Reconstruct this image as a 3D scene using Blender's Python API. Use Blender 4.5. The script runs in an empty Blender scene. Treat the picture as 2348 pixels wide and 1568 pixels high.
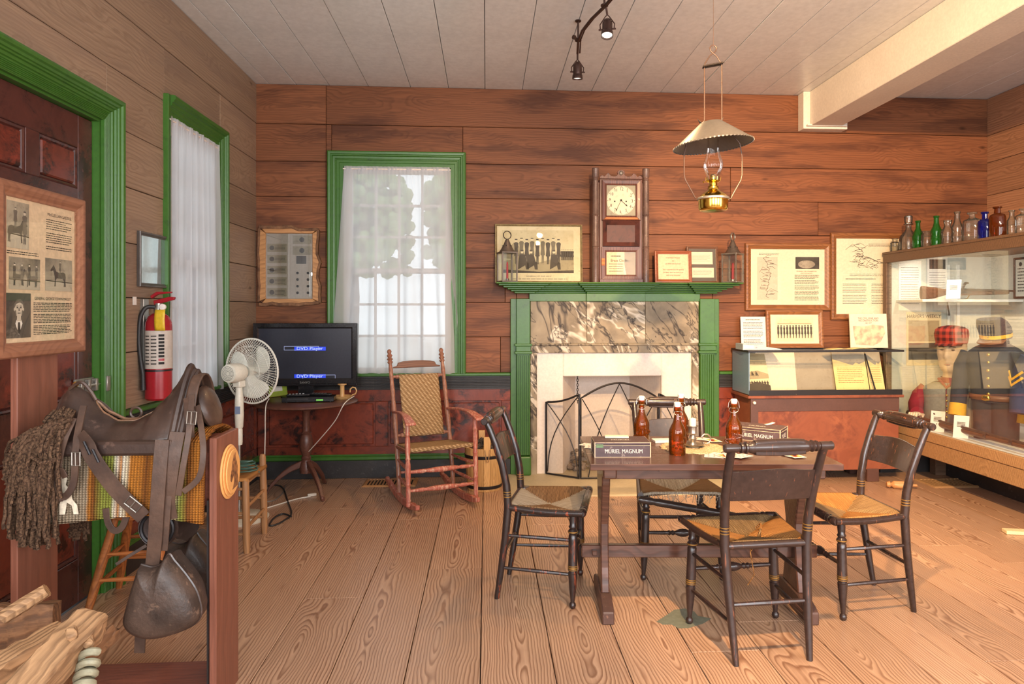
import bpy, math, random
from math import sin, cos, pi, radians, sqrt, atan2
from mathutils import Matrix, Vector
random.seed(7)
SC = bpy.context.scene
COL = SC.collection

# ------------------------------------------------------------------ camera, light, exposure
F_PX, CX, HY, CAM_H = 1565.0, 1218.0, 712.0, 1.4      # focal length, principal column, horizon row (2348 x 1568 frame), eye height
YAW = math.atan((CX - 1115.0) / F_PX)
cd = bpy.data.cameras.new('camera'); cam = bpy.data.objects.new('camera', cd); COL.objects.link(cam)
cd.sensor_width = 36.0; cd.lens = F_PX / 2348 * 36; cd.clip_start = 0.05
cd.shift_x = (1174 - CX) / 2348; cd.shift_y = (HY - 784) / 2348
cam.location = (0, 0, CAM_H); cam.rotation_euler = (radians(90), 0, -YAW)
SC.camera = cam
SC.view_settings.view_transform = 'Standard'; SC.view_settings.look = 'None'
SC.view_settings.gamma = 1; SC.view_settings.use_curve_mapping = False
SC.view_settings.exposure = -0.15

def at(px, py, Y=None, Z=None, X=None):
    """World point on a plane of the room (Y, Z or X fixed) seen at a photo pixel: used to read positions off the photograph."""
    r = (px - CX) / F_PX; u = (HY - py) / F_PX
    dx, dy, dz = r * cos(YAW) + sin(YAW), cos(YAW) - r * sin(YAW), u
    t = (Y / dy) if Y is not None else ((Z - CAM_H) / dz if Z is not None else X / dx)
    return Vector((dx * t, dy * t, CAM_H + dz * t))

SC.cycles.max_bounces = 7; SC.cycles.diffuse_bounces = 4; SC.cycles.glossy_bounces = 3; SC.cycles.transmission_bounces = 4; SC.cycles.transparent_max_bounces = 14
SC.cycles.adaptive_threshold = 0.045; SC.cycles.caustics_reflective = False; SC.cycles.caustics_refractive = False

W = bpy.data.worlds.new('world'); SC.world = W; W.use_nodes = True
bgn = W.node_tree.nodes['Background']; bgn.inputs[0].default_value = (0.88, 0.94, 1.0, 1); bgn.inputs[1].default_value = 2.5

def area(name, loc, rot, sx, sy, power, color):
    l = bpy.data.lights.new(name, 'AREA'); l.shape = 'RECTANGLE'; l.size = sx; l.size_y = sy; l.energy = power; l.color = color
    o = bpy.data.objects.new(name, l); COL.objects.link(o); o.location = loc; o.rotation_euler = [radians(a) for a in rot]
    return o
# unseen fill lights added behind and beside the viewer to brighten the room
area('rear_fill_light', (-0.75, -2.52, 1.75), (90, 0, 0), 1.3, 2.1, 145, (0.94, 0.97, 1.0))
area('rear_fill_light', (1.35, -2.52, 1.75), (90, 0, 0), 1.3, 2.1, 145, (0.94, 0.97, 1.0))
area('rear_fill_light', (3.45, -2.52, 1.75), (90, 0, 0), 1.3, 2.1, 132, (0.97, 0.98, 1.0))
area('side_fill_light', (4.40, -0.6, 1.75), (90, 0, 90), 1.3, 2.1, 110, (0.97, 0.98, 1.0))
area('side_fill_light', (-1.86, -0.6, 1.75), (90, 0, -90), 1.3, 2.1, 80, (0.92, 0.96, 1.0))

# ------------------------------------------------------------------ helpers: mesh builder
def T(x, y, z): return Matrix.Translation((x, y, z))
def RX(a): return Matrix.Rotation(radians(a), 4, 'X')
def RY(a): return Matrix.Rotation(radians(a), 4, 'Y')
def RZ(a): return Matrix.Rotation(radians(a), 4, 'Z')
def SCL(x, y, z): return Matrix.Diagonal((x, y, z, 1))
def align(a, b):
    """Matrix taking local +Z (origin at a) onto the direction a->b."""
    d = (Vector(b) - Vector(a)); q = d.to_track_quat('Z', 'Y')
    return Matrix.Translation(a) @ q.to_matrix().to_4x4()

class MB:
    def __init__(s): s.v = []; s.f = []; s.mi = []
    def add(s, vs, fs, mi=0, M=None):
        o = len(s.v)
        s.v += [tuple(M @ Vector(p)) if M is not None else tuple(p) for p in vs]
        s.f += [tuple(i + o for i in f) for f in fs]; s.mi += [mi] * len(fs)
        return s
    def box(s, a, b, mi=0, M=None):
        (x0, y0, z0), (x1, y1, z1) = a, b
        return s.add([(x0,y0,z0),(x1,y0,z0),(x1,y1,z0),(x0,y1,z0),(x0,y0,z1),(x1,y0,z1),(x1,y1,z1),(x0,y1,z1)],
                     [(0,3,2,1),(4,5,6,7),(0,1,5,4),(1,2,6,5),(2,3,7,6),(3,0,4,7)], mi, M)
    def cbox(s, c, d, mi=0, M=None):
        return s.box([c[i]-d[i]/2 for i in range(3)], [c[i]+d[i]/2 for i in range(3)], mi, M)
    def bar(s, a, b, w, h, mi=0, up=(0,0,1)):
        """rectangular bar from a to b, w across, h along up"""
        a, b = Vector(a), Vector(b); d = (b-a).normalized(); u = Vector(up); x = d.cross(u)
        if x.length < 1e-4: x = d.cross(Vector((0,1,0)))
        x.normalize(); u = x.cross(d)
        vs = [p + x*sx*w/2 + u*su*h/2 for p in (a, b) for sx, su in ((-1,-1),(1,-1),(1,1),(-1,1))]
        return s.add(vs, [(0,3,2,1),(4,5,6,7),(0,1,5,4),(1,2,6,5),(2,3,7,6),(3,0,4,7)], mi)
    def lathe(s, prof, n=16, mi=0, M=None, cap=True, sx=1, sy=1):
        vs = []; fs = []
        for r, z in prof:
            for k in range(n):
                a = 2*pi*k/n; vs.append((r*cos(a)*sx, r*sin(a)*sy, z))
        for i in range(len(prof)-1):
            for k in range(n):
                k2 = (k+1) % n
                fs.append((i*n+k, i*n+k2, (i+1)*n+k2, (i+1)*n+k))
        if cap:
            if prof[0][0] > 1e-5: fs.append(tuple(range(n-1, -1, -1)))
            if prof[-1][0] > 1e-5: fs.append(tuple((len(prof)-1)*n+k for k in range(n)))
        return s.add(vs, fs, mi, M)
    def turn(s, a, b, prof, n=10, mi=0):
        """turned spindle from a to b; prof = (t 0..1, radius)"""
        L = (Vector(b)-Vector(a)).length
        return s.lathe([(r, t*L) for t, r in prof], n, mi, align(a, b))
    def tube(s, pts, r, n=8, mi=0, closed=False, cap=True, sx=1.0):
        pts = [Vector(p) for p in pts]; m = len(pts); rs = r if isinstance(r, (list, tuple)) else [r]*m
        tans = []
        for i in range(m):
            if closed: t = pts[(i+1) % m] - pts[i-1]
            else: t = pts[min(i+1, m-1)] - pts[max(i-1, 0)]
            tans.append(t.normalized() if t.length > 1e-9 else Vector((0,0,1)))
        t0 = tans[0]; ref = Vector((0,0,1)) if abs(t0.z) < 0.9 else Vector((1,0,0))
        x = t0.cross(ref).normalized(); vs = []
        for i in range(m):
            x = (x - tans[i]*x.dot(tans[i])); x = x.normalized() if x.length > 1e-6 else tans[i].orthogonal().normalized()
            y = tans[i].cross(x)
            for k in range(n):
                a = 2*pi*k/n; vs.append(pts[i] + x*cos(a)*rs[i]*sx + y*sin(a)*rs[i])
        fs = []
        for i in range(m if closed else m-1):
            for k in range(n):
                k2 = (k+1) % n; j = (i+1) % m
                fs.append((i*n+k, i*n+k2, j*n+k2, j*n+k))
        if cap and not closed: fs += [tuple(range(n-1,-1,-1)), tuple((m-1)*n+k for k in range(n))]
        return s.add(vs, fs, mi)
    def strip(s, pts, wdir, w, th, mi=0):
        """flat strap through pts, width w along wdir, thickness th"""
        pts = [Vector(p) for p in pts]; m = len(pts); vs = []
        wds = wdir if isinstance(wdir, list) else [wdir]*m
        wl = w if isinstance(w, (list, tuple)) else [w]*m
        for i in range(m):
            t = (pts[min(i+1,m-1)] - pts[max(i-1,0)]).normalized(); wd = Vector(wds[i]); wd = (wd - t*wd.dot(t)).normalized()
            nn = t.cross(wd)
            vs += [pts[i]+wd*wl[i]/2*a+nn*th/2*b for a, b in ((-1,-1),(1,-1),(1,1),(-1,1))]
        fs = [(0,3,2,1), tuple((m-1)*4+k for k in range(4))]
        for i in range(m-1):
            for k in range(4):
                k2 = (k+1) % 4; fs.append((i*4+k, i*4+k2, (i+1)*4+k2, (i+1)*4+k))
        return s.add(vs, fs, mi)
    def ext(s, poly, z0, z1, mi=0, M=None):
        n = len(poly)
        area2 = sum(poly[i][0]*poly[(i+1)%n][1]-poly[(i+1)%n][0]*poly[i][1] for i in range(n))
        if area2 < 0: poly = poly[::-1]
        vs = [(x,y,z0) for x,y in poly] + [(x,y,z1) for x,y in poly]
        fs = [tuple(range(n-1,-1,-1)), tuple(range(n,2*n))] + [(i,(i+1)%n,n+(i+1)%n,n+i) for i in range(n)]
        return s.add(vs, fs, mi, M)
    def extxz(s, poly, y0, y1, mi=0, M=None):
        """polygon given as (x,z), thickness from y0 to y1"""
        m = Matrix(((1,0,0,0),(0,0,-1,0),(0,1,0,0),(0,0,0,1)))   # (x,y,z)->(x,-z,y)
        return s.ext(poly, -y1, -y0, mi, (M @ m) if M is not None else m)
    def sph(s, c, r, nu=12, nv=8, mi=0, M=None):
        rx, ry, rz = (r, r, r) if not isinstance(r, (tuple, list)) else r
        vs = []; fs = []
        for j in range(nv+1):
            b = -pi/2 + pi*j/nv
            for k in range(nu):
                a = 2*pi*k/nu; vs.append((c[0]+rx*cos(b)*cos(a), c[1]+ry*cos(b)*sin(a), c[2]+rz*sin(b)))
        for j in range(nv):
            for k in range(nu):
                k2 = (k+1) % nu; fs.append((j*nu+k, j*nu+k2, (j+1)*nu+k2, (j+1)*nu+k))
        return s.add(vs, fs, mi, M)
    def grid(s, fn, nu, nv, mi=0, thick=None):
        """surface fn(u,v), u,v in 0..1; thick = vector function or None"""
        vs = [fn(i/nu, j/nv) for j in range(nv+1) for i in range(nu+1)]
        fs = [(j*(nu+1)+i, j*(nu+1)+i+1, (j+1)*(nu+1)+i+1, (j+1)*(nu+1)+i) for j in range(nv) for i in range(nu)]
        return s.add(vs, fs, mi)
    def loft(s, rings, mi=0, cap=True):
        n = len(rings[0]); vs = [p for r in rings for p in r]; fs = []
        for i in range(len(rings)-1):
            for k in range(n):
                k2 = (k+1) % n; fs.append((i*n+k, i*n+k2, (i+1)*n+k2, (i+1)*n+k))
        if cap: fs += [tuple(range(n-1,-1,-1)), tuple((len(rings)-1)*n+k for k in range(n))]
        return s.add(vs, fs, mi)
    def build(s, name, mats, parent=None, loc=None, M=None, bev=0, seg=1, sub=0, smooth=True, ang=38, solid=0, kind=None):
        me = bpy.data.meshes.new(name); me.from_pydata(s.v, [], s.f)
        mats = mats if isinstance(mats, (list, tuple)) else [mats]
        for m in mats: me.materials.append(m)
        if len(mats) > 1: me.polygons.foreach_set('material_index', s.mi)
        if smooth:
            me.polygons.foreach_set('use_smooth', [True]*len(me.polygons))
            if ang < 180: me.set_sharp_from_angle(angle=radians(ang))
        me.update()
        return link(name, me, parent, loc, M, bev, seg, sub, solid, kind)

def link(name, data, parent=None, loc=None, M=None, bev=0, seg=1, sub=0, solid=0, kind=None):
    o = bpy.data.objects.new(name, data); COL.objects.link(o)
    if parent is not None: o.parent = parent
    if M is not None: o.matrix_local = M
    if loc is not None: o.location = loc
    if solid:
        md = o.modifiers.new('solid', 'SOLIDIFY'); md.thickness = solid; md.offset = 0
    if bev:
        md = o.modifiers.new('bevel', 'BEVEL'); md.width = bev; md.segments = seg; md.limit_method = 'ANGLE'; md.angle_limit = radians(35)
        md.harden_normals = False
    if sub:
        md = o.modifiers.new('subdivision', 'SUBSURF'); md.levels = sub; md.render_levels = sub
    if kind: o['kind'] = kind
    return o

def tag(o, label=None, cat=None, group=None, kind=None):
    if label: o['label'] = label
    if cat: o['category'] = cat
    if group: o['group'] = group
    if kind: o['kind'] = kind
    return o
def thing(name, label, cat, loc=(0,0,0), rz=0, group=None):
    o = bpy.data.objects.new(name, None); COL.objects.link(o); o.empty_display_size = 0.05
    o.location = loc; o.rotation_euler = (0, 0, radians(rz))
    return tag(o, label, cat, group)
def struct(name, label=None, loc=(0,0,0)):
    o = bpy.data.objects.new(name, None); COL.objects.link(o); o.location = loc; o['kind'] = 'structure'
    if label: o['label'] = label
    return o
def copy_tree(o, parent=None):
    c = o.copy(); COL.objects.link(c)
    if parent is not None: c.parent = parent
    for ch in list(o.children): copy_tree(ch, c)
    return c
FRONT = RX(90)      # text in XY plane -> upright, facing -Y
def text(s, size, m, parent, x, y, z, M=None, ax='CENTER', name='lettering', xs=1.0, bold=0, shear=0, sp=1.0):
    c = bpy.data.curves.new(name, 'FONT'); c.body = s; c.size = size; c.align_x = ax; c.align_y = 'CENTER'
    c.shear = shear; c.space_character = sp; c.resolution_u = 3; c.materials.append(m)
    o = bpy.data.objects.new(name, c); COL.objects.link(o); o.parent = parent
    o.matrix_local = T(x, y, z) @ (M if M is not None else FRONT) @ SCL(xs, 1, 1)
    TEXTS.append(o); return o
TEXTS = []
def finish_text():
    """turn all lettering into plain meshes"""
    bpy.context.view_layer.update(); dg = bpy.context.evaluated_depsgraph_get()
    for o in TEXTS:
        me = bpy.data.meshes.new_from_object(o.evaluated_get(dg)); par, ml, nm = o.parent, o.matrix_local.copy(), o.name.split('.')[0]
        c = o.data; bpy.data.objects.remove(o); bpy.data.curves.remove(c)
        n = bpy.data.objects.new(nm, me); COL.objects.link(n); n.parent = par; n.matrix_local = ml; n['kind'] = 'stuff'
def textlines(mb, x0, x1, z0, z1, n, th=None, y=0, mi=0, para=0, seed=1, ragged=.25):
    """rows of small unreadable print as thin dark dashes on a sheet (x,z), at depth y"""
    rr = random.Random(seed); dz = (z1-z0)/n; th = th or abs(dz)*.42
    for i in range(n):
        if para and i % para == para-1: continue
        z = z1 - (i+.5)*abs(dz); x = x0; end = x1 - (x1-x0)*rr.random()*ragged*(1 if (para and i % para == para-2) or rr.random() < .15 else .2)
        while x < end:
            w = (x1-x0)*rr.uniform(.03, .11); xe = min(x+w, end)
            mb.add([(x,y,z-th/2),(xe,y,z-th/2),(xe,y,z+th/2),(x,y,z+th/2)], [(0,1,2,3)], mi)
            x = xe + (x1-x0)*.014

# ------------------------------------------------------------------ helpers: materials
def srgb(r, g, b):
    f = lambda c: (c/255/12.92) if c/255 <= .04045 else ((c/255+.055)/1.055)**2.4
    return (f(r), f(g), f(b), 1)
class NT:
    def __init__(s, name):
        s.m = bpy.data.materials.new(name); s.m.use_nodes = True; s.t = s.m.node_tree
        s.b = s.t.nodes['Principled BSDF']; s.out = s.t.nodes['Material Output']
    def n(s, typ, props=None, **inp):
        nd = s.t.nodes.new('ShaderNode'+typ)
        for k, v in (props or {}).items(): setattr(nd, k, v)
        for k, v in inp.items(): s.set(nd, k, v)
        return nd
    def set(s, nd, k, v):
        sock = nd.inputs[int(k[1:])] if (k[0] == 'i' and k[1:].isdigit()) else nd.inputs[k.replace('_', ' ')]
        if isinstance(v, bpy.types.NodeSocket): s.t.links.new(v, sock)
        elif isinstance(v, bpy.types.Node): s.t.links.new(v.outputs[0], sock)
        else: sock.default_value = v
    def math(s, op, a, b=None, clamp=False):
        nd = s.t.nodes.new('ShaderNodeMath'); nd.operation = op; nd.use_clamp = clamp; s.set(nd, 'i0', a)
        if b is not None: s.set(nd, 'i1', b)
        return nd.outputs[0]
    def mix(s, f, a, b, blend='MIX'):
        nd = s.t.nodes.new('ShaderNodeMix'); nd.data_type = 'RGBA'; nd.blend_type = blend; nd.clamp_result = False
        for i, v in ((0, f), (6, a), (7, b)):
            if isinstance(v, bpy.types.NodeSocket): s.t.links.new(v, nd.inputs[i])
            elif isinstance(v, bpy.types.Node): s.t.links.new(v.outputs[0], nd.inputs[i])
            else: nd.inputs[i].default_value = v
        return nd.outputs[2]
    def ramp(s, f, stops, interp='LINEAR'):
        nd = s.t.nodes.new('ShaderNodeValToRGB'); nd.color_ramp.interpolation = interp; s.set(nd, 'Fac', f)
        e = nd.color_ramp.elements
        while len(e) < len(stops): e.new(.5)
        for el, (p, c) in zip(e, stops):
            el.position = p; el.color = c if isinstance(c, (tuple, list)) else (c, c, c, 1)
        return nd.outputs[0]
    def vec(s, x, y, z):
        return s.n('CombineXYZ', None, X=x, Y=y, Z=z).outputs[0]
    def coords(s, kind='Object'):
        return s.n('TexCoord').outputs[kind]
    def noise(s, v, scale=5, detail=2, rough=.5, dist=0):
        return s.n('TexNoise', None, Vector=v, Scale=scale, Detail=detail, Roughness=rough, Distortion=dist).outputs[0]
    def rand(s): return s.n('ObjectInfo').outputs['Random']
    def bump(s, h, strength=.3, dist=.01):
        nd = s.n('Bump', None, Height=h, Strength=strength, Distance=dist); s.t.links.new(nd.outputs[0], s.b.inputs['Normal'])
    def base(s, c): s.set(s.b, 'Base_Color', c)
    def fin(s, rough=.5, metal=0, spec=.5, coat=0, **kw):
        s.set(s.b, 'Roughness', rough); s.set(s.b, 'Metallic', metal); s.set(s.b, 'Specular_IOR_Level', spec); s.set(s.b, 'Coat_Weight', coat)
        for k, v in kw.items(): s.set(s.b, k, v)
        return s.m
def mul(c, k): return (c[0]*k, c[1]*k, c[2]*k, 1)

def paint(name, c, rough=.5, var=.18, scale=6, bump=.15, metal=0, spec=.5, coat=0, c2=None, fine=60, wear=None, wearamt=.5):
    """painted / plain surface with soft mottling, fine relief and optional worn patches"""
    g = NT(name); v = g.coords(); a = g.noise(v, scale, 4, .6); b = g.noise(v, fine, 3, .6)
    col = g.mix(g.ramp(a, [(.3, 0), (.7, 1)]), mul(c, 1-var), c2 or mul(c, 1+var))
    col = g.mix(g.ramp(b, [(.35, .22), (.65, 0)]), col, mul(c, .55))
    if wear:
        w = g.noise(v, scale*3, 5, .7); col = g.mix(g.ramp(w, [(.60, 0), (.60+.1*wearamt, .9)]), col, wear)
    g.base(col)
    if bump: g.bump(b, bump, .004)
    return g.fin(rough, metal, spec, coat)

def wood(name, light, dark, axis=0, ring=.012, amp=.10, rough=.45, streak=.35, contrast=.8, knots=0.0, tone=.15, spec=.4, coat=0, bump=.12, freq_along=1.0, patch=None, patchamt=.5, off=.03):
    """sawn wood: growth rings cut lengthwise, pore streaks, tone per board, optional knots and stained patches"""
    g = NT(name); v = g.coords(); sp = g.n('SeparateXYZ', None, Vector=v); rnd = g.rand()
    al, ac, th = [sp.outputs[i] for i in ((0,1,2), (1,0,2), (2,0,1))[axis]]
    al = g.math('ADD', al, g.math('MULTIPLY', rnd, 53.0))
    nv = g.vec(g.math('MULTIPLY', al, freq_along), g.math('MULTIPLY', ac, 2.2), g.math('MULTIPLY', rnd, 91.0))
    d = g.noise(nv, 1.6, 2, .45)
    wob = g.noise(g.vec(g.math('MULTIPLY', al, 4.0), g.math('MULTIPLY', ac, 10.0), rnd), 1.5, 2, .5)
    depth = g.math('ADD', g.math('MULTIPLY', g.math('SUBTRACT', d, .5), amp*4), off)
    acr = g.math('ADD', ac, g.math('MULTIPLY', g.math('SUBTRACT', rnd, .5), .10))
    r = g.math('SQRT', g.math('ADD', g.math('MULTIPLY', acr, acr), g.math('MULTIPLY', depth, depth)))
    r = g.math('ADD', r, g.math('MULTIPLY', wob, ring*1.2))
    r = g.math('ADD', r, g.math('MULTIPLY', th, .3))
    s = g.math('FRACT', g.math('DIVIDE', r, ring))
    rg = g.ramp(s, [(0, 0), (.45, .25), (.78, 1), (.9, .7), (1, 0)])
    col = g.mix(g.math('MULTIPLY', rg, contrast), light, dark)
    st = g.noise(g.vec(g.math('MULTIPLY', al, 2.0), g.math('MULTIPLY', ac, 90.0), g.math('MULTIPLY', th, 60.0)), 1.3, 3, .6)
    col = g.mix(g.math('MULTIPLY', g.ramp(st, [(.35, 1), (.6, 0)]), streak), col, mul(dark, .55))
    big = g.noise(g.vec(g.math('MULTIPLY', al, .8), g.math('MULTIPLY', ac, 5.0), rnd), 1.5, 3, .6)
    col = g.mix(g.math('MULTIPLY', g.ramp(big, [(.3, 0), (.7, 1)]), .35), col, mul(light, .72))
    if patch:
        pt = g.noise(g.vec(g.math('MULTIPLY', al, 1.1), g.math('MULTIPLY', ac, 7.0), g.math('MULTIPLY', rnd, 17.0)), 1.1, 4, .62)
        col = g.mix(g.math('MULTIPLY', g.ramp(pt, [(.48, 0), (.62, 1)]), patchamt), col, patch)
    if knots:
        vo = g.n('TexVoronoi', None, Vector=g.vec(g.math('MULTIPLY', al, 1.0), g.math('MULTIPLY', ac, 2.3), g.math('MULTIPLY', rnd, 9.0)), Scale=1.7, Randomness=1.0)
        kd = g.math('ADD', vo.outputs['Distance'], g.math('MULTIPLY', wob, .05))
        col = g.mix(g.math('MULTIPLY', g.ramp(kd, [(.035, 1), (.10, 0)]), knots), col, mul(dark, .25))
    if tone:
        tv = g.math('ADD', g.math('MULTIPLY', rnd, tone*2), 1-tone)
        col = g.mix(1.0, col, g.n('CombineColor', None, Red=tv, Green=tv, Blue=tv).outputs[0], 'MULTIPLY')
    g.base(col)
    if bump: g.bump(g.math('ADD', g.math('MULTIPLY', rg, -.5), g.math('MULTIPLY', st, .6)), bump, .004)
    return g.fin(rough, 0, spec, coat)

def glass(name, tint=(.95, .98, .97, 1), refl=1.0, rough=.0, ior=1.5, dirt=0.0, dirtcol=(.8,.8,.78,1)):
    """thin pane: clear with fresnel reflections"""
    g = NT(name); tr = g.n('BsdfTransparent', None, Color=tint); gl = g.n('BsdfGlossy', None, Color=(1,1,1,1), Roughness=rough)
    fr = g.n('Fresnel', None, IOR=ior)
    mx = g.n('MixShader', None, i0=g.math('MULTIPLY', fr.outputs[0], refl), i1=tr.outputs[0], i2=gl.outputs[0])
    o = mx
    if dirt:
        df = g.n('BsdfDiffuse', None, Color=dirtcol); nz = g.noise(g.coords(), 3, 4, .6)
        o = g.n('MixShader', None, i0=g.math('MULTIPLY', g.ramp(nz, [(.3, .2), (.8, 1)]), dirt), i1=mx.outputs[0], i2=df.outputs[0])
    g.t.links.new(o.outputs[0], g.out.inputs['Surface']); return g.m
def bottle_glass(name, c, dens=.6, body=.18):
    """coloured glass vessel wall: tinted see-through shell with reflections"""
    g = NT(name); lw = g.n('LayerWeight', None, Blend=.35)
    tint = g.mix(lw.outputs['Facing'], c, mul(c, dens*.5))
    tr = g.n('BsdfTransparent', None, Color=tint); gl = g.n('BsdfGlossy', None, Color=(1,1,1,1), Roughness=.03)
    df = g.n('BsdfDiffuse', None, Color=mul(c, .8))
    m1 = g.n('MixShader', None, i0=body, i1=tr.outputs[0], i2=df.outputs[0])
    fr = g.n('Fresnel', None, IOR=1.5)
    mx = g.n('MixShader', None, i0=fr.outputs[0], i1=m1.outputs[0], i2=gl.outputs[0])
    g.t.links.new(mx.outputs[0], g.out.inputs['Surface']); return g.m
def emit(name, c, s):
    g = NT(name); g.set(g.b, 'Emission_Color', c); g.set(g.b, 'Emission_Strength', s); g.base(mul(c, .3)); return g.fin(.4)
# ------------------------------------------------------------------ materials
D, XL, XR, H, YB = 5.82, -1.926, 4.471, 3.283, -2.6
GREEN = srgb(60, 106, 36)
m_floor = wood('floor_pine', srgb(202, 164, 134), srgb(116, 72, 46), ring=.0125, amp=.085, rough=.30, streak=.22, contrast=.85, knots=.85, tone=.10, spec=.45, freq_along=.75, bump=.10)
m_wall = wood('wall_pine_brown', srgb(142, 90, 60), srgb(90, 54, 35), ring=.02, amp=.11, rough=.5, streak=.35, contrast=.45, knots=.8, tone=.16, spec=.2, patch=srgb(70, 42, 32), patchamt=.6)
m_wall_grey = wood('wall_pine_grey', srgb(164, 138, 114), srgb(122, 96, 76), ring=.02, amp=.11, rough=.5, streak=.3, contrast=.45, knots=.8, tone=.10, spec=.2, patch=srgb(128, 106, 92), patchamt=.4)
m_wall_right = wood('wall_pine_tan', srgb(178, 130, 98), srgb(120, 80, 56), ring=.02, amp=.11, rough=.5, streak=.4, contrast=.5, knots=.8, tone=.12)
m_ceil = paint('ceiling_paint', srgb(226, 231, 232), .3, .05, 2.5, .10, c2=srgb(234, 237, 237), fine=25)
m_beam = paint('beam_paint', srgb(226, 218, 204), .45, .05, 3, .05)
m_gap = paint('dark_gap', srgb(34, 26, 22), .9, .1)
m_green = paint('green_paint', GREEN, .38, .10, 5, .12, fine=40, wear=srgb(42, 74, 34), wearamt=1.5)
m_black = paint('black_paint', srgb(46, 43, 43), .45, .25, 8, .15, wear=srgb(88, 84, 82), wearamt=1.2)
m_white = paint('plaster_white', srgb(235, 222, 210), .7, .06, 4, .2)
m_hearth = paint('hearth_cream', srgb(196, 180, 148), .55, .08, 5, .15)

def faux_grain(name, a, b, c, rough=.27):
    g = NT(name); v = g.coords(); rnd = g.rand()
    w = g.n('Mapping', None, Vector=v, Location=g.vec(g.math('MULTIPLY', rnd, 40.0), 0.0, 0.0))
    n1 = g.noise(w.outputs[0], 3.2, 5, .65, .8); n2 = g.noise(w.outputs[0], 9, 5, .7, .6)
    col = g.mix(g.ramp(n1, [(.38, 0), (.62, 1)]), a, b)
    col = g.mix(g.math('MULTIPLY', g.ramp(n1, [(.42, 1), (.55, 0)]), g.ramp(n2, [(.35, 0), (.55, 1)])), col, c)
    col = g.mix(g.math('MULTIPLY', g.ramp(n2, [(.55, 0), (.75, 1)]), .5), col, mul(a, .5))
    g.base(col); g.bump(n2, .1, .003); return g.fin(rough, 0, .4, .1 if rough < .4 else 0)
m_faux = faux_grain('mahogany_graining', srgb(150, 68, 46), srgb(106, 48, 34), srgb(40, 25, 23))
m_fauxdark = faux_grain('dark_mahogany_graining', srgb(98, 54, 46), srgb(74, 40, 36), srgb(44, 28, 28))
m_fauxorange = faux_grain('orange_mahogany_graining', srgb(138, 58, 42), srgb(98, 44, 34), srgb(48, 28, 26))

def marble(name):
    g = NT(name); v = g.coords(); rnd = g.rand()
    mp = g.n('Mapping', None, Vector=v, Location=g.vec(g.math('MULTIPLY', rnd, 30.0), 0.0, g.math('MULTIPLY', rnd, 11.0)), Rotation=(0, radians(35), 0)).outputs[0]
    base = g.noise(mp, 3, 5, .6, .4)
    col = g.mix(g.ramp(base, [(.3, 0), (.7, 1)]), srgb(104, 92, 76), srgb(172, 156, 130))
    def vein(sc, wd, seed):
        q = g.n('Mapping', None, Vector=mp, Location=(seed, seed*1.7, seed*.6), Scale=(1, 1, .38)).outputs[0]
        nz = g.noise(q, sc, 4, .6, .6)
        return g.ramp(g.math('ABSOLUTE', g.math('SUBTRACT', nz, .5)), [(0, 1), (wd, 0)])
    col = g.mix(g.math('MULTIPLY', vein(2.2, .022, 3.1), .85), col, srgb(226, 214, 194))
    col = g.mix(g.math('MULTIPLY', vein(3.4, .022, 9.4), .95), col, srgb(52, 44, 40))
    col = g.mix(g.math('MULTIPLY', vein(5.0, .014, 14.2), .85), col, srgb(44, 38, 36))
    g.base(col); return g.fin(.5, 0, .25)
m_marble = marble('marbled_paint')

def curtain_mat(name):
    g = NT(name); v = g.coords()
    tr = g.n('BsdfTransparent', None, Color=(.97, .98, 1, 1)); tl = g.n('BsdfTranslucent', None, Color=srgb(236, 236, 240)); df = g.n('BsdfDiffuse', None, Color=srgb(226, 224, 226))
    a = g.n('MixShader', None, i0=.45, i1=tl.outputs[0], i2=df.outputs[0])
    lw = g.n('LayerWeight', None, Blend=.4); wv = g.noise(v, 300, 1, .5)
    f = g.math('SUBTRACT', .25, g.math('MULTIPLY', lw.outputs['Facing'], .5), True)
    b = g.n('MixShader', None, i0=f, i1=a.outputs[0], i2=tr.outputs[0])
    g.t.links.new(b.outputs[0], g.out.inputs['Surface']); return g.m
m_curtain = curtain_mat('sheer_voile')
m_pane = glass('window_glass', (.96, .99, .98, 1))
m_glass = glass('clear_glass', (.98, .99, .985, 1), .10)
m_sash = paint('sash_white', srgb(224, 222, 214), .5, .05, 5, .05)
m_grass = paint('pale_gravel', srgb(206, 203, 198), .9, .12, 2, 0)
m_leaf = paint('tree_leaf', srgb(134, 164, 100), .7, .25, 3, 0)
m_bark = paint('tree_bark', srgb(90, 72, 58), .9, .2, 6, .3)
m_iron = paint('black_iron', srgb(48, 46, 48), .45, .2, 10, .1, metal=.5)
m_steel = paint('worn_steel', srgb(168, 164, 156), .35, .15, 12, .1, metal=.8)
m_ash = paint('ash_rubble', srgb(120, 104, 92), .95, .45, 20, .6, c2=srgb(176, 160, 146))
m_paper = paint('paper_white', srgb(238, 228, 214), .7, .03, 3, 0)
m_cream = paint('paper_cream', srgb(230, 212, 184), .7, .04, 3, 0)
m_ink = paint('black_ink', srgb(36, 32, 30), .8, .05, 3, 0)
m_grey_ink = paint('grey_ink', srgb(112, 100, 92), .8, .05, 3, 0)
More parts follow.
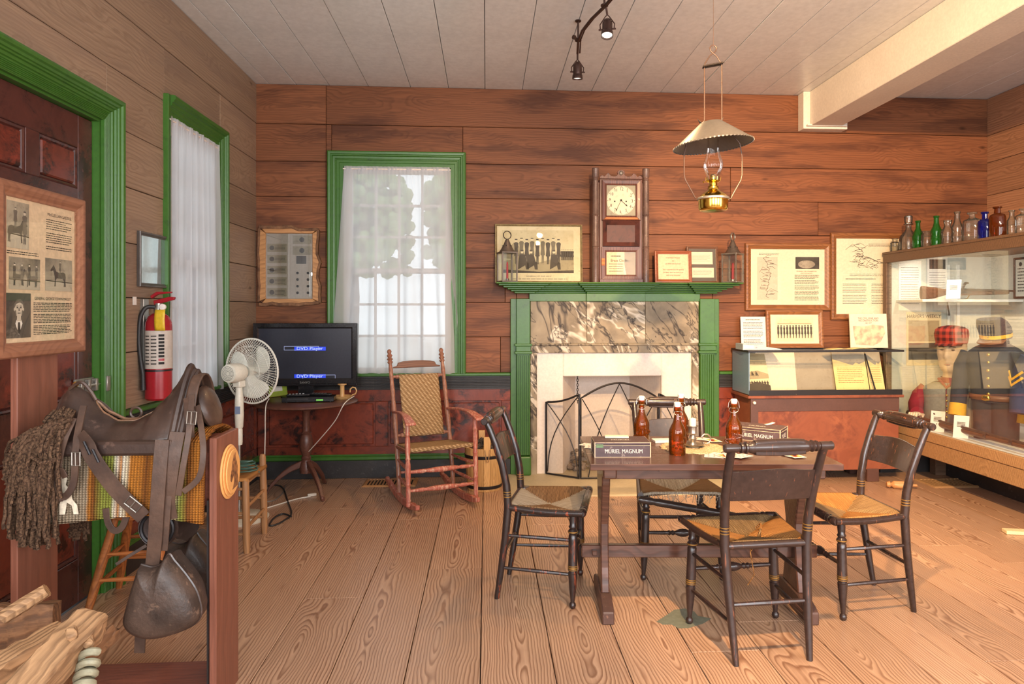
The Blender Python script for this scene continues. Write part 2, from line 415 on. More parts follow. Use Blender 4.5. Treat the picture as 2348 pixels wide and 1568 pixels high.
# ------------------------------------------------------------------ the room
def plank(name, x0, x1, y0, y1, th, m, parent, frame, jit=.0015, bev=.0025):
    """one board; x along the grain, y across; frame maps (along, across, out) to the room"""
    L, w = x1-x0, y1-y0; mb = MB(); mb.cbox((0,0,0), (L-.003, w-.004, th))
    return mb.build(name, m, parent, M=frame(x0+L/2, y0+w/2, th/2 + random.uniform(-jit, jit)), bev=bev, smooth=False)
def carve(x0, x1, z0, z1, holes):
    """split a board rectangle around rectangular openings (x0,x1,z0,z1)"""
    rects = [(x0, x1, z0, z1)]
    for hx0, hx1, hz0, hz1 in holes:
        out = []
        for a, b, c, d in rects:
            if hx1 <= a or hx0 >= b or hz1 <= c or hz0 >= d: out.append((a, b, c, d)); continue
            if a < hx0: out.append((a, hx0, c, d))
            if hx1 < b: out.append((hx1, b, c, d))
            xa, xb = max(a, hx0), min(b, hx1)
            if c < hz0: out.append((xa, xb, c, hz0))
            if hz1 < d: out.append((xa, xb, hz1, d))
        rects = out
    return [r for r in rects if r[1]-r[0] > .01 and r[3]-r[2] > .008]
def sweep(mb, path, prof, M=None, mi=0):
    """mitred moulding: path of (x,z) points, profile (u outward to the side, v proud) ; local plane x,z with v towards -y"""
    n = len(path); rings = []
    for i, (x, z) in enumerate(path):
        def nrm(a, b): dx, dz = b[0]-a[0], b[1]-a[1]; l = sqrt(dx*dx+dz*dz); return (-dz/l, dx/l)
        cl = path[0] == path[-1]
        n1 = nrm(path[i-1], path[i]) if i > 0 else (nrm(path[-2], path[0]) if cl else None); n2 = nrm(path[i], path[i+1]) if i < n-1 else (nrm(path[0], path[1]) if cl else None)
        n1 = n1 or n2; n2 = n2 or n1; mx, mz = n1[0]+n2[0], n1[1]+n2[1]; k = 2/(mx*mx+mz*mz); mx *= k; mz *= k
        rings.append([(x+mx*u, -v, z+mz*u) for u, v in prof])
    p = len(prof); vs = [q for r in rings for q in r]; fs = []
    for i in range(n-1):
        for k in range(p-1): fs.append((i*p+k, i*p+k+1, (i+1)*p+k+1, (i+1)*p+k))
    if path[0] != path[-1]: fs += [tuple(range(p)), tuple((n-1)*p+k for k in range(p-1,-1,-1))]
    mb.add(vs, fs, mi, M)
f_back = lambda a, c, o: T(a, D - o, c) @ RX(90)
f_left = lambda a, c, o: T(XL + o, a, c) @ RZ(90) @ RX(90)
f_right = lambda a, c, o: T(XR - o, a, c) @ RZ(-90) @ RX(90) @ T(0,0,0)
f_floor = lambda a, c, o: T(c, a, -o) @ RZ(90)
f_ceil = lambda a, c, o: T(c, a, H + o) @ RZ(90)
ROWS = [.0, .29, .58, .875, 1.177, 1.469, 1.761, 2.056, 2.349, 2.642, 2.954, H]

# floor
fl = struct('floor', 'wide pine floor boards')
MB().box((XL-.2, YB-.1, -.12), (XR+.2, D+.1, -.04)).build('subfloor', m_gap, fl, smooth=False)
JX = [-.023 + .2875*k for k in range(-8, 18)]
fixed = {-3: [3.38], -1: [3.72], -2: [1.2, 4.62], -4: [2.1, 4.9], 0: [.9], 1: [4.45], 2: [2.2], 4: [3.0], 7: [2.6], 9: [3.9], 11: [3.1]}
for i, x0 in enumerate(JX[:-1]):
    k = i - 8; a, b = max(x0, XL-.02), min(JX[i+1], XR+.02)
    if b - a < .02: continue
    ys = [YB] + fixed.get(k, [random.uniform(.5, 4.6)]) + [D+.02]
    for y0, y1 in zip(ys, ys[1:]):
        plank('plank', y0, y1, a, b, .035, m_floor, fl, f_floor, .0006, .0015)
pts = [(at(px, py, Z=0).x, at(px, py, Z=0).y) for px, py in ((1505,1425),(1532,1408),(1546,1398),(1570,1395),(1592,1402),(1600,1412),(1632,1418),(1612,1430),(1580,1440),(1556,1441),(1540,1432),(1520,1432))]
MB().ext(pts, .0002, .0006).build('floor_stain', paint('grey_green_stain', srgb(120, 124, 108), .45, .12, 30, .05), fl, smooth=False)
# ceiling
ce = struct('ceiling', 'painted board ceiling')
MB().box((XL-.2, YB-.1, H+.05), (XR+.2, D+.1, H+.12)).build('ceiling_deck', m_gap, ce, smooth=False)
cx = [XL-.01, -1.80, -1.581, -1.311, -.987, -.637, -.319, -.011, .306, .60, .90, 1.19, 1.50, 1.80, 2.09, 2.38, 2.68, 3.0, 3.3, 3.6, 3.88, 4.18, XR+.01]
for a, b in zip(cx, cx[1:]):
    plank('ceiling_board', YB, D+.01, a, b, .03, m_ceil, ce, f_ceil, .002, .002)

# back wall
wl, wr = at(749, 600, Y=D-.08).x+.127, at(1068, 600, Y=D-.08).x-.127; wt, wb = at(900, 346, Y=D-.08).z-.127, .872
ML, MR = .205, 2.005               # mantel outer faces
wbk = struct('wall_back', 'brown horizontal board wall')
HB = [(wl, wr, wb, wt), (.40, 1.80, -.01, 1.05)]
mb = MB()
for a, b, c, d in carve(XL-.2, XR+.2, -.05, H+.1, HB): mb.box((a, D+.0, c), (b, D+.14, d))
mb.build('wall_core', m_gap, wbk, smooth=False)
jw = at(749, 300, Y=D).x
joints = {3: [.12], 4: [-.2], 5: [.16], 6: [.9], 7: [2.9], 8: [at(1673, 420, Y=D).x], 9: [], 10: [], 2: []}
for i in range(2, len(ROWS)-1):
    xs = [XL] + ([jw] if i >= 3 else []) + [j for j in joints.get(i, []) if j > jw] + [XR]
    for a, b in zip(xs, xs[1:]):
        for r in carve(a, b, ROWS[i], ROWS[i+1], [(wl-.1, wr+.1, wb, wt+.1), (ML+.05, MR-.05, -.1, 1.5)]):
            plank('wall_board', r[0], r[1], r[2], r[3], .022, m_wall, wbk, f_back)
# left wall, with its door and window openings
def yl(px): return at(px, 500, X=XL).y
dz0, dy0, dy1, dzt = 0, 2.60, at(290, 500, X=XL+.082).y-.122, 2.345
wy0, wy1, wzt, wzb = at(374, 500, X=XL+.022).y+.032, at(527, 500, X=XL+.08).y-.127, 2.558, .872
wlf = struct('wall_left', 'weathered horizontal board wall')
mb = MB(); HL = [(dy0, dy1, -.1, dzt), (wy0, wy1, wzb, wzt)]
for a, b, c, d in carve(YB-.2, D+.2, -.05, H+.1, HL): mb.box((XL-.14, a, c), (XL, b, d))
mb.build('wall_core', m_gap, wlf, smooth=False)
for i in range(0, len(ROWS)-1):
    for a, b in ((YB, 1.5+.4*(i % 3)), (1.5+.4*(i % 3), D-.02)):
        for r in carve(a, b, ROWS[i], ROWS[i+1], [(dy0-.05, dy1+.05, -.1, dzt+.05), (wy0-.02, wy1+.1, wzb, wzt+.1)]):
            plank('wall_board', r[0], r[1], r[2], r[3], .022, m_wall_grey, wlf, f_left)
# right wall
wrt = struct('wall_right', 'tan horizontal board wall')
MB().box((XR, YB-.2, -.05), (XR+.14, D+.2, H+.1)).build('wall_core', m_gap, wrt, smooth=False)
for i in range(0, len(ROWS)-1):
    for a, b in ((YB, 2.2+.5*(i % 3)), (2.2+.5*(i % 3), D-.02)):
        plank('wall_board', a, b, ROWS[i]+.07*(i > 0 and i < 10), ROWS[i+1]+.07*(i < 9), .022, m_wall_right, wrt, f_right)
# wall behind the viewer, three openings added behind the fill lights
wfr = struct('wall_front', 'board wall with three openings')
mb = MB()
for a, b, c, d in carve(XL-.2, XR+.2, -.05, H+.1, [(-1.4, -.1, .7, 2.8), (.7, 2.0, .7, 2.8), (2.8, 4.1, .7, 2.8)]): mb.box((a, YB-.14, c), (b, YB, d))
mb.build('wall_core', m_wall, wfr, smooth=False)

# ceiling beam and its collar
bm = struct('beam', 'boxed white ceiling beam')
MB().box((2.775, YB, 2.985), (3.045, D-.115, H)).build('beam_casing', m_beam, bm, bev=.004, smooth=False)
mb = MB(); mb.extxz([(2.719, H), (2.719, 2.964), (3.11, 2.964), (3.11, H)], D-.125, D-.02); mb.build('collar', m_beam, bm, bev=.004, smooth=False)
MB().box((2.74, D-.16, 2.95+.03), (3.09, D-.12, 2.995)).build('collar_lip', m_beam, bm, bev=.003, smooth=False)

# wainscot
m_bead = m_green
PW = [(0,0), (.0, .012)]
def wainscot(frame, x0, x1, stiles, parent, bb, n):
    """dado on a wall: frame maps (along, z, proud)"""
    def slab(name, a, b, c, d, o0, o1, m, par, bev=.003):
        return MB().box((-(b-a)/2, -(d-c)/2, -(o1-o0)/2), ((b-a)/2, (d-c)/2, (o1-o0)/2)).build(name, m, par, M=frame((a+b)/2, (c+d)/2, (o0+o1)/2), bev=bev, smooth=False)
    slab('wainscot_backing', x0, x1, .16, .75, .0, .022, m_faux, parent, 0)
    slab('top_rail', x0, x1, .64, .745, .022, .038, m_faux, parent)
    slab('bottom_rail', x0, x1, .165, .265, .022, .038, m_faux, parent)
    prev = x0
    for a, b in stiles:
        slab('stile', a, b, .265, .64, .022, .038, m_faux, parent)
    es = sorted([x0] + [v for s in stiles for v in s] + [x1]); 
    for a, b in zip(es[::2], es[1::2]):
        if b-a > .08:
            slab('panel', a+.018, b-.018, .283, .622, .022, .034, m_faux, parent, .009)
    slab(bb, x0, x1, 0, .15, .0, .04, m_black, None).__setitem__('kind', 'structure')
    t = struct('trim_%d' % n, 'green bead above the black baseboard'); slab('bead', x0, x1, .15, .185, .0, .05, m_green, t, .008); slab('bead_top', x0, x1, .185, .2, .0, .043, m_green, t, .004)
    t = struct('trim_%d' % (n+1), 'black reeded chair rail with green cap')
    slab('rail_board', x0, x1, .738, .85, .0, .04, m_black, t, .002)
    for k in range(7): slab('reed', x0, x1, .757+k*.0125, .767+k*.0125, .04, .048, m_black, t, .003)
    slab('rail_foot', x0, x1, .738, .752, .04, .05, m_black, t)
    slab('cap', x0, x1, .85, .875, .0, .06, m_green, t, .006)
q = lambda px: at(px, 950, Y=D-.03).x
wainscot(f_back, XL+.04, ML, [(XL+.04, q(612)), (q(861), q(890)), (q(1150), ML)], wbk, 'baseboard_back', 1)
wainscot(f_back, MR, XR, [(MR, MR+.08), (2.9, 3.0)], wbk, 'baseboard_rear', 3)
wainscot(lambda a, c, o: f_left(a, c, o), dy1+.125, D, [(dy1+.125, 3.8), (4.75, 4.86), (D-.09, D)], wlf, 'baseboard_left', 5)
MB().box((XR-.04, YB, 0), (XR, D-.06, .15)).build('baseboard_right', m_black, kind='structure', bev=.003, smooth=False)

# ------------------------------------------------------------------ windows
CAS = [(0,0), (0,.018), (.03,.018), (.034,.024), (.052,.024), (.056,.03), (.062,.03), (.066,.036), (.082,.038), (.088,.05), (.096,.05), (.1,.058), (.116,.06), (.124,.056), (.127,.045), (.127,0)]
REED = [(0,0), (0,.02)] + [(.004+.0105*i+d, .02+(.006 if d else 0)) for i in range(6) for d in (0, .004, .0075)][0:18] + [(.07,.026), (.074,.036), (.09,.038), (.094,.05), (.104,.052), (.108,.062), (.122,.066), (.13,.078), (.146,.082), (.158,.078), (.162,.06), (.162,0)]
REED = [(u*.75, v*.75) for u, v in REED]
def sash_window(name, label, M, w, h, cols, rows, open_depth=.10, casing=CAS, path=None):
    """double-hung window, local: x across from 0 to w, z up from 0 to h, room side towards -y"""
    t = struct(name, label); t.matrix_world = M
    mb = MB(); sweep(mb, path or [(0,0), (0,h), (w,h), (w,0)], casing); mb.build('casing', m_green, t, smooth=False)
    if path: MB().box((-.032, -.030, 0), (.002, .03, h+.128)).build('edge_strip', m_green, t, bev=.003, smooth=False)
    mb = MB(); j = .03
    mb.box((-.004, 0, 0), (.008, open_depth+.06, h)).box((w-.008, 0, 0), (w+.004, open_depth+.06, h)).box((0, 0, h-.008), (w, open_depth+.06, h+.004)).box((0, -.01, -.03), (w, open_depth+.06, 0))
    mb.build('jamb', m_sash, t, smooth=False)
    hm = h*.5
    for nm, z0, z1, y in (('lower_sash', 0, hm+.02, open_depth-.035), ('upper_sash', hm-.02, h, open_depth)):
        mb = MB(); s = .045
        mb.box((.008, y, z0), (.008+s, y+.03, z1)).box((w-.008-s, y, z0), (w-.008, y+.03, z1)).box((.008+s, y, z0), (w-.008-s, y+.03, z0+s)).box((.008+s, y, z1-s*.8), (w-.008-s, y+.03, z1))
        sh = mb.build(nm, m_sash, t, bev=.004, smooth=False)
        xa, xb, za, zb = .008+s, w-.008-s, z0+s, z1-s*.8
        mb = MB()
        for k in range(1, cols): x = xa+(xb-xa)*k/cols; mb.box((x-.01, y+.003, za), (x+.01, y+.027, zb))
        for k in range(1, rows): z = za+(zb-za)*k/rows; mb.box((xa, y+.004, z-.01), (xb, y+.026, z+.01))
        mb.build('muntin', m_sash, sh, smooth=False)
        for c in range(cols):
            for r_ in range(rows):
                x = xa+(xb-xa)*c/cols; z = za+(zb-za)*r_/rows
                MB().box((x+.002, y+.013, z+.002), (x+(xb-xa)/cols-.002, y+.016, z+(zb-za)/rows-.002)).build('pane', m_pane, sh, smooth=False)
    return t
sash_window('window_1', 'green cased sash window in the brown board wall', T(wl, D-.022, wb), wr-wl, wt-wb, 4, 3)
Mw2 = T(XL+.022, wy0, wzb) @ RZ(90)
sash_window('window_2', 'green cased sash window in the wall beside the door', Mw2, wy1-wy0, wzt-wzb, 3, 3, path=[(.0,wzt-wzb), (wy1-wy0,wzt-wzb), (wy1-wy0,0)])

def curtain(name, label, M, w, h, folds, amp, seed, flare=.0, hem=0.0):
    """gathered sheer panel on a rod, local x 0..w, hanging from z=h to 0, room side -y"""
    rr = random.Random(seed); ph = [rr.uniform(0, 6.28) for _ in range(6)]; fr = [folds*rr.uniform(.7, 1.3) for _ in range(3)]
    t = thing(name, label, 'curtain'); t.matrix_world = M
    def fn(u, v):
        k = .35+.65*min(1, v*1.6); warp = u + .03*sin(u*9+ph[0])*v
        y = amp*k*(sin(2*pi*folds*warp+ph[1]) + .5*sin(2*pi*fr[0]*1.7*warp+ph[2]) + .35*sin(2*pi*fr[1]*.6*warp+ph[3]))
        y += .004*sin(2*pi*folds*4*u)*(1-min(1, v*8))
        x = w*u + flare*(u-.5)*v*2 + .012*sin(2*pi*folds*u+ph[4])*v
        return (x, y - .01, h*(1-v) - hem*u*v + .006*sin(2*pi*folds*u+ph[5])*v)
    mb = MB(); mb.grid(fn, int(folds*14), 30); cl = mb.build('cloth', m_curtain, t, ang=180)
    mb = MB(); mb.grid(lambda u, v: (fn(u, 0)[0], fn(u, 0)[1]-.002, h + .012 - .04*v), int(folds*14), 2); mb.build('heading', m_curtain, t, ang=180)
    MB().tube([(-.01, -.008, h-.01), (w+.01, -.008, h-.01)], .006, 8).build('rod', m_white, t)
    return t
curtain('sheer_curtain', 'sheer white curtain hung in the window behind the rocking chair', T(wl+.01, D-.045, wb+.01), wr-wl-.02, wt-wb-.02, 7, .011, 3, flare=.10, hem=.02)
curtain('sheer_curtain', 'sheer white curtain hung in the window beside the fire extinguisher', T(XL+.04, wy0-.005, wzb-.02) @ RZ(90), wy1-wy0+.0, wzt-wzb+.01, 8, .014, 5, flare=.05)

# outside: lawn and a few trees, seen blurred through the curtains
gd = MB().box((-40, -30, -.75), (40, 60, -.7)).build('gravel_yard', m_grass, kind='structure', smooth=False)
def tree(x, y, h, r, seed):
    rr = random.Random(seed); t = thing('tree', ('leafy green tree far outside the window behind the television', 'leafy green tree far outside the window behind the rocking chair', 'leafy green tree outside the window beside the fire extinguisher')[seed], 'tree', (x, y, -.7), group='trees outside the windows')
    MB().tube([(0,0,0), (.1,.05,h*.3), (.05,0,h*.6)], [.22,.17,.1], 8).build('trunk', m_bark, t)
    mb = MB()
    for k in range(620):
        a = rr.uniform(0, 6.28); q = r*sqrt(rr.random()); mb.sph((q*cos(a), q*sin(a), h*rr.uniform(.4, .98-.25*q/r)), r*rr.uniform(.06, .13), 6, 4)
    mb.build('foliage', m_leaf, t)
for i, (x, y, h, r) in enumerate([(-4.75, 24.5, 8.6, 2.1), (-.2, 26, 9.2, 2.1), (-14.5, 34, 9, 3.4)]): tree(x, y, h, r, i)

# ------------------------------------------------------------------ door in the left wall
dr = struct('door_1', 'dark grained six-panel door in green casing'); dr.matrix_world = T(XL+.0, dy0, 0) @ RZ(90)
dw = dy1-dy0
mb = MB(); sweep(mb, [(0,0), (0,dzt), (dw,dzt), (dw,0)], REED, T(0,-.022,0)); mb.build('casing', m_green, dr, smooth=False)
mb = MB(); mb.box((-.01,-.02,0), (.012,.12,dzt)).box((dw-.012,-.02,0), (dw+.01,.12,dzt)).box((0,-.02,dzt-.012), (dw,.12,dzt+.01)); mb.build('jamb', m_green, dr, smooth=False)
lf = MB().box((.015, .03, .012), (dw-.015, .055, dzt-.014)).build('door_leaf', m_fauxdark, dr, smooth=False)
st = .115; yF = .012
rails = [(.012, .22), (.78, .98), (1.84, 1.98), (dzt-.17, dzt-.014)]
for a, b in ((.015, .015+st), (dw-.015-st, dw-.015)): MB().box((a, yF, .012), (b, .03, dzt-.014)).build('stile', m_fauxdark, lf, bev=.003, smooth=False)
for c, d in rails: MB().box((.015+st, yF, c), (dw-.015-st, .03, d)).build('rail', m_fauxdark, lf, bev=.003, smooth=False)
for (c0, d0), (c1, d1) in zip(rails, rails[1:]):
    MB().box((dw/2-.045, yF, d0), (dw/2+.045, .03, c1)).build('muntin', m_fauxdark, lf, bev=.003, smooth=False)
    for a, b in ((.015+st, dw/2-.045), (dw/2+.045, dw-.015-st)):
        mb = MB(); sweep(mb, [(a,d0), (a,c1), (b,c1), (b,d0), (a,d0)], [(0,0), (0,.012), (-.006,.016), (-.014,.012), (-.022,.002), (-.022,0)], T(0,.03,0)); mb.build('panel_moulding', m_fauxdark, lf, smooth=False)
        MB().box((a+.02, .016, d0+.02), (b-.02, .03, c1-.02)).build('panel', m_fauxorange, lf, bev=.012, seg=1, smooth=False)
lk = MB().box((dw-.145, -.012, .80), (dw+.002, yF, .93)).build('rim_lock', paint('rusty_iron', srgb(132, 92, 70), .6, .3, 20, .3, metal=.4, wear=srgb(90, 60, 48)), dr, bev=.004)
mb = MB(); mb.lathe([(.0,0), (.01,0), (.009,.03), (.014,.034), (.024,.045), (.028,.06), (.024,.074), (.012,.08), (0,.081)], 16, M=T(dw-.05, -.012, .87) @ RX(90)); mb.build('door_knob', paint('brown_porcelain', srgb(132, 104, 82), .25, .1), lk)
bo = MB().box((dw-.17, 0, 1.0), (dw-.02, yF, 1.075)).build('slide_bolt', m_steel, dr, bev=.002)
mb = MB(); mb.tube([(dw-.19,-.012,1.038), (dw+.045,-.012,1.038)], .009, 8).sph((dw-.19,-.018,1.038), .014); mb.build('bolt_rod', m_steel, bo)
mb = MB()
for x in (dw-.15, dw-.09, dw-.03): mb.box((x-.01,-.022,1.008), (x+.01,0,1.068))
mb.box((dw+.008,-.05,1.0), (dw+.035,-.036,1.075)); mb.build('bolt_keeper', m_steel, bo, bev=.002)

# ------------------------------------------------------------------ fireplace
fp = struct('fireplace', 'white plastered fireplace with marbled surround')
IL, IR, PZ = .372, 1.822, 1.044      # marble field between the pilasters, head of the plaster
# firebox
ol, orr, oz = .655, 1.505, .838
mb = MB(); pl, pr = IL+.05, IR-.05
for a, b, c, d in carve(pl, pr, 0, PZ, [(ol, orr, -.01, oz)]): mb.box((a, D-.03, c), (b, D+.03, d))
mb.build('plaster_face', m_white, fp, bev=.006, smooth=False)
mb = MB()
mb.add([(ol,D,0),(ol+.17,D+.48,0),(ol+.17,D+.48,oz+.3),(ol,D,oz+.3)], [(0,1,2,3)]).add([(orr,D,0),(orr-.17,D+.48,0),(orr-.17,D+.48,oz+.3),(orr,D,oz+.3)], [(3,2,1,0)])
mb.add([(ol+.17,D+.48,0),(orr-.17,D+.48,0),(orr-.17,D+.48,oz+.3),(ol+.17,D+.48,oz+.3)], [(0,1,2,3)])
mb.add([(ol,D,oz+.3),(orr,D,oz+.3),(orr-.17,D+.48,oz+.3),(ol+.17,D+.48,oz+.3)], [(0,1,2,3)]); mb.build('firebox', m_white, fp, smooth=False)
MB().box((ol-.05, D, -.05), (orr+.05, D+.5, .004)).build('firebox_floor', m_hearth, fp, smooth=False)
rr = random.Random(4); mb = MB()
for k in range(170):
    x = rr.uniform(ol+.06, orr-.06); y = D+.10+rr.random()**1.3*.34; z = .01+.10*max(0, 1-abs(x-1.05)/.5)*rr.random() + (.12*rr.random() if y > D+.25 else 0)
    s = rr.uniform(.015, .045); mb.sph((0,0,0), (s, s*rr.uniform(.6,1), s*rr.uniform(.4,.8)), 6, 4, M=T(x,y,z) @ RZ(rr.uniform(0,180)) @ RX(rr.uniform(-30,30)))
mb.build('ash', m_ash, fp, kind='stuff')
mb = MB()
for k in range(15): mb.tube([(ol+.14+.008*cos(a)*(k%2), D+.1+.008*cos(a)*((k+1)%2), oz+.06-k*.021+.014*sin(a)) for a in [2*pi*i/10 for i in range(10)]], .0028, 6, closed=True)
mb.build('damper_chain', m_iron, fp)
# marbled field: three slabs, band, two cheeks
xs = [IL, at(1345, 740, Y=D-.05).x, at(1479, 740, Y=D-.05).x, IR]
for a, b in zip(xs, xs[1:]): MB().box((-(b-a)/2+.001, -.02, -.18), ((b-a)/2-.001, .02, .18)).build('marbled_slab', m_marble, fp, M=T((a+b)/2, D-.045, 1.30), bev=.003, smooth=False)
MB().cbox((0,0,0), (IR-IL, .05, .02)).build('marbled_bead', m_marble, fp, M=T((IL+IR)/2, D-.05, 1.112), bev=.006, smooth=False)
MB().cbox((0,0,0), (IR-IL, .036, .062)).build('marbled_band', m_marble, fp, M=T((IL+IR)/2, D-.045, 1.072), bev=.003, smooth=False)
for a, b in ((IL, pl+.006), (pr-.006, IR)): MB().box((-(b-a)/2, -.02, -.52), ((b-a)/2, .02, .521)).build('marbled_cheek', m_marble, fp, M=T((a+b)/2, D-.045, .521), bev=.003, smooth=False)
MB().box((ML-.02, 5.085, -.002), (MR+.02, D, .014)).build('hearth_slab', m_hearth, fp, bev=.003, smooth=False)

mt = thing('mantelpiece', 'green painted mantelpiece with fluted pilasters and stepped shelf', 'mantelpiece', (0, D, 0))
for a, b in ((ML, IL), (IR, MR)):
    MB().box((a, -.05, .014), (b, -.024, 1.5)).build('side_board', m_green, mt, bev=.003, smooth=False)
    pa, pb = (a+.045, b) if a < 1 else (a, b-.045); pc = (pa+pb)/2; pw = pb-pa
    pil = MB().box((pa+.004, -.085, .18), (pb-.004, -.05, 1.5)).build('pilaster', m_green, mt, bev=.003, smooth=False)
    mb = MB(); nf = 6
    for k in range(nf+1):
        x = pa+.012+(pw-.024)*k/nf; mb.box((x-.0045, -.097, .185), (x+.0045, -.084, 1.025))
    mb.build('fluting', m_green, pil, bev=.002, smooth=False)
    MB().box((pa-.004, -.105, .014), (pb+.004, -.05, .175)).build('plinth_block', m_green, mt, bev=.012, seg=2, smooth=False)
    for z in (1.035, 1.10): MB().box((pa-.012, -.108, z), (pb+.012, -.05, z+.022)).build('capital_band', m_green, mt, bev=.005, seg=2, smooth=False)
    MB().box((pa+.0, -.1, 1.058), (pb, -.05, 1.1)).build('capital_block', m_green, mt, bev=.002, smooth=False)
MB().box((IL-.01, -.07, 1.478), (IR+.01, -.024, 1.545)).build('frieze', m_green, mt, bev=.003, smooth=False)
cl0, cl1 = at(1345, 680, Y=D-.1).x, at(1480, 680, Y=D-.1).x
MB().box((cl0, -.095, 1.478), (cl1, -.07, 1.545)).build('centre_tablet', m_green, mt, bev=.003, smooth=False)
lay = [(.0, .10, 1.545, 1.560), (.03, .13, 1.560, 1.575), (.06, .17, 1.575, 1.590), (.095, .21, 1.590, 1.606), (.135, .255, 1.606, 1.620), (.155, .29, 1.620, 1.632)]
for o, d, z0, z1 in lay:
    L, R = ML+.03-o, MR-.03+o; e = .03; lb = (IL+o*.75+.04, IR-o*.75-.04); cb = (cl0-o*.6, cl1+o*.6)
    poly = [(L, 0), (L, -d), (lb[0], -d), (lb[0], -d+e), (cb[0], -d+e), (cb[0], -d), (cb[1], -d), (cb[1], -d+e), (lb[1], -d+e), (lb[1], -d), (R, -d), (R, 0)]
    mb = MB(); mb.ext(poly, z0, z1); mb.build('shelf_board' if z1 > 1.63 else 'shelf_moulding', m_green, mt, bev=.005, seg=2, smooth=False)
SHELF = 1.632
# ------------------------------------------------------------------ trestle table
m_tab = wood('table_dark_oak', srgb(100, 66, 52), srgb(52, 32, 27), ring=.016, amp=.08, rough=.24, streak=.45, contrast=.6, tone=.05, spec=.5, coat=.15)
m_tabend = paint('table_worn_edge', srgb(86, 62, 54), .4, .25, 12, .2, wear=srgb(150, 112, 92), wearamt=.8)
TZ = .74
tb = thing('trestle_table', 'dark brown rectangular trestle table set with amber bottles and cards', 'table', (1.012, 3.20, 0), -4)
TW, TD = 1.09, .656
for k in range(3):
    y0 = -TD/2+TD/3*k; MB().box((-TW/2, -TD/6+.0005, -.014), (TW/2, TD/6-.0005, .014)).build('top_board', m_tab, tb, M=T(0, y0+TD/6, TZ-.014), bev=.003, seg=2, smooth=False)
for y in (-.255, .255): MB().box((-.44, -.011, -.024), (.44, .011, .024)).build('apron', m_tab, tb, M=T(0, y, TZ-.055), bev=.002, smooth=False)
for s in (-1, 1):
    x = s*.455
    MB().box((x-.03, -.29, TZ-.075), (x+.03, .29, TZ-.028)).build('bearer', m_tab, tb, bev=.006, smooth=False)
    prof = [(.10,.09), (.075,.2), (.06,.3), (.062,.40), (.09,.50), (.125,.60), (.135,TZ-.075)]
    poly = [(-a, z) for a, z in prof] + [(a, z) for a, z in prof[::-1]]
    MB().extxz(poly, -.019, .019, M=T(x, 0, 0) @ RZ(90)).build('trestle_board', m_tab, tb, bev=.005, smooth=False)
    ft = [(-.225,0), (-.225,.055), (-.19,.07), (-.11,.092), (.11,.092), (.19,.07), (.225,.055), (.225,0)]
    MB().extxz(ft, -.027, .027, M=T(x, 0, 0) @ RZ(90)).build('foot', m_tabend, tb, bev=.005, smooth=False)
MB().box((-.56, -.016, .225), (.56, .016, .285)).build('stretcher', m_tab, tb, bev=.004, smooth=False)
for s in (-1, 1): MB().box((s*.50-.012, -.045, .243), (s*.50+.012, .045, .267)).build('wedge', m_tab, tb, bev=.003, smooth=False)
MB().box((-.24, -.285, TZ-.043), (-.19, -.25, TZ-.028)).build('cleat', m_tab, tb, smooth=False)

# ------------------------------------------------------------------ rush-seated chairs
def chairpaint(name, base, worn, amt, rough=.3):
    g = NT(name); v = g.coords(); sp = g.n('SeparateXYZ', None, Vector=v)
    n1 = g.noise(g.vec(g.math('MULTIPLY', sp.outputs[0], 60.0), g.math('MULTIPLY', sp.outputs[1], 60.0), g.math('MULTIPLY', sp.outputs[2], 6.0)), 1.0, 4, .65)
    n2 = g.noise(v, 45, 3, .6)
    col = g.mix(g.ramp(n2, [(.3, 0), (.7, 1)]), base, mul(base, 1.7))
    col = g.mix(g.ramp(n1, [(amt, 0), (amt+.07, .9)]), col, worn)
    g.base(col); g.bump(n1, .15, .002); return g.fin(rough, 0, .5, .2)
m_chA = chairpaint('chair_black_brown', srgb(44, 32, 29), srgb(120, 74, 54), .62)
m_chB = chairpaint('chair_black_red_wear', srgb(36, 27, 25), srgb(140, 66, 40), .57)
m_chC = chairpaint('chair_umber', srgb(42, 32, 29), srgb(116, 84, 66), .64)
m_chR = chairpaint('chair_ebonised', srgb(44, 33, 30), srgb(140, 88, 62), .63, .2)
m_gold = paint('gold_line', srgb(150, 112, 52), .45, .3, 40, .05, metal=.4, wear=srgb(60, 46, 34), wearamt=.8)
def rush(name, ax, c1, c2):
    g = NT(name); sp = g.n('SeparateXYZ', None, Vector=g.coords()); a, b = sp.outputs[ax], sp.outputs[1-ax]
    w = g.math('SINE', g.math('MULTIPLY', g.math('ADD', b, g.math('MULTIPLY', g.noise(g.coords(), 25, 2), .006)), 900.0))
    st = g.noise(g.vec(g.math('MULTIPLY', a, 6.0), g.math('MULTIPLY', b, 160.0), 0.0), 1.0, 4, .7)
    col = g.mix(g.ramp(st, [(.3, 0), (.7, 1)]), c2, c1); col = g.mix(g.ramp(w, [(.0, .5), (.5, 0)]), col, mul(c2, .5))
    g.base(col); g.bump(w, .5, .004); return g.fin(.75, 0, .2)
def rush_pair(n, c1, c2, c3, c4): return [rush(n+'_across', 0, c1, c2), rush(n+'_along', 1, c3, c4)]
r_grey = rush_pair('rush_grey', srgb(166, 128, 90), srgb(104, 76, 50), srgb(216, 202, 180), srgb(140, 124, 104))
r_tan = rush_pair('rush_tan', srgb(212, 150, 84), srgb(140, 92, 48), srgb(176, 142, 98), srgb(96, 74, 50))
r_orange = rush_pair('rush_orange', srgb(216, 156, 90), srgb(146, 96, 50), srgb(196, 160, 112), srgb(124, 94, 62))

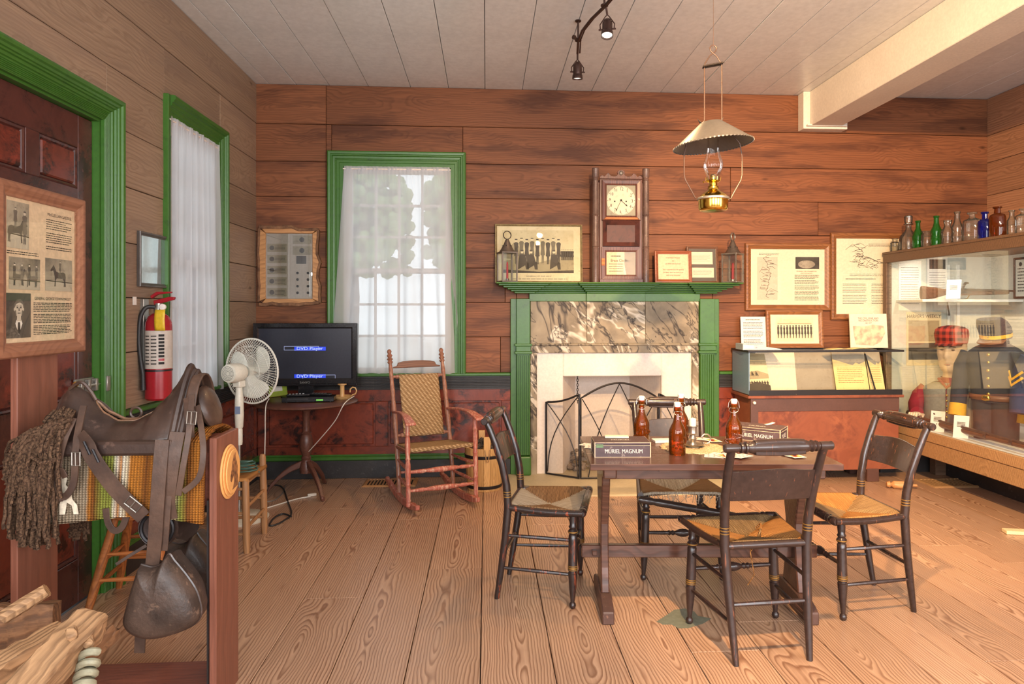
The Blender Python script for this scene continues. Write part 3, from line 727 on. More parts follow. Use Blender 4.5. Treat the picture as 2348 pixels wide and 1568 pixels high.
def make_chair(label, m, rushm, droop=False):
    t = thing('rush_seat_chair', label, 'chair', group='rush-seated chairs around the table')
    PP = [(0,.155,-.225), (.14,.162,-.203), (.30,.169,-.180), (.455,.176,-.165), (.56,.180,-.172), (.66,.185,-.192), (.76,.189,-.225), (.83,.191,-.252), (.862,.192,-.268)]
    for s in (-1, 1):
        lg = MB().tube([(s*x, y, z) for z, x, y in PP], [.0125,.0165,.0185,.0195,.019,.0185,.0175,.0165,.016], 12).build('back_post', m, t)
        for z, x, y in ((.505,.178,-.168), (.517,.1785,-.169), (.529,.179,-.170)): MB().tube([(s*x, y, z-.0018), (s*x, y, z+.0018)], .0203, 12).build('gold_band', m_gold, lg)
        fp_ = [(0,.009), (.012,.014), (.03,.0165), (.05,.0145), (.065,.0095), (.08,.0105), (.2,.0165), (.33,.021), (.37,.0225), (.376,.019), (.39,.019), (.396,.0225), (.43,.022), (.70,.0205), (.76,.0205), (.775,.016), (.79,.0215), (.81,.0225), (.83,.0155), (.85,.0205), (.87,.0155), (.93,.018), (1,.017)]
        a, b = (s*.205, .150, 0), (s*.188, .150, .445)
        lg = MB().turn(a, b, fp_, 14).build('front_leg', m, t)
        A, B = Vector(a), Vector(b)
        for q, hw in ((.405, .004), (.425, .008), (.445, .004), (.80, .006)): MB().tube([A.lerp(B, q-hw), A.lerp(B, q+hw)], .0228, 14).build('gold_band', m_gold, lg)
    # crest rail: turned ends, ringed collars, flattened pillow
    cz, cy = .868, -.272; pr = [(0,.014), (.01,.0175), (.12,.0165), (.125,.013), (.14,.013), (.145,.02), (.16,.0215), (.17,.016), (.18,.016), (.187,.0225), (.2,.024), (.213,.0175), (.222,.018), (.235,.022), (.25,.023)]
    pr = pr + [(.265,.024), (.5,.026)]; pr = pr + [(1-a, b) for a, b in pr[::-1][1:]]
    MB().turn((-.225, cy, cz), (.225, cy, cz), pr, 14).build('crest_rail', m, t)
    n = 10; rings = []
    for i in range(n+1):
        x = -.105+.21*i/n; hh = .028+.004*sin(pi*i/n); dd = .016; yb = cy-.003
        rings.append([(x, yb+dd, cz-hh), (x, yb+dd, cz+hh-.004), (x, yb+dd*.4, cz+hh), (x, yb-dd*.4, cz+hh), (x, yb-dd, cz+hh-.006), (x, yb-dd, cz-hh)])
    MB().loft(rings).build('crest_pillow', m, t, bev=.004, seg=2)
    # back slat, bowed
    n = 14; rings = []
    for i in range(n+1):
        u = i/n; x = -.183+.366*u; bow = -.022*sin(pi*u); zt = .765+.012*sin(pi*u)**2; zb = .640+.004*sin(pi*u)
        yb, yt = -.190+bow, -.228+bow
        rings.append([(x, yb+.005, zb), (x, yt+.005, zt), (x, yt-.005, zt), (x, yb-.005, zb)])
    MB().loft(rings).build('back_slat', m, t, bev=.002)
    # seat
    sz = .455; fl_, fr_, bl, br = (-.222,.185), (.222,.185), (-.178,-.158), (.178,-.158)
    def P(u, v): x0 = bl[0]+(fl_[0]-bl[0])*v; x1 = br[0]+(fr_[0]-br[0])*v; return (x0+(x1-x0)*u, bl[1]+(fl_[1]-bl[1])*v)
    mb = MB(); N = 40
    vs = []; 
    for j in range(N+1):
        for i in range(N+1):
            u, v = i/N, j/N; x, y = P(u, v); e = max(abs(u-.5), abs(v-.5))*2; dg = abs(abs(u-.5)-abs(v-.5))*2
            vs.append((x, y, sz - .030*(1-e**1.6) - .010*max(0, 1-dg*4)*(e > .05) + .006))
    fs = []; mi = []
    for j in range(N):
        for i in range(N):
            u, v = (i+.5)/N-.5, (j+.5)/N-.5; fs.append((j*(N+1)+i, j*(N+1)+i+1, (j+1)*(N+1)+i+1, (j+1)*(N+1)+i)); mi.append(0 if abs(u) > abs(v) else 1)
    mb.v = vs; mb.f = fs; mb.mi = mi; mb.build('rush_seat', rushm, t, solid=.012, ang=180)
    def rail(a, b, r1, nm, bend=0):
        A, B = Vector(a), Vector(b); pts = [A.lerp(B, k/8) + Vector((0,0,-bend*sin(pi*k/8))) for k in range(9)]
        MB().tube(pts, r1, 10).build(nm, m, t)
    for s in (-1, 1): rail((s*.178,-.165,sz-.002), (s*.226,.20,sz-.002), .0155, 'seat_rail', .008)
    rail((-.178,-.165,sz-.004), (.178,-.165,sz-.004), .015, 'seat_rail')
    if droop:
        o = MB().turn((-.26,.212,sz-.105), (.24,.205,sz-.02), [(0,.014),(.02,.018),(.12,.019),(.13,.015),(.14,.02),(.16,.02),(.17,.016),(.2,.019),(.8,.02),(.84,.016),(.87,.02),(.98,.018),(1,.014)], 12).build('loose_front_rail', m, t)
        fr = random.Random(5); mb = MB()
        for k in range(40):
            x = fr.uniform(-.18,.18); L = fr.uniform(.01,.05); mb.tube([(x,.183,sz), (x+fr.uniform(-.01,.01),.195,sz-L*.5), (x+fr.uniform(-.02,.02),.192,sz-L)], .0016, 4)
        mb.build('frayed_rush', rushm[1], t, kind='stuff')
    else:
        MB().turn((-.232,.196,sz-.004), (.232,.196,sz-.004), [(0,.012),(.02,.019),(.1,.0205),(.115,.016),(.13,.021),(.15,.021),(.165,.017),(.2,.0205),(.8,.0205),(.835,.017),(.85,.021),(.87,.021),(.885,.016),(.9,.0205),(.98,.019),(1,.012)], 12).build('front_seat_roll', m, t)
    # stretchers
    for s in (-1, 1):
        for z, ya, xa, yb, xb in ((.155, -.201, .1625, .150, .199), (.315, -.178, .1695, .150, .193)):
            MB().turn((s*xa, ya, z), (s*xb, yb, z), [(0,.0075),(.5,.0098),(1,.0075)], 8).build('side_stretcher', m, t)
    MB().turn((-.166,-.19,.225), (.166,-.19,.225), [(0,.0085),(.5,.011),(1,.0085)], 8).build('rear_stretcher', m, t)
    MB().turn((-.198,.150,.245), (.198,.150,.245), [(0,.008),(.25,.0105),(.3,.009),(.32,.014),(.345,.009),(.37,.014),(.395,.009),(.42,.013),(.46,.0195),(.5,.021),(.54,.0195),(.58,.013),(.605,.009),(.63,.014),(.655,.009),(.68,.014),(.7,.009),(.75,.0105),(1,.008)], 12).build('front_stretcher', m, t)
    return t
c = make_chair('dark rush-seat chair turned with its back outward, pulled up to the loose fan of cards', m_chA, r_tan); c.location = (1.122, 2.868, 0); c.rotation_euler = (0, 0, radians(4))
mb = MB(); mb.tube([(.02,.02,.44), (.012,.0,.36), (.02,-.02,.27), (.0,.0,.22)], .0022, 5).tube([(.012,0,.36),(.028,.012,.372),(.02,.02,.355)], .0022, 5); mb.build('loose_strand', r_tan[0], c)
mb = MB(); mb.tube([(.02,-.05,.44),(.03,-.06,.478),(.05,-.02,.486),(.07,.03,.47),(.062,.05,.447)], .004, 6); mb.build('loose_strand', r_orange[0], c)
c = make_chair('red-worn black rush-seat chair at the table end beside the rocking chair', m_chB, r_grey); c.location = (.305, 3.425, 0); c.rotation_euler = (0, 0, radians(-103))
c = make_chair('rush-seat chair with a loose hanging front rail between the table and the fire screen', m_chC, r_grey, True); c.location = (1.030, 3.640, 0); c.rotation_euler = (0, 0, radians(176))
c = make_chair('glossy black rush-seat chair at the table end beside the display cases', m_chR, r_orange); c.location = (1.755, 3.20, 0); c.rotation_euler = (0, 0, radians(92))

# ------------------------------------------------------------------ things on the table
m_amber = bottle_glass('amber_glass', srgb(216, 122, 36), .4, .12)
m_cap = paint('white_porcelain', srgb(240, 232, 222), .3, .04)
m_wire = paint('steel_wire', srgb(176, 170, 160), .3, .1, metal=.9)
m_rubber = paint('red_rubber', srgb(170, 60, 40), .6, .1)
def bottle(label, x, y, rz):
    t = thing('swing_top_bottle', label, 'bottle', (x, y, TZ), rz, group='amber swing-top bottles on the table')
    prof = [(0,.004), (.03,.002), (.036,0), (.0385,.006), (.0385,.09), (.0385,.100), (.0365,.114), (.030,.130), (.022,.144), (.017,.158), (.0145,.175), (.0135,.19), (.0135,.198), (.0165,.20), (.0165,.213), (.013,.216)]
    MB().lathe(prof, 24, cap=False).build('glass_body', m_amber, t)
    mb = MB()
    for k in range(26):
        a = 1.2*sin(k*2.4); z = .03+.05*((k*.618) % 1); mb.sph((.0388*cos(a-pi/2), .0388*sin(a-pi/2), z), (.006,.003,.005), 6, 4)
    for a in range(14):
        q = a/14*2*pi; u = .022*cos(q); mb.sph((.0392*sin(u/.0392), -.0392*cos(u/.0392), .055+.028*sin(q)), .003, 6, 4)
    mb.build('embossing', m_amber, t)
    cp = MB().lathe([(.010,.215),(.0145,.219),(.0145,.222),(.0155,.224),(.0155,.236),(.012,.240),(0,.241)], 16).build('stopper', m_cap, t)
    MB().lathe([(.0135,.214),(.0145,.2175),(.0135,.2195)], 16).build('seal_ring', m_rubber, cp)
    mb = MB()
    for s in (-1, 1): mb.tube([(s*.0165,0,.198), (s*.021,.002,.19), (s*.026,-.006,.20), (s*.023,-.004,.222), (s*.017,0,.232), (s*.010,0,.232)], .0014, 6).tube([(s*.0165,0,.198),(s*.022,-.012,.186),(s*.012,-.02,.178),(0,-.021,.176)], .0014, 6)
    mb.tube([(.0168*cos(a),.0168*sin(a),.198) for a in [2*pi*i/16 for i in range(16)]], .0014, 5, closed=True); mb.build('wire_bail', m_wire, t)
def tab(px, py): p = at(px, py, Z=TZ); return p.x, p.y
bottle('amber swing-top bottle in front of the pewter candlestick', *tab(1553, 1041), 20)
bottle('amber swing-top bottle behind the cigar box with MURIEL MAGNUM facing out', *tab(1471, 1019), -10)
bottle('amber swing-top bottle behind the pewter candlestick, near the rear chair', *tab(1561, 1011), 40)
bottle('amber swing-top bottle beside the cigar box with its corner turned outward', *tab(1683, 1030), -30)

m_boxbrown = paint('cigar_box_brown', srgb(78, 60, 62), .5, .12, 15, .1, wear=srgb(150, 134, 124), wearamt=1.0)
m_boxedge = paint('cigar_box_edge', srgb(190, 170, 142), .6, .12, 20, .1, wear=srgb(104, 84, 70))
m_boxwhite = paint('print_white', srgb(232, 222, 206), .6, .04)
m_boxgreen = paint('tax_stamp_green', srgb(96, 124, 86), .6, .15, 60)
def cigar_box(label, x, y, rz, w=.25, d=.15, h=.068):
    t = thing('cigar_box', label, 'box', (x, y, TZ), rz, group='cigar boxes on the table')
    MB().box((-w/2,-d/2,0), (w/2,d/2,h-.012)).build('box_body', m_boxbrown, t, bev=.001, smooth=False)
    ld = MB().box((-w/2-.001,-d/2-.001,h-.011), (w/2+.001,d/2+.001,h)).build('box_lid', m_boxbrown, t, bev=.001, smooth=False)
    mb = MB(); e = .0022; g = .0008
    for z in (h-.0145, h-.0015, .0015): mb.box((-w/2-g*2,-d/2-g*2,z-e/2),(w/2+g*2,d/2+g*2,z+e/2))
    for sx in (-1,1):
        for sy in (-1,1): mb.cbox((sx*(w/2), sy*(d/2), h/2), (.005,.005,h))
    mb.build('edge_binding', m_boxedge, t, smooth=False)
    text('MURIEL MAGNUM', .0265, m_boxwhite, t, .005, -d/2-.0012, h*.40, xs=.80, bold=.0003)
    text('MURIEL', .030, m_boxwhite, t, 0, -d*.12, h+.0006, M=Matrix.Identity(4), xs=.9, bold=.0006)
    text('MURIEL', .030, m_boxwhite, t, w/2+.0012, -.0, h*.42, M=RZ(90) @ FRONT, xs=.82, bold=.0005)
    MB().box((-w/2+.006, -d/2-.0016, h-.024), (-w/2+.038, -d/2-.0009, h-.009)).build('tax_stamp', m_boxgreen, t, smooth=False)
    return t
bx, by = tab(1430, 1049)
cigar_box('brown cigar box lettered MURIEL MAGNUM standing at the table corner', bx, by+.078, -3)
p = at(1789, 986, Z=TZ+.068)
cb2 = cigar_box('brown cigar box set cornerwise with a slip of paper on its lid', 0, 0, 0)
a2 = -37; off = RZ(a2) @ Vector((.125, -.075, 0)); cb2.location = (p.x-off.x, p.y-off.y, TZ); cb2.rotation_euler = (0,0,radians(a2))
o = MB().grid(lambda u, v: (.05*(u-.5), .03*(v-.5), .009*u*u), 6, 2).build('paper_slip', m_paper, M=T(p.x-off.x+.07, p.y-off.y+.03, TZ+.0695) @ RZ(10), solid=.0006); tag(o, 'torn slip of paper curling on the lid of the cornerwise cigar box', 'paper')
p = at(1404, 996, Z=TZ+.068)
o = MB().box((-.055,-.02,0), (.055,.02,.008)).build('card_pack', m_cream, M=T(bx-.01, by+.115, TZ+.0695) @ RZ(-6), bev=.001); tag(o, 'cream card packet lying on the lid of the MURIEL MAGNUM box', 'packet')

m_pewter = paint('pewter', srgb(176, 166, 152), .32, .15, 14, .08, metal=.85)
m_wax = paint('candle_wax', srgb(238, 228, 212), .5, .04)
cxp, cyp = tab(1588, 1024)
t = thing('pewter_candlestick', 'pewter chamber candlestick with ring handle standing on the doily', 'candlestick', (cxp, cyp, TZ+.0025))
MB().lathe([(0,.003),(.042,.002),(.053,.009),(.058,.014),(.059,.016),(.054,.014),(.042,.007),(.02,.008),(.016,.014),(.013,.02),(.016,.03),(.021,.038),(.014,.046),(.0125,.054),(.018,.058),(.021,.064),(.019,.07),(.021,.094),(.027,.097),(.027,.1),(.02,.1),(.0175,.09),(0,.088)], 24).build('holder', m_pewter, t)
MB().tube([(.052,0,.013)]+[(.066+.024*cos(a), 0, .034+.024*sin(a)) for a in [radians(d) for d in (-130,-90,-50,-10,30,70,110,150)]]+[(.05,0,.038)], .0042, 8).build('ring_handle', m_pewter, t)
o = MB().lathe([(.016,0),(.0165,.01),(.0165,.042),(.0155,.046),(.004,.044),(.001,.05)], 16).build('candle', m_wax, loc=(cxp, cyp, TZ+.0912)); tag(o, 'short cream candle stub burnt down in the pewter candlestick', 'candle')
mb = MB(); N = 72; R0 = .155
rings = [[(r*(1+.03*sin(18*a)*(r > .12))*cos(a), r*(1+.03*sin(18*a)*(r > .12))*sin(a), .0006+.0006*sin(9*a+r*40)) for a in [2*pi*k/N for k in range(N)]] for r in (.03,.06,.09,.115,.135,.155)]
mb.loft(rings, cap=False); mb.add(rings[0], [tuple(range(N))])
def doily():
    g = NT('lace_cream'); v = g.coords(); vo = g.n('TexVoronoi', None, Vector=v, Scale=170.0)
    g.base(g.mix(g.ramp(vo.outputs['Distance'], [(.25, 0), (.5, 1)]), srgb(232, 214, 178), srgb(186, 158, 118))); g.bump(vo.outputs['Distance'], .6, .004); return g.fin(.85, 0, .2)
o = mb.build('doily', doily(), loc=(cxp-.005, cyp-.02, TZ+.0005), solid=.0012); tag(o, 'cream scalloped lace doily under the pewter candlestick', 'doily')

m_card = paint('card_white', srgb(242, 234, 222), .45, .02); m_red = paint('card_red', srgb(196, 60, 44), .6, .05); m_blue = paint('card_yellow', srgb(208, 168, 84), .6, .2, 40)
def card(label, px, py, rz, group, face, lift=0):
    x, y = tab(px, py); t = tag(MB().box((-.031,-.044,0), (.031,.044,.0007)).build('playing_card', m_card, M=T(x, y, TZ+.0004+lift) @ RZ(rz), smooth=False), label, 'playing card', group)
    mb = MB()
    if face == 'court':
        mb.box((-.021,-.034,.0007),(.021,.034,.0009), 0); mb.box((-.016,-.028,.0009),(.0,.0,.0011), 1); mb.box((0,0,.0009),(.016,.028,.0011), 1); mb.box((-.008,-.01,.0011),(.008,.01,.0012), 2)
        mb.build('court_print', [m_blue, m_red, m_ink], t, smooth=False)
    else:
        mi = 0
        for sx in (-1, 1):
            for q in range(3): mb.add([(sx*.012-.005,(q-1)*.025,.0009),(sx*.012,(q-1)*.025-.006,.0009),(sx*.012+.005,(q-1)*.025,.0009),(sx*.012,(q-1)*.025+.006,.0009)], [(0,1,2,3)])
        mb.build('pips', m_red if face == 'red' else m_ink, t, smooth=False)
G1 = 'cards fanned by the outward-turned chair'; L1 = 'playing card in the loose fan under the crest of the outward-turned chair'
for i, (px, py, rz, f) in enumerate([(1638,1046,70,'black'), (1652,1043,50,'red'), (1664,1047,20,'court'), (1676,1045,-10,'black'), (1688,1048,-30,'court'), (1700,1049,-60,'red')]): card(L1, px, py, rz, G1, f, i*.0014)
G2 = 'cards fanned at the far table end'; L2 = 'playing card in the small fan on the bare end of the table'
for i, (px, py, rz, f) in enumerate([(1776,1038,60,'black'), (1790,1041,40,'red'), (1806,1044,25,'court'), (1822,1047,10,'court')]): card(L2, px, py, rz, G2, f, i*.0014)
G3 = 'cards beside the cigar box'; L3 = 'playing card lying at the table corner behind the MURIEL MAGNUM box'
for i, (px, py, rz, f) in enumerate([(1352,1020,55,'red'), (1362,1026,75,'black')]): card(L3, px, py, rz, G3, f, i*.0014)
G4 = 'cards behind the candlestick'; L4 = 'playing card in the fan spread behind the pewter candlestick'
for i, (px, py, rz, f) in enumerate([(1606,1006,60,'court'), (1620,1008,35,'red'), (1634,1011,10,'court')]): card(L4, px, py, rz, G4, f, i*.0014)
x, y = tab(1518, 1013)
o = MB().box((-.045,-.032,0), (.045,.032,.012)).build('card_deck', m_card, M=T(x, y, TZ+.0005) @ RZ(4), bev=.001); tag(o, 'squared white deck of cards lying between two bottles', 'card deck')
# ------------------------------------------------------------------ pictures, prints and other wall things
def framed(name, label, cat, M, w, h, fw, fd, mf, paper, prof=None, glazed=True, group=None, inset=.4):
    """framed sheet: x centred, z from 0, back at y=0, facing -y; returns thing and depth of the sheet face"""
    t = thing(name, label, cat, group=group); t.matrix_world = M
    a, b = w/2-fw, h-fw
    prof = prof or [(0,0), (0,fd*.55), (fw*.18,fd*.62), (fw*.35,fd*.8), (fw*.6,fd), (fw*.9,fd*.95), (fw,fd*.75), (fw,0)]
    mb = MB(); sweep(mb, [(-a,fw), (-a,b), (a,b), (a,fw), (-a,fw)], prof); mb.build('frame', mf, t, smooth=False)
    MB().box((-a-.002, -fd*inset, fw-.002), (a+.002, -.001, b+.002)).build('sheet', paper, t, smooth=False)
    if glazed: MB().box((-a-.001, -fd*inset-.0065, fw-.001), (a+.001, -fd*inset-.005, b+.001)).build('glass', m_glass, t, smooth=False)
    return t, -fd*inset-.0008
def circle(cx_, cz, r, n=14, sx=1): return [(cx_+r*sx*cos(2*pi*k/n), cz+r*sin(2*pi*k/n)) for k in range(n)]
def flat(mb, poly, y, mi=0):
    n = len(poly); a2 = sum(poly[i][0]*poly[(i+1)%n][1]-poly[(i+1)%n][0]*poly[i][1] for i in range(n))
    if a2 < 0: poly = poly[::-1]
    mb.add([(x, y, z) for x, z in poly], [tuple(range(n))], mi)
def figure(mb, x, z, h, y, rr, mi=0, face=None, seated=False, wk=.13):
    """small printed soldier: head, frock coat, legs"""
    w = h*wk; k = rr.uniform(-.02, .02)*h
    if seated:
        flat(mb, [(x-w*1.2,z), (x-w*1.1,z+h*.3), (x-w*.8,z+h*.58), (x+w*.8,z+h*.58), (x+w*1.4,z+h*.3), (x+w*1.9,z+h*.25), (x+w*2.0,z), (x+w*1.2,z), (x+w*.9,z+h*.16)], y, mi); hz = z+h*.68
    else:
        flat(mb, [(x-w*.55,z), (x-w*.5,z+h*.3), (x-w*1.05,z+h*.32), (x-w*.75,z+h*.6), (x-w*1.1,z+h*.82), (x-w*.4,z+h*.87), (x+w*.4,z+h*.87), (x+w*1.1,z+h*.82), (x+w*.75,z+h*.6), (x+w*1.05,z+h*.32), (x+w*.55,z+h*.3), (x+w*.5,z), (x+w*.1,z), (x,z+h*.28), (x-w*.1,z)], y, mi); hz = z+h*.93
    flat(mb, circle(x+k*.3, hz, h*.065, 9, .85), y-.0002, mi if face is None else face)
    flat(mb, [(x-h*.055, hz+h*.02), (x-h*.05, hz+h*.07), (x+h*.05, hz+h*.07), (x+h*.055, hz+h*.02)], y-.0003, mi)
def aged(name, a, b, c):
    g = NT(name); v = g.coords(); n1 = g.noise(v, 4, 5, .65); n2 = g.noise(v, 34, 4, .6)
    col = g.mix(g.ramp(n1, [(.3, 0), (.7, 1)]), a, b); col = g.mix(g.math('MULTIPLY', g.ramp(n2, [(.55, 0), (.75, 1)]), .5), col, c); g.base(col); return g.fin(.7, 0, .3)
m_sepia = aged('sepia_paper', srgb(206, 188, 148), srgb(224, 208, 172), srgb(180, 156, 114))
m_sepmid = aged('sepia_midtone', srgb(150, 136, 106), srgb(176, 160, 126), srgb(112, 98, 78))
m_sepdark = aged('sepia_dark', srgb(66, 58, 50), srgb(96, 86, 72), srgb(46, 40, 36))
m_photo = aged('photo_grey', srgb(120, 108, 96), srgb(186, 172, 152), srgb(58, 50, 46))
m_photodark = aged('photo_dark', srgb(58, 52, 48), srgb(92, 84, 76), srgb(34, 30, 30))
m_skinprint = paint('photo_highlight', srgb(206, 190, 168), .7, .06, 10, 0)
m_oak = wood('frame_oak', srgb(150, 98, 58), srgb(92, 56, 32), ring=.01, amp=.05, rough=.4, streak=.5, contrast=.5, tone=.05)
m_oakred = wood('frame_reddish', srgb(150, 82, 50), srgb(100, 50, 32), ring=.01, amp=.05, rough=.35, streak=.4, contrast=.4, tone=.05)
m_oakdark = wood('frame_brown', srgb(124, 84, 62), srgb(74, 48, 38), ring=.01, amp=.05, rough=.4, streak=.4, contrast=.5, tone=.05)
m_gilt = paint('tarnished_gilt', srgb(140, 122, 84), .45, .3, 30, .15, metal=.3, wear=srgb(80, 66, 50))
m_orangepap = paint('tan_card', srgb(226, 196, 160), .7, .05, 60, 0)

MY = D - .19       # depth at which things stand on the mantel shelf
def on_mantel(px): return at(px, 640, Y=MY).x
# large lithograph, leaning on the wall
x0, x1 = at(1135, 600, Y=D-.10).x, at(1337, 600, Y=D-.10).x; w = x1-x0; h = .50
t, y = framed('framed_lithograph', 'large sepia print of a group of army officers leaning on the mantelpiece', 'picture', T((x0+x1)/2, D-.06, SHELF) @ RX(-3), w, h, .018, .02, m_gilt, m_sepia)
mb = MB(); X0, X1 = -w*.42, w*.40; Z0, Z1 = h*.17, h*.90
flat(mb, [(X0,Z0), (X1,Z0), (X1,Z1), (X0,Z1)], y, 0)
mb.build('print_field', aged('sepia_sky', srgb(188, 172, 132), srgb(214, 198, 160), srgb(166, 148, 108)), t, smooth=False)
mb = MB(); flat(mb, [(X0,Z0), (X1,Z0), (X1,Z0+.11), (X1*.5,Z0+.13), (0,Z0+.09), (X0*.6,Z0+.12), (X0,Z0+.10)], y-.0004, 0); flat(mb, [(X1*.45,Z0+.12), (X1*.6,Z0+.165), (X1*.8,Z0+.15), (X1,Z0+.17), (X1,Z0+.1)], y-.0003, 0); flat(mb, [(X0,Z0+.13),(X0+.1,Z0+.26),(X0+.18,Z0+.2),(X0+.2,Z0+.1)], y-.0003, 0); mb.build('print_ground', m_sepmid, t, smooth=False)
rr = random.Random(3); mb = MB()
for k in range(9): figure(mb, X0+.12+.045*k, Z0+.075+.01*(k % 2), .215, y-.0006-.0002*k, rr, k % 2 * 2, 1, False, .085)
for x_ in (X0+.17, X0+.245, X0+.44): figure(mb, x_, Z0+.03, .22, y-.003, rr, 0, 1, True)
for k in range(7): figure(mb, X1-.10+.015*k, Z0+.11, .09, y-.001, rr, 0, 1)
flat(mb, [(X0,Z0), (X1,Z0), (X1,Z0+.025), (0,Z0+.012), (X0,Z0+.03)], y-.0006)
mb.build('printed_officers', [m_sepdark, m_sepia, aged('sepia_grey', srgb(104, 94, 76), srgb(130, 118, 96), srgb(70, 62, 52))], t, smooth=False, kind='stuff')
text('GENERALS OF OUR ARMY', .017, m_grey_ink, t, 0, y-.0004, h*.115, xs=1.1); mb = MB(); textlines(mb, -w*.3, w*.33, h*.055, h*.085, 1, .004, y-.0004); mb.build('caption', m_grey_ink, t, smooth=False, kind='stuff')

# lanterns
m_tin = paint('dull_tin', srgb(150, 142, 132), .38, .2, 18, .12, metal=.7, wear=srgb(96, 88, 80))
m_tindark = paint('dark_tin', srgb(106, 96, 88), .42, .2, 18, .12, metal=.6)
m_redwax = paint('red_wax', srgb(150, 34, 40), .45, .08)
def lantern(label, x, rz, ms):
    t = thing('tin_lantern', label, 'lantern', (x, MY-.035, SHELF), rz, group='tin candle lanterns on the mantel'); s = .062
    MB().box((-s-.006,-s-.006,0), (s+.006,s+.006,.012)).build('base', ms, t, bev=.002, smooth=False)
    for sx in (-1,1):
        for sy in (-1,1): MB().cbox((sx*s, sy*s, .125), (.010,.010,.23)).build('corner_strip', ms, t, smooth=False)
    MB().box((-s-.008,-s-.008,.236), (s+.008,s+.008,.247)).build('top_plate', ms, t, bev=.002, smooth=False)
    for k in range(4): MB().box((-s+.006,-s-.001,.013), (s-.006,-s+.001,.236)).build('glass_pane', m_glass, t, M=RZ(90*k), smooth=False)
    ch = MB().lathe([(.068,.247),(.05,.272),(.03,.31),(.016,.345),(.012,.352),(0,.354)], 18).build('chimney_cone', m_tindark, t)
    mb = MB()
    for k in range(6): a = k*pi/3; mb.sph((.0375*cos(a),.0375*sin(a),.298), .005, 8, 6)
    mb.build('vent_hole', m_ink, ch, kind='stuff')
    MB().tube([(.033*cos(a), 0, .386+.033*sin(a)) for a in [2*pi*k/24 for k in range(24)]], .0035, 8, closed=True, sx=2.2).build('carry_ring', ms, t)
    MB().lathe([(.016,.012),(.016,.03),(.013,.03),(.013,.016),(0,.016)], 14).build('candle_socket', ms, t)
    o = MB().lathe([(.0,.0),(.0098,.0),(.0094,.06),(.0088,.13),(.006,.145),(.002,.15)], 14).build('red_candle', m_redwax); o.location = (x, MY-.035, SHELF+.0175); o.rotation_euler = (radians(2), 0, 0)
    return o
tag(lantern('grey tin lantern with red candle standing before the officers print', at(1163, 640, Y=MY-.035).x, 18, m_tindark), 'red candle inside the lantern before the officers print', 'candle')
tag(lantern('bright-edged tin lantern with red candle on the mantel end by the small framed receipt', at(1680, 640, Y=MY-.035).x, 42, m_tin), 'red candle inside the lantern by the small framed receipt', 'candle')

# two small frames
xa, xb = at(1502, 610, Y=MY).x, at(1587, 610, Y=MY).x
t, y = framed('framed_note', 'red-brown framed typed note about the hotel on the mantel', 'picture', T((xa+xb)/2, MY+.01, SHELF) @ RX(-5), xb-xa, .272, .03, .016, m_oakred, m_orangepap)
for s_, z_ in (('Chief William McIntosh', .212), ('and', .186), ('Joel Bailey built this hotel.', .162), ('This is a payment for a bill signed by', .112), ('Joel Bailey which was found in the', .088), ('walls during renovation!', .064)): text(s_, .0155, m_ink, t, 0, y, z_, xs=.80)
xa, xb = at(1576, 600, Y=MY+.09).x, at(1648, 600, Y=MY+.09).x
t, y = framed('framed_receipt', 'narrow brown frame holding two old paper slips behind the typed note', 'picture', T((xa+xb)/2, MY+.10, SHELF) @ RX(-5), xb-xa, .318, .02, .016, m_oakdark, paint('grey_mount', srgb(104, 92, 84), .8, .1))
for z0, z1, dx in ((.165,.27,-.008), (.05,.135,.0)):
    s_ = MB().box((-.092+dx, y-.0012, z0), (.098+dx, y-.0002, z1)).build('paper_slip', m_cream, t, smooth=False); mb = MB(); textlines(mb, -.08+dx, .08+dx, z0+.02, z1-.02, 5, .0022, y-.0016, seed=int(z0*100)); mb.build('handwriting', m_grey_ink, s_, smooth=False, kind='stuff')

# ------------------------------------------------------------------ mantel clock
m_clk = wood('clock_mahogany', srgb(112, 70, 58), srgb(64, 40, 36), ring=.02, amp=.05, rough=.35, streak=.6, contrast=.5, tone=.04, axis=2)
m_clkf = faux_grain('clock_flame_veneer', srgb(106, 58, 48), srgb(72, 40, 36), srgb(40, 26, 26), .5)
m_clkcol = paint('clock_column', srgb(104, 82, 74), .38, .25, 25, .2, wear=srgb(160, 136, 120), wearamt=.7)
m_raw = wood('raw_orange_wood', srgb(204, 126, 66), srgb(130, 70, 36), ring=.01, rough=.6)
m_dial = aged('dial_cream', srgb(214, 196, 168), srgb(228, 212, 188), srgb(190, 168, 136))
m_dialplate = aged('dial_plate_grey', srgb(140, 136, 118), srgb(160, 154, 134), srgb(110, 106, 92))
ck = thing('shelf_clock', 'tall mahogany column clock with cream dial standing on the mantel', 'clock', (at(1421, 640, Y=MY+.03).x, MY+.03, SHELF)); k_ = .0
MB().box((-.178,-.05,.0), (.178,.11,.86)).build('case', m_clk, ck, bev=.003, smooth=False)
MB().box((-.235,-.03,.0), (-.178,.11,.835)).build('side_board', m_clk, ck, bev=.002, smooth=False); MB().box((.178,-.03,.0), (.235,.11,.835)).build('side_board', m_clk, ck, bev=.002, smooth=False)
for s in (-1,1):
    MB().lathe([(.026,0),(.026,.282),(.028,.285),(.023,.293),(.028,.301),(.026,.306),(.026,.548),(.028,.55),(.023,.558),(.028,.566),(.026,.571),(.025,.845),(.02,.85),(.023,.858),(.02,.866),(.027,.878),(.030,.945),(.026,.95)], 18, M=T(s*.212,-.045,0)).build('column', m_clkcol, ck)
MB().box((-.182,-.075,0), (.182,-.05,.030)).build('base_board', m_clk, ck, bev=.003, smooth=False)
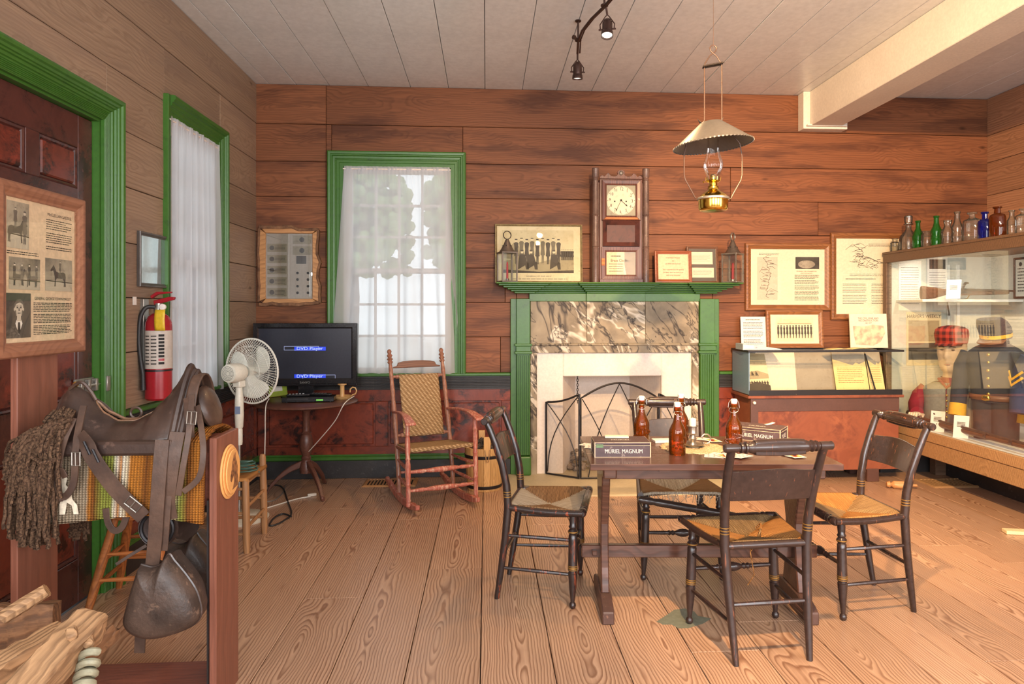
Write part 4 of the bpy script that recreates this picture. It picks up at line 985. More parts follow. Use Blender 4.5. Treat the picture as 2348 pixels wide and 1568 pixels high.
def crest():
    p = [(-.178,.86), (-.178,.878)]
    p += [(-.165,.889), (-.15,.889), (-.14,.880), (-.132,.888), (-.118,.905), (-.104,.909), (-.092,.893), (-.08,.885), (-.06,.881), (-.04,.885), (-.028,.90)]
    p += [(.035*cos(a), .905+.033*sin(a)) for a in [radians(d) for d in range(165, 91, -15)]]
    return p + [(-x, z) for x, z in p[::-1]]
MB().extxz(crest(), -.06, -.045).build('crest_board', m_clk, ck, bev=.002, smooth=False)
MB().lathe([(.018,0),(.018,.006),(.012,.012),(0,.014)], 14, M=T(0,-.06,.908) @ RX(90)).build('crest_boss', m_tin, ck)
# upper door with dial
mb = MB(); sweep(mb, [(-.122,.555), (-.122,.808), (.122,.808), (.122,.555), (-.122,.555)], [(0,0),(0,.012),(.012,.018),(.036,.022),(.04,.018),(.04,0)], T(0,-.05,0)); ud = mb.build('upper_door', m_clk, ck, smooth=False)
MB().box((-.123,-.054,.554), (.123,-.050,.809)).build('dial_plate', m_dialplate, ud, smooth=False)
dl = MB().lathe([(.1205,0),(.1205,.002),(0,.0025)], 40, M=T(0,-.054,.682) @ RX(90)).build('dial', m_dial, ck)
for n in range(1, 13):
    a = radians(90-30*n-3); text(str(n), .036, m_ink, dl, .094*cos(a), -.0572, .682+.094*sin(a), name='numeral', xs=.85, bold=.0006)
mb = MB()
for n in range(60):
    a = radians(6*n); r0 = .1125 if n % 5 else .108; c0, s0 = cos(a), sin(a); w_ = .0011 if n % 5 else .0022
    mb.add([(r0*c0-w_*s0,-.0568,.682+r0*s0+w_*c0),(.1175*c0-w_*s0,-.0568,.682+.1175*s0+w_*c0),(.1175*c0+w_*s0,-.0568,.682+.1175*s0-w_*c0),(r0*c0+w_*s0,-.0568,.682+r0*s0-w_*c0)], [(0,1,2,3)])
mb.build('minute_track', m_ink, dl, smooth=False, kind='stuff')
def hand(nm, ang, L, w):
    a = radians(90-ang); M = T(0,-.059,.682) @ RY(-degrees_(a)); MB().extxz([(-.012,-w*.4), (L*.7,-w*.5), (L*.8,-w*1.5), (L,0), (L*.8,w*1.5), (L*.7,w*.5), (-.012,w*.4)], -.001, .001, M=M).build(nm, m_ink, ck, smooth=False)
degrees_ = math.degrees
hand('hour_hand', 132, .072, .004); hand('minute_hand', 206, .105, .003)
MB().lathe([(.008,0),(.008,.004),(0,.005)], 12, M=T(0,-.06,.682) @ RX(90)).build('hand_boss', m_ink, ck)
for x_ in (-.053,.043): MB().lathe([(.006,0),(.006,.002),(0,.002)], 10, M=T(x_,-.0565,.674) @ RX(90)).build('winding_hole', m_ink, dl)
MB().lathe([(.006,0),(.006,.004),(0,.005)], 4, M=T(.146,-.072,.69) @ RX(90) @ SCL(1,2,1)).build('escutcheon', m_cream, ud, smooth=False)
# middle panel: bevelled veneer frame, the top rail showing raw wood
mb = MB(); sweep(mb, [(-.118,.336), (-.118,.478), (.118,.478), (.118,.336), (-.118,.336)], [(0,0),(0,.004),(.03,.026),(.036,.022),(.036,0)], T(0,-.05,0)); mb.build('middle_frame', m_clkf, ck, smooth=False)
MB().box((-.119,-.053,.335), (.119,-.05,.479)).build('middle_panel', m_clkf, ck, smooth=False)
MB().extxz([(-.15,.52), (.15,.52), (.128,.54), (-.128,.54)], -.082, -.05).build('ledge_strip', m_raw, ck, bev=.003, smooth=False)
# lower door with torn label behind glass
mb = MB(); sweep(mb, [(-.123,.065), (-.123,.255), (.123,.255), (.123,.065), (-.123,.065)], [(0,0),(0,.012),(.012,.016),(.04,.018),(.04,0)], T(0,-.05,0)); ld = mb.build('lower_door', m_clk, ck, smooth=False)
MB().box((-.124,-.053,.064), (-.035,-.0505,.256)).build('paper_label', m_orangepap, ld, smooth=False)
MB().extxz([(-.035,.064), (-.04,.256), (.028,.256), (.03,.15), (.045,.064)], -.0525, -.0505).build('torn_label', m_cream, ld, smooth=False)
MB().box((.028,-.0515,.064), (.124,-.0502,.256)).build('dark_backing', m_photo, ld, smooth=False)
text('Brass Clocks', .032, m_ink, ld, -.012, -.0536, .183, bold=.0008, xs=.9); mb = MB(); textlines(mb, -.10,.02,.085,.165,4,.005,-.0536); textlines(mb, -.085,0,.205,.235,1,.008,-.0536,seed=3); mb.build('fine_print', m_grey_ink, ld, smooth=False, kind='stuff')
MB().box((-.124,-.0605,.064), (.124,-.059,.256)).build('door_glass', m_glass, ld, smooth=False)
MB().box((-.165,-.073,.14), (-.138,-.066,.20)).build('lock_plate', m_raw, ld, smooth=False)

# ------------------------------------------------------------------ live-edge framed display between the corner and the window
m_barky = paint('live_edge_bark', srgb(104, 72, 52), .9, .35, 18, .9, c2=srgb(150, 108, 76))
m_pine = wood('honey_pine', srgb(206, 152, 98), srgb(150, 96, 56), ring=.012, amp=.06, rough=.45, contrast=.5, tone=.05)
x0, x1 = at(590, 600, Y=D-.03).x, at(739, 600, Y=D-.03).x; z0, z1 = at(660, 703, Y=D-.03).z, at(660, 515, Y=D-.03).z
lw, lh = x1-x0, z1-z0
t = thing('live_edge_frame', 'live-edge slab frame holding old banknotes and buttons, hung beside the corner', 'picture', ((x0+x1)/2, D-.022, z0))
rr = random.Random(11)
a, b0, b1 = lw/2-.075, .065, lh-.075
def wob(n, f): return [f(k/n) for k in range(n+1)]
sides = {'l': ([(-a,b0), (-a,b1)], lambda u: (-lw/2+.012*rr.random()+.006*sin(u*9), lh*.97*(1-u)+.035*u)), }
outer = [(-lw/2+.01, .03+k*(lh-.05)/9) for k in range(10)]
L_ = [(-lw/2+.018*rr.random(), .04+k*(lh-.07)/9) for k in range(10)]; R_ = [(lw/2-.03*rr.random(), .03+k*(lh-.07)/9) for k in range(10)]
B_ = [(-lw/2+.02+k*(lw-.04)/9, .028*rr.random()) for k in range(10)]; T_ = [(-lw/2+.02+k*(lw-.05)/9, lh-.02*rr.random()-.012*(k > 5)) for k in range(10)]
for nm, inner, out in (('l', [(-a,b1),(-a,b0)], L_), ('r', [(a,b1),(a,b0)], R_), ('b', [(a,b0),(-a,b0)], B_), ('t', [(a,b1),(-a,b1)], T_)):
    mb = MB(); poly = out + inner if nm in 'lr' else out + inner
    mb.extxz(poly, -.036, 0); sl = mb.build('slab_rail', m_pine, t, bev=.004, smooth=False)
    inn = [((x_*.92 if nm in 'lr' else x_), (z_ if nm in 'lr' else lh/2+(z_-lh/2)*.915)) for x_, z_ in out]
    MB().extxz(out + inn[::-1], -.041, -.002).build('bark_edge', m_barky, sl, bev=.005, smooth=False)
MB().box((-a-.002,-.014,b0-.002), (a+.002,-.002,b1+.002)).build('sheet', paint('display_mount', srgb(196, 178, 160), .7, .05), t, smooth=False)
m_note = aged('old_banknote', srgb(150, 134, 110), srgb(176, 160, 134), srgb(92, 80, 68))
for k in range(5): 
    z_ = b0+.02+k*.092; nt_ = MB().box((-a+.008,-.0155,z_), (-a+.165,-.0142,z_+.068)).build('banknote', m_note, t, smooth=False)
    mb = MB(); flat(mb, circle(-a+.045, z_+.034, .02, 12), -.0157); textlines(mb, -a+.07, -a+.155, z_+.012, z_+.056, 4, .004, -.0157, seed=k); mb.build('engraving', m_photodark, nt_, smooth=False, kind='stuff')
for k in range(2):
    nt_ = MB().box((a-.165,-.0155,b1-.085-.09*k), (a-.01,-.0142,b1-.015-.09*k)).build('banknote', m_note, t, smooth=False)
    mb = MB(); flat(mb, circle(a-.09, b1-.05-.09*k, .021, 12), -.0157); mb.build('engraving', m_photodark, nt_, smooth=False, kind='stuff')
MB().box((a-.135,-.016,b1-.25), (a-.055,-.0142,b1-.185)).build('dark_print', m_photodark, t, smooth=False)
for k in range(8): MB().lathe([(.011,0),(.011,.004),(.006,.006),(0,.006)], 12, M=T(a-.125+.085*(k % 2),-.0145,b0+.05+.055*(k//2)) @ RX(90)).build('button', m_ink, t)
MB().box((-a,-.022,b0), (a,-.0205,b1)).build('glass', glass('reflective_glass', (.97,.98,.98,1), 2.2), t, smooth=False)

# ------------------------------------------------------------------ frames on the wall right of the mantel
def wall_frame(name, label, pxa, pxb, pya, pyb, fw, mf, paper):
    x0, x1 = at(pxa, 640, Y=D-.04).x, at(pxb, 640, Y=D-.04).x; xm = (pxa+pxb)/2; z0, z1 = at(xm, pyb, Y=D-.04).z, at(xm, pya, Y=D-.04).z
    t, y = framed(name, label, 'picture', T((x0+x1)/2, D-.023, z0), x1-x0, z1-z0, fw, .03, mf, paper); return t, y, x1-x0, z1-z0
def route_map(mb, x0, x1, z0, z1, y, seed, n=26):
    rr = random.Random(seed); xs = [x0+(x1-x0)*(.3+.4*sin(k/n*5)*.5+.5*k/n*.8) for k in range(n+1)]; pz = [z1-(z1-z0)*k/n for k in range(n+1)]
    P = [(min(max(x+rr.uniform(-.012,.012), x0), x1), z) for x, z in zip(xs, pz)]
    mb.tube([(x, y, z) for x, z in P], .0016, 4)
    for k in range(0, n, 2):
        x, z = P[k]; q = rr.choice((-1, 1)); mb.tube([(x,y,z), (x+q*rr.uniform(.02,.06),y,z+rr.uniform(-.02,.03)), (x+q*rr.uniform(.05,.1),y,z+rr.uniform(-.03,.04))], .0011, 4)
        mb.box((x+q*.02,y-.0002,z+.004), (x+q*(.02+rr.uniform(.02,.05)),y,z+.0075))
t, y, w, h = wall_frame('framed_march_map', 'oak frame with a tall route map, small photograph and typed text, beside the mantel lantern', 1709, 1904, 558, 712, .05, m_oak, m_cream)
p_ = MB().box((-w*.36,y-.0008,h*.16), (-w*.12,y-.0002,h*.80)).build('map_sheet', paint('map_tint', srgb(206, 186, 164), .7, .05), t, smooth=False)
mb = MB(); route_map(mb, -w*.34, -w*.14, h*.19, h*.78, y-.0012, 3); mb.build('map_route', m_ink, p_, smooth=False, kind='stuff')
p_ = MB().box((w*.09,y-.0008,h*.62), (w*.37,y-.0002,h*.80)).build('photo_print', m_photodark, t, smooth=False); mb = MB(); flat(mb, circle(w*.22, h*.69, .035, 16, 2.2), y-.001); mb.build('photo_light', m_photo, p_, smooth=False)
text('CROSSING THE CONGAREE ON', .0125, m_ink, t, w*.22, y-.0005, h*.585, bold=.0004); text('PONTOON BOATS', .0125, m_ink, t, w*.22, y-.0005, h*.555, bold=.0004)
mb = MB(); textlines(mb, w*.08, w*.37, h*.15, h*.535, 24, .0035, y-.0005, para=5); textlines(mb, -w*.34, -w*.1, h*.82, h*.865, 2, .003, y-.0005); mb.build('typed_text', m_ink, t, smooth=False, kind='stuff')
t, y, w, h = wall_frame('framed_campaign_map', 'tall oak frame with a campaign map above two text columns, beside the glass case', 1905, 2078, 534, 733, .05, m_oak, m_cream)
mb = MB(); route_map(mb, -w*.30, w*.06, h*.60, h*.86, y-.0012, 9); route_map(mb, -w*.18, w*.30, h*.58, h*.72, y-.0012, 12, 16); mb.build('map_route', m_ink, t, smooth=False, kind='stuff')
mb = MB(); textlines(mb, -w*.34, -w*.02, h*.16, h*.42, 14, .0035, y-.0005, para=7, seed=4); textlines(mb, w*.04, w*.36, h*.16, h*.42, 14, .0035, y-.0005, para=7, seed=5); textlines(mb, -w*.3, w*.1, h*.46, h*.48, 1, .005, y-.0005); textlines(mb, -w*.25, w*.25, h*.5, h*.535, 2, .003, y-.0005); textlines(mb, 0, w*.3, h*.84, h*.88, 3, .003, y-.0005); mb.build('typed_text', m_ink, t, smooth=False, kind='stuff')

# ------------------------------------------------------------------ hanging oil lamp
m_tinshade = paint('painted_tin_shade', srgb(92, 88, 84), .45, .1, 8, .08, metal=.4)
m_brass = paint('polished_brass', srgb(222, 182, 84), .16, .12, 8, .03, metal=1.0)
m_brown_wire = paint('bronze_wire', srgb(92, 72, 62), .4, .15, metal=.6)
lx, ly = 1.098, 3.245; lp = thing('hanging_oil_lamp', 'brass hanging oil lamp with tin shade and glass chimney over the table', 'lamp', (lx, ly, 1.883))
MB().lathe([(0,.004),(.058,0),(.066,.004),(.070,.012),(.071,.05),(.0735,.052),(.0735,.058),(.071,.066),(.06,.078),(.045,.09),(.031,.098),(.026,.104),(.025,.118),(.02,.122)], 32).build('fount', m_brass, lp)
MB().lathe([(.0745,.053),(.0765,.055),(.0765,.063),(.0745,.065)], 32, cap=False).build('holding_ring', m_steel, lp)
bn = MB().lathe([(.019,.12),(.019,.135),(.03,.14),(.035,.146),(.03,.15),(.016,.152),(.014,.172),(.01,.178)], 20).build('burner', m_brass, lp)
mb = MB()
for k in range(14): a = 2*pi*k/14; mb.bar((.034*cos(a),.034*sin(a),.145), (.037*cos(a),.037*sin(a),.162), .004, .0008)
mb.build('chimney_prongs', m_brass, bn, kind='stuff'); MB().tube([(.02,0,.14),(-.05,-.01,.138)], .0015, 6).sph((-.052,-.01,.138), (.003,.006,.006), 8, 6).build('wick_knob', m_brass, bn)
MB().lathe([(.030,.150),(.031,.168),(.036,.185),(.045,.205),(.048,.222),(.045,.24),(.036,.265),(.029,.29),(.0265,.32),(.0275,.36),(.028,.385)], 28, cap=False).build('glass_chimney', glass('lamp_glass', (.985,.99,.985,1), .5, 0, 1.45), lp)
Msh = T(0,0,.318) @ RY(-5.5)
mb = MB(); mb.lathe([(.052,.112),(.056,.108),(.187,.004),(.190,.0),(.187,.0015),(.054,.104)], 40, cap=False); shd = mb.build('shade', m_tinshade, lp, M=Msh)
mb = MB()
for k in range(64): a = 2*pi*k/64; mb.cbox((0,0,0), (.006,.008,.006), M=T(.189*cos(a),.189*sin(a),.001) @ RZ(math.degrees(a)))
mb.build('crimped_rim', m_tinshade, shd, smooth=False, kind='stuff')
for s in (-1,1): MB().add([(s*.05,-.012,.11),(s*.05,.012,.11),(s*.066,0,.135)], [(0,1,2)]).build('shade_clip', m_tinshade, shd, solid=.001)
for s in (-1,1):
    MB().tube([(s*.076,0,.059), (s*.088,0,.062), (s*.10,0,.085), (s*.137,0,.15), (s*.143,0,.175), (s*.143,0,.27), (s*.132,0,.33), (s*.05,0,.425), (s*.043,0,.44), (s*.043,0,.70), (s*.040,0,.715), (s*.018,0,.75), (s*-.012,0,.775), (s*-.017,0,.79), (s*-.008,0,.802), (0,0,.804)], .0032, 8).build('hanger_wire', m_brown_wire, lp)
mb = MB()
n = 30; rings = []
for i in range(n+1):
    u = i/n-.5; z = .684+.02*u; rings.append([(u*.10, -.02, z+.004*(i % 2)+.018), (u*.10, .0, z+.03+.004*(i % 2)), (u*.10, .02, z+.004*(i % 2)+.018), (u*.10, 0, z+.024+.004*(i % 2))])
mb.loft(rings); mb.build('smoke_bell', m_tindark, lp)
MB().tube([(0,0,.79), (.002,0,.95), (-.002,0,1.2), (0,0,H-1.883)], .0012, 5).build('ceiling_wire', m_brown_wire, lp)

# ------------------------------------------------------------------ ceiling track light with spot heads
m_bronze = paint('dark_bronze', srgb(74, 54, 48), .35, .2, 12, .08, metal=.6)
m_lens = emit('lamp_lens', (1, .93, .8, 1), 3.0)
tr = thing('track_light', 'dark bronze bent ceiling track with swivel spot heads', 'track light', (0, 0, 0))
rail = [(.615, 4.58, 3.135), (.595, 4.40, 3.15), (.60, 4.25, 3.155), (.63, 4.08, 3.155), (.68, 3.9, 3.155), (.72, 3.7, 3.155), (.72, 3.4, 3.155), (.66, 3.1, 3.155), (.62, 2.6, 3.155), (.70, 2.0, 3.155), (.80, 1.2, 3.155), (.80, 0, 3.155)]
MB().tube(rail, .008, 8).build('bent_rail', m_bronze, tr); MB().tube([(x+.016, y, z+.006) for x, y, z in rail], .005, 8).build('twin_rail', m_bronze, tr)
for x, y, z in (rail[1], rail[4], rail[7], rail[10]): MB().lathe([(.022,0),(.022,.008),(.006,.014),(.006,H-z-.01),(.02,H-z-.008),(.02,H-z)], 12, M=T(x, y, z)).build('standoff', m_bronze, tr)
MB().turn((.585,4.36,3.15), (.555,4.34,3.15), [(0,.004),(.5,.006),(.6,.014),(1,.014)], 8).build('end_clip', m_bronze, tr)
def head(p, aim, yoke, power, color, size, blend=.6):
    P = Vector(p); d = (Vector(aim)-P).normalized(); M = align(P - d*.03, P + d)
    hd = MB().lathe([(.0,-.035),(.018,-.033),(.026,-.02),(.03,-.012),(.03,.045),(.034,.05),(.036,.075),(.033,.075),(.031,.06),(0,.058)], 20, M=M).build('spot_head', m_bronze, tr)
    mb = MB()
    for k in range(8): a = 2*pi*k/8; mb.bar(M @ Vector((.010*cos(a),.010*sin(a),-.038)), M @ Vector((.026*cos(a),.026*sin(a),-.018)), .004, .008)
    mb.build('cooling_fins', m_bronze, hd, kind='stuff')
    MB().lathe([(.030,.062),(.030,.066),(0,.068)], 18, M=M).build('lens', m_lens, hd)
    sx = (d.cross(Vector((0,0,1)))).normalized(); top = P+Vector((0,0,.085))
    MB().tube([P+sx*.04, P+sx*.042+Vector((0,0,.03)), top+sx*.012-Vector((0,0,.012)), top, top-sx*.012-Vector((0,0,.012)), P-sx*.042+Vector((0,0,.03)), P-sx*.04], .0035, 6).build('yoke', m_bronze, tr)
    MB().tube([P-sx*.05, P+sx*.05], .005, 6).build('pivot', m_bronze, tr)
    MB().tube([top, Vector(yoke)], .006, 8).build('stem', m_bronze, tr)
    l = bpy.data.lights.new('spot_lamp', 'SPOT'); l.energy = power; l.color = color; l.spot_size = radians(size); l.spot_blend = blend; l.shadow_soft_size = .035
    o = bpy.data.objects.new('spot_lamp', l); COL.objects.link(o); o.location = P + d*.06; o.rotation_euler = d.to_track_quat('-Z', 'Y').to_euler()
WARM = (1.0, .62, .30)
head((.615, 4.58, 3.01), (.60, 4.9, 0), (.615, 4.58, 3.135), 60, WARM, 100)
head((.70, 3.92, 3.03), (.45, 3.0, 0), (.69, 3.9, 3.15), 70, WARM, 100)
head((.80, .6, 3.04), (3.2, 5.6, 1.2), (.80, .6, 3.15), 1250, WARM, 62)
head((.79, 1.55, 3.04), (2.5, 3.5, .2), (.77, 1.55, 3.15), 560, WARM, 80)
head((.80, 1.2, 3.04), (1.6, 5.8, 1.6), (.80, 1.2, 3.15), 330, WARM, 75)
# ------------------------------------------------------------------ low brown counter with glass display box
def wb(mb, name, m, t, **k):
    """build a part given in room coordinates under an unrotated thing"""
    l = t.location; mb.v = [(x-l[0], y-l[1], z-l[2]) for x, y, z in mb.v]; return mb.build(name, m, t, **k)
m_lam = faux_grain('brown_laminate', srgb(150, 88, 60), srgb(128, 70, 48), srgb(112, 60, 44), .45)
m_lamdark = paint('dark_brown_trim', srgb(88, 60, 52), .4, .12, 10, .08)
m_blkmetal = paint('black_channel', srgb(40, 36, 36), .4, .15, 10, .05, metal=.3)
m_bluegrey_refl = paint('blue_grey_reflection', srgb(112, 136, 156), .3, .06, 3, .02)  # reflection on the glass side, painted as a flat blue-grey tone
m_greyboard = paint('grey_board', srgb(150, 142, 132), .6, .05, 3, .02)
CX0, CX1, CY0, CY1 = 2.105, 3.41, 5.368, 5.755
ct = thing('display_counter', 'brown counter cabinet with a low glass display box on top', 'display case', (2.76, 5.56, 0))
for x in (CX0+.07, CX1-.25):
    for y in (CY0+.06, CY1-.06): wb(MB().box((x-.05, y-.04, 0), (x+.05, y+.04, .105)), 'foot_block', m_lamdark, ct, bev=.004, smooth=False)
wb(MB().box((CX0+.03, CY0+.03, .10), (CX1-.03, CY1, .69)), 'cabinet_body', m_lam, ct, smooth=False)
wb(MB().box((CX0+.03, CY0+.02, .585), (CX1-.03, CY0+.031, .69)), 'upper_band', m_lamdark, ct, smooth=False)
wb(MB().box((CX0+.028, CY0+.018, .10), (CX0+.09, CY0+.032, .69)), 'corner_stile', m_lamdark, ct, smooth=False)
wb(MB().box((CX0, CY0, .69), (CX1, CY1, .712)), 'deck_lip', m_lam, ct, bev=.003, smooth=False)
wb(MB().box((CX0+.01, CY0+.008, .712), (CX1-.01, CY0+.022, .755)), 'front_channel', m_blkmetal, ct, smooth=False)
wb(MB().box((CX0+.012, CY0+.022, .712), (CX1-.012, CY1-.01, .722)), 'deck', m_lamdark, ct, smooth=False)
wb(MB().box((CX0+.008, CY0+.012, .722), (CX0+.016, CY1-.01, 1.07)), 'side_panel', m_bluegrey_refl, ct, smooth=False)
wb(MB().box((CX1-.016, CY0+.012, .722), (CX1-.008, CY1-.01, 1.07)), 'side_panel', m_glass, ct, smooth=False)
wb(MB().box((CX0+.016, CY1-.022, .722), (CX1-.016, CY1-.012, 1.066)), 'back_panel', m_greyboard, ct, smooth=False)
wb(MB().box((CX0+.014, CY0+.012, .75), (CX1-.014, CY0+.015, 1.068)), 'front_glass', m_glass, ct, smooth=False)
wb(MB().box((CX0+.014, CY0+.02, 1.062), (CX1-.014, CY1-.012, 1.066)), 'top_glass', m_glass, ct, smooth=False)
mb = MB(); mb.box((CX0,CY0,1.062),(CX1,CY0+.014,1.078)).box((CX0,CY1-.014,1.062),(CX1,CY1,1.078)).box((CX0,CY0+.014,1.062),(CX0+.014,CY1-.014,1.078)).box((CX1-.014,CY0+.014,1.062),(CX1,CY1-.014,1.078)); wb(mb, 'top_frame', m_blkmetal, ct, smooth=False)
MB().lathe([(.012,0),(.014,.01),(.01,.018),(0,.02)], 12, M=T(CX0+.055-2.76, CY0+.018-5.56, .655) @ RX(90)).build('knob', m_cap, ct)
# papers inside the counter
def card_in(name, label, cat, x, w, h, yb, lean, m, z=.724, rz=0):
    t = thing(name, label, cat, (x, yb, z), rz); t.rotation_euler = (radians(-lean), 0, radians(rz)); MB().box((-w/2, -.0015, 0), (w/2, .0015, h)).build('sheet', m, t, smooth=False); return t
m_letter = aged('old_letter', srgb(230, 196, 128), srgb(238, 210, 150), srgb(206, 168, 104))
m_greydoc = aged('grey_document', srgb(150, 138, 120), srgb(172, 160, 140), srgb(126, 114, 98))
t = card_in('battle_print', 'sepia print of wagons and horsemen propped inside the counter by the blue-grey side', 'print', CX0+.14, .235, .345, 5.52, 26, m_sepia)
mb = MB(); flat(mb, [(-.117,.0),(.117,.0),(.117,.06),(0,.09),(-.117,.05)], -.0022, 0); flat(mb, [(-.117,.11),(.117,.12),(.117,.16),(.03,.19),(-.117,.17)], -.0022, 1); flat(mb, [(-.117,.25),(.117,.24),(.117,.34),(-.117,.34)], -.0022, 1)
rr = random.Random(2)
for k in range(10): figure(mb, -.10+.022*k, .03, .07, -.003, rr, 0)
for k in range(4): figure(mb, -.09+.035*k, .14, .06, -.003, rr, 0, None, True)
mb.build('engraving', [m_sepdark, m_sepmid], t, smooth=False, kind='stuff')
t = card_in('cream_sheet', 'blank cream sheet leaning inside the counter behind the battle print', 'paper', CX0+.36, .34, .33, 5.64, 10, m_cream)
t = card_in('grey_document', 'grey document panel leaning at the middle of the counter box', 'document', CX0+.66, .52, .32, 5.66, 8, m_greydoc)
def letter(label, x, w, rz, seed):
    t = card_in('handwritten_letter', label, 'letter', x, w, .335, 5.60, 16, m_letter, rz=rz); mb = MB()
    mb2 = MB(); flat(mb2, [(-w/2,.335),(-w/2,.27),(w*.1,.215),(w*.2,.24),(w*.3,.225),(w/2,.25),(w/2,.335)], -.0022); mb2.build('dark_fold', m_greydoc, t, smooth=False)
    textlines(mb, -w*.40, w*.42, .06, .20, 9, .0035, -.0022, seed=seed, ragged=.5); mb.build('handwriting', paint('brown_ink_%d' % seed, srgb(150, 106, 60), .8, .1), t, smooth=False, kind='stuff')
    textlines(mb, -w*.3, w*.3, .275, .30, 2, .003, -.0026, seed=seed)
letter('yellowed letter with a dark fold leaning at the middle of the counter', CX0+1.00, .29, 0, 5)
letter('yellowed letter leaning at the counter end by the glass case', CX0+1.218, .13, 0, 6)
o = MB().box((-.005,-.004,0), (.005,.004,.325)).build('divider_strip', m_blkmetal, M=T(CX0+1.142, 5.50, .724) @ RX(-14) @ RY(-9), smooth=False); tag(o, 'black divider strip propped between the two yellowed letters', 'strip')
for i, (x, y, rz, L) in enumerate([(CX0+.50, 5.44, 8, 'loose flat sheet lying in the counter below the grey panel'), (CX0+.68, 5.45, -6, 'loose curled sheet lying in the counter before the letters')]):
    o = MB().grid(lambda u, v: (.22*(u-.5), .10*(v-.5), .012*sin(u*pi)*(i)+.001), 8, 3).build('loose_sheet', m_letter, M=T(x, y, .7228) @ RZ(rz), solid=.0008); tag(o, L, 'paper')

# things on the counter top
CZ = 1.0785
xa, xb = at(1698, 760, Y=5.72).x, at(1755, 760, Y=5.72).x
t = thing('typed_sheet', 'white typed sheet leaning on the wall behind the ring binder', 'paper', ((xa+xb)/2, 5.70, CZ)); t.rotation_euler = (radians(-5), 0, 0); w = xb-xa
MB().box((-w/2,-.001,0), (w/2,.001,.27)).build('sheet', m_paper, t, smooth=False); mb = MB(); textlines(mb, -w*.40, w*.40, .03, .225, 16, .004, -.0016, para=6, seed=8); textlines(mb, -w*.3, w*.3, .238, .252, 2, .004, -.0016); mb.build('typed_text', m_ink, t, smooth=False, kind='stuff')
xa, xb = at(1757, 760, Y=5.70).x, at(1887, 760, Y=5.70).x; w = xb-xa
t, y = framed('framed_company_photo', 'oak framed photograph of a row of soldiers standing on the counter', 'picture', T((xa+xb)/2, 5.70, CZ) @ RX(-4), w, .325, .038, .024, m_oak, m_cream)
mb = MB(); flat(mb, [(-w*.33,.055),(w*.33,.055),(w*.33,.27),(-w*.33,.27)], y); mb.build('photo_print', aged('photo_cream', srgb(224, 200, 160), srgb(236, 216, 180), srgb(200, 176, 136)), t, smooth=False)
mb = MB(); rr = random.Random(6)
flat(mb, [(-w*.30,.205),(w*.30,.205),(w*.30,.212),(-w*.30,.212)], y-.0004, 1); flat(mb, [(-w*.31,.212),(-w*.24,.25),(w*.24,.25),(w*.31,.212)], y-.0003, 2)
for k in range(12): figure(mb, -w*.29+w*.58*k/11, .085, .108+.006*rr.random(), y-.0006, rr, 0, None, False, .085)
for k in range(0): x_ = -w*.27+w*.56*k/12; flat(mb, [(x_,.09),(x_+.002,.09),(x_+.004,.215),(x_+.002,.215)], y-.0008, 0)
mb.build('printed_soldiers', [m_photodark, m_sepmid, m_sepia], t, smooth=False, kind='stuff')
bx0 = at(1702, 790, Y=5.44).x
t = thing('ring_binder', 'pale blue-grey ring binder lying flat on the counter before the typed sheet', 'binder', (bx0+.14, 5.50, CZ+.0005), -4)
mb = MB(); mb.extxz([(-.14,0),(.17,0),(.17,.004),(-.11,.05),(-.14,.05)], -.10, .10); mb.build('cover', paint('binder_blue', srgb(168, 180, 188), .4, .05), t, bev=.003, smooth=False)
MB().box((-.136,-.1012,.012), (-.05,-.1,.04)).build('spine_label', m_paper, t, smooth=False); MB().lathe([(.008,0),(.008,.002),(.004,.002),(.004,0)], 12, M=T(-.03,-.1005,.022) @ RX(90)).build('finger_ring', m_steel, t)
mb = MB(); mb.extxz([(-.02,.006),(.18,.006),(.18,.008),(-.02,.036)], -.095, .095); mb.build('page_block', m_paper, t, smooth=False)
xa, xb = at(1950, 760, Y=5.66).x, at(2036, 760, Y=5.66).x; w = xb-xa; bh = .295
t = thing('atlas_book', 'cream book with a pink map cover standing on the counter', 'book', ((xa+xb)/2, 5.66, CZ)); t.rotation_euler = (radians(-5), 0, 0)
MB().box((-w/2,-.006,0), (w/2,.006,bh)).build('cover', m_cream, t, bev=.002, smooth=False)
g = NT('atlas_map'); v = g.coords(); vo = g.n('TexVoronoi', None, Vector=v, Scale=26.0); nz = g.noise(v, 18, 4); g.base(g.mix(g.ramp(nz, [(.4, 0), (.6, 1)]), srgb(214, 150, 128), srgb(232, 196, 160))); m_atlas = g.fin(.6)
mb = MB(); flat(mb, [(-w*.36,.03),(w*.1,.02),(w*.3,.05),(w*.44,.13),(w*.40,.19),(w*.1,.2),(-w*.1,.185),(-w*.42,.19),(-w*.4,.1)], -.0068); mb.build('map_print', m_atlas, t, smooth=False)
for s_, z_ in (('THE CIVIL WAR AND', .255), ('RECONSTRUCTION', .235), ('1861-1877', .214)): text(s_, .024 if z_ > .22 else .017, paint('navy_ink_%d' % int(z_*1000), srgb(60, 56, 84), .7, .05), t, 0, -.0072, z_, xs=.82, bold=.0006)
for i, (px, rz) in enumerate([(1920, 6), (1968, -4)]):
    o = MB().grid(lambda u, v: (.20*(u-.5), .13*(v-.5), .008*sin(u*pi)), 8, 3).build('loose_sheet', m_letter, M=T(at(px, 798, Y=5.5).x, 5.48, CZ+.001+.003*i) @ RZ(rz), solid=.0008); tag(o, ('yellowed sheet lying flat on the counter glass before the soldiers photograph', 'yellowed sheet lying flat on the counter before the map book')[i], 'paper')

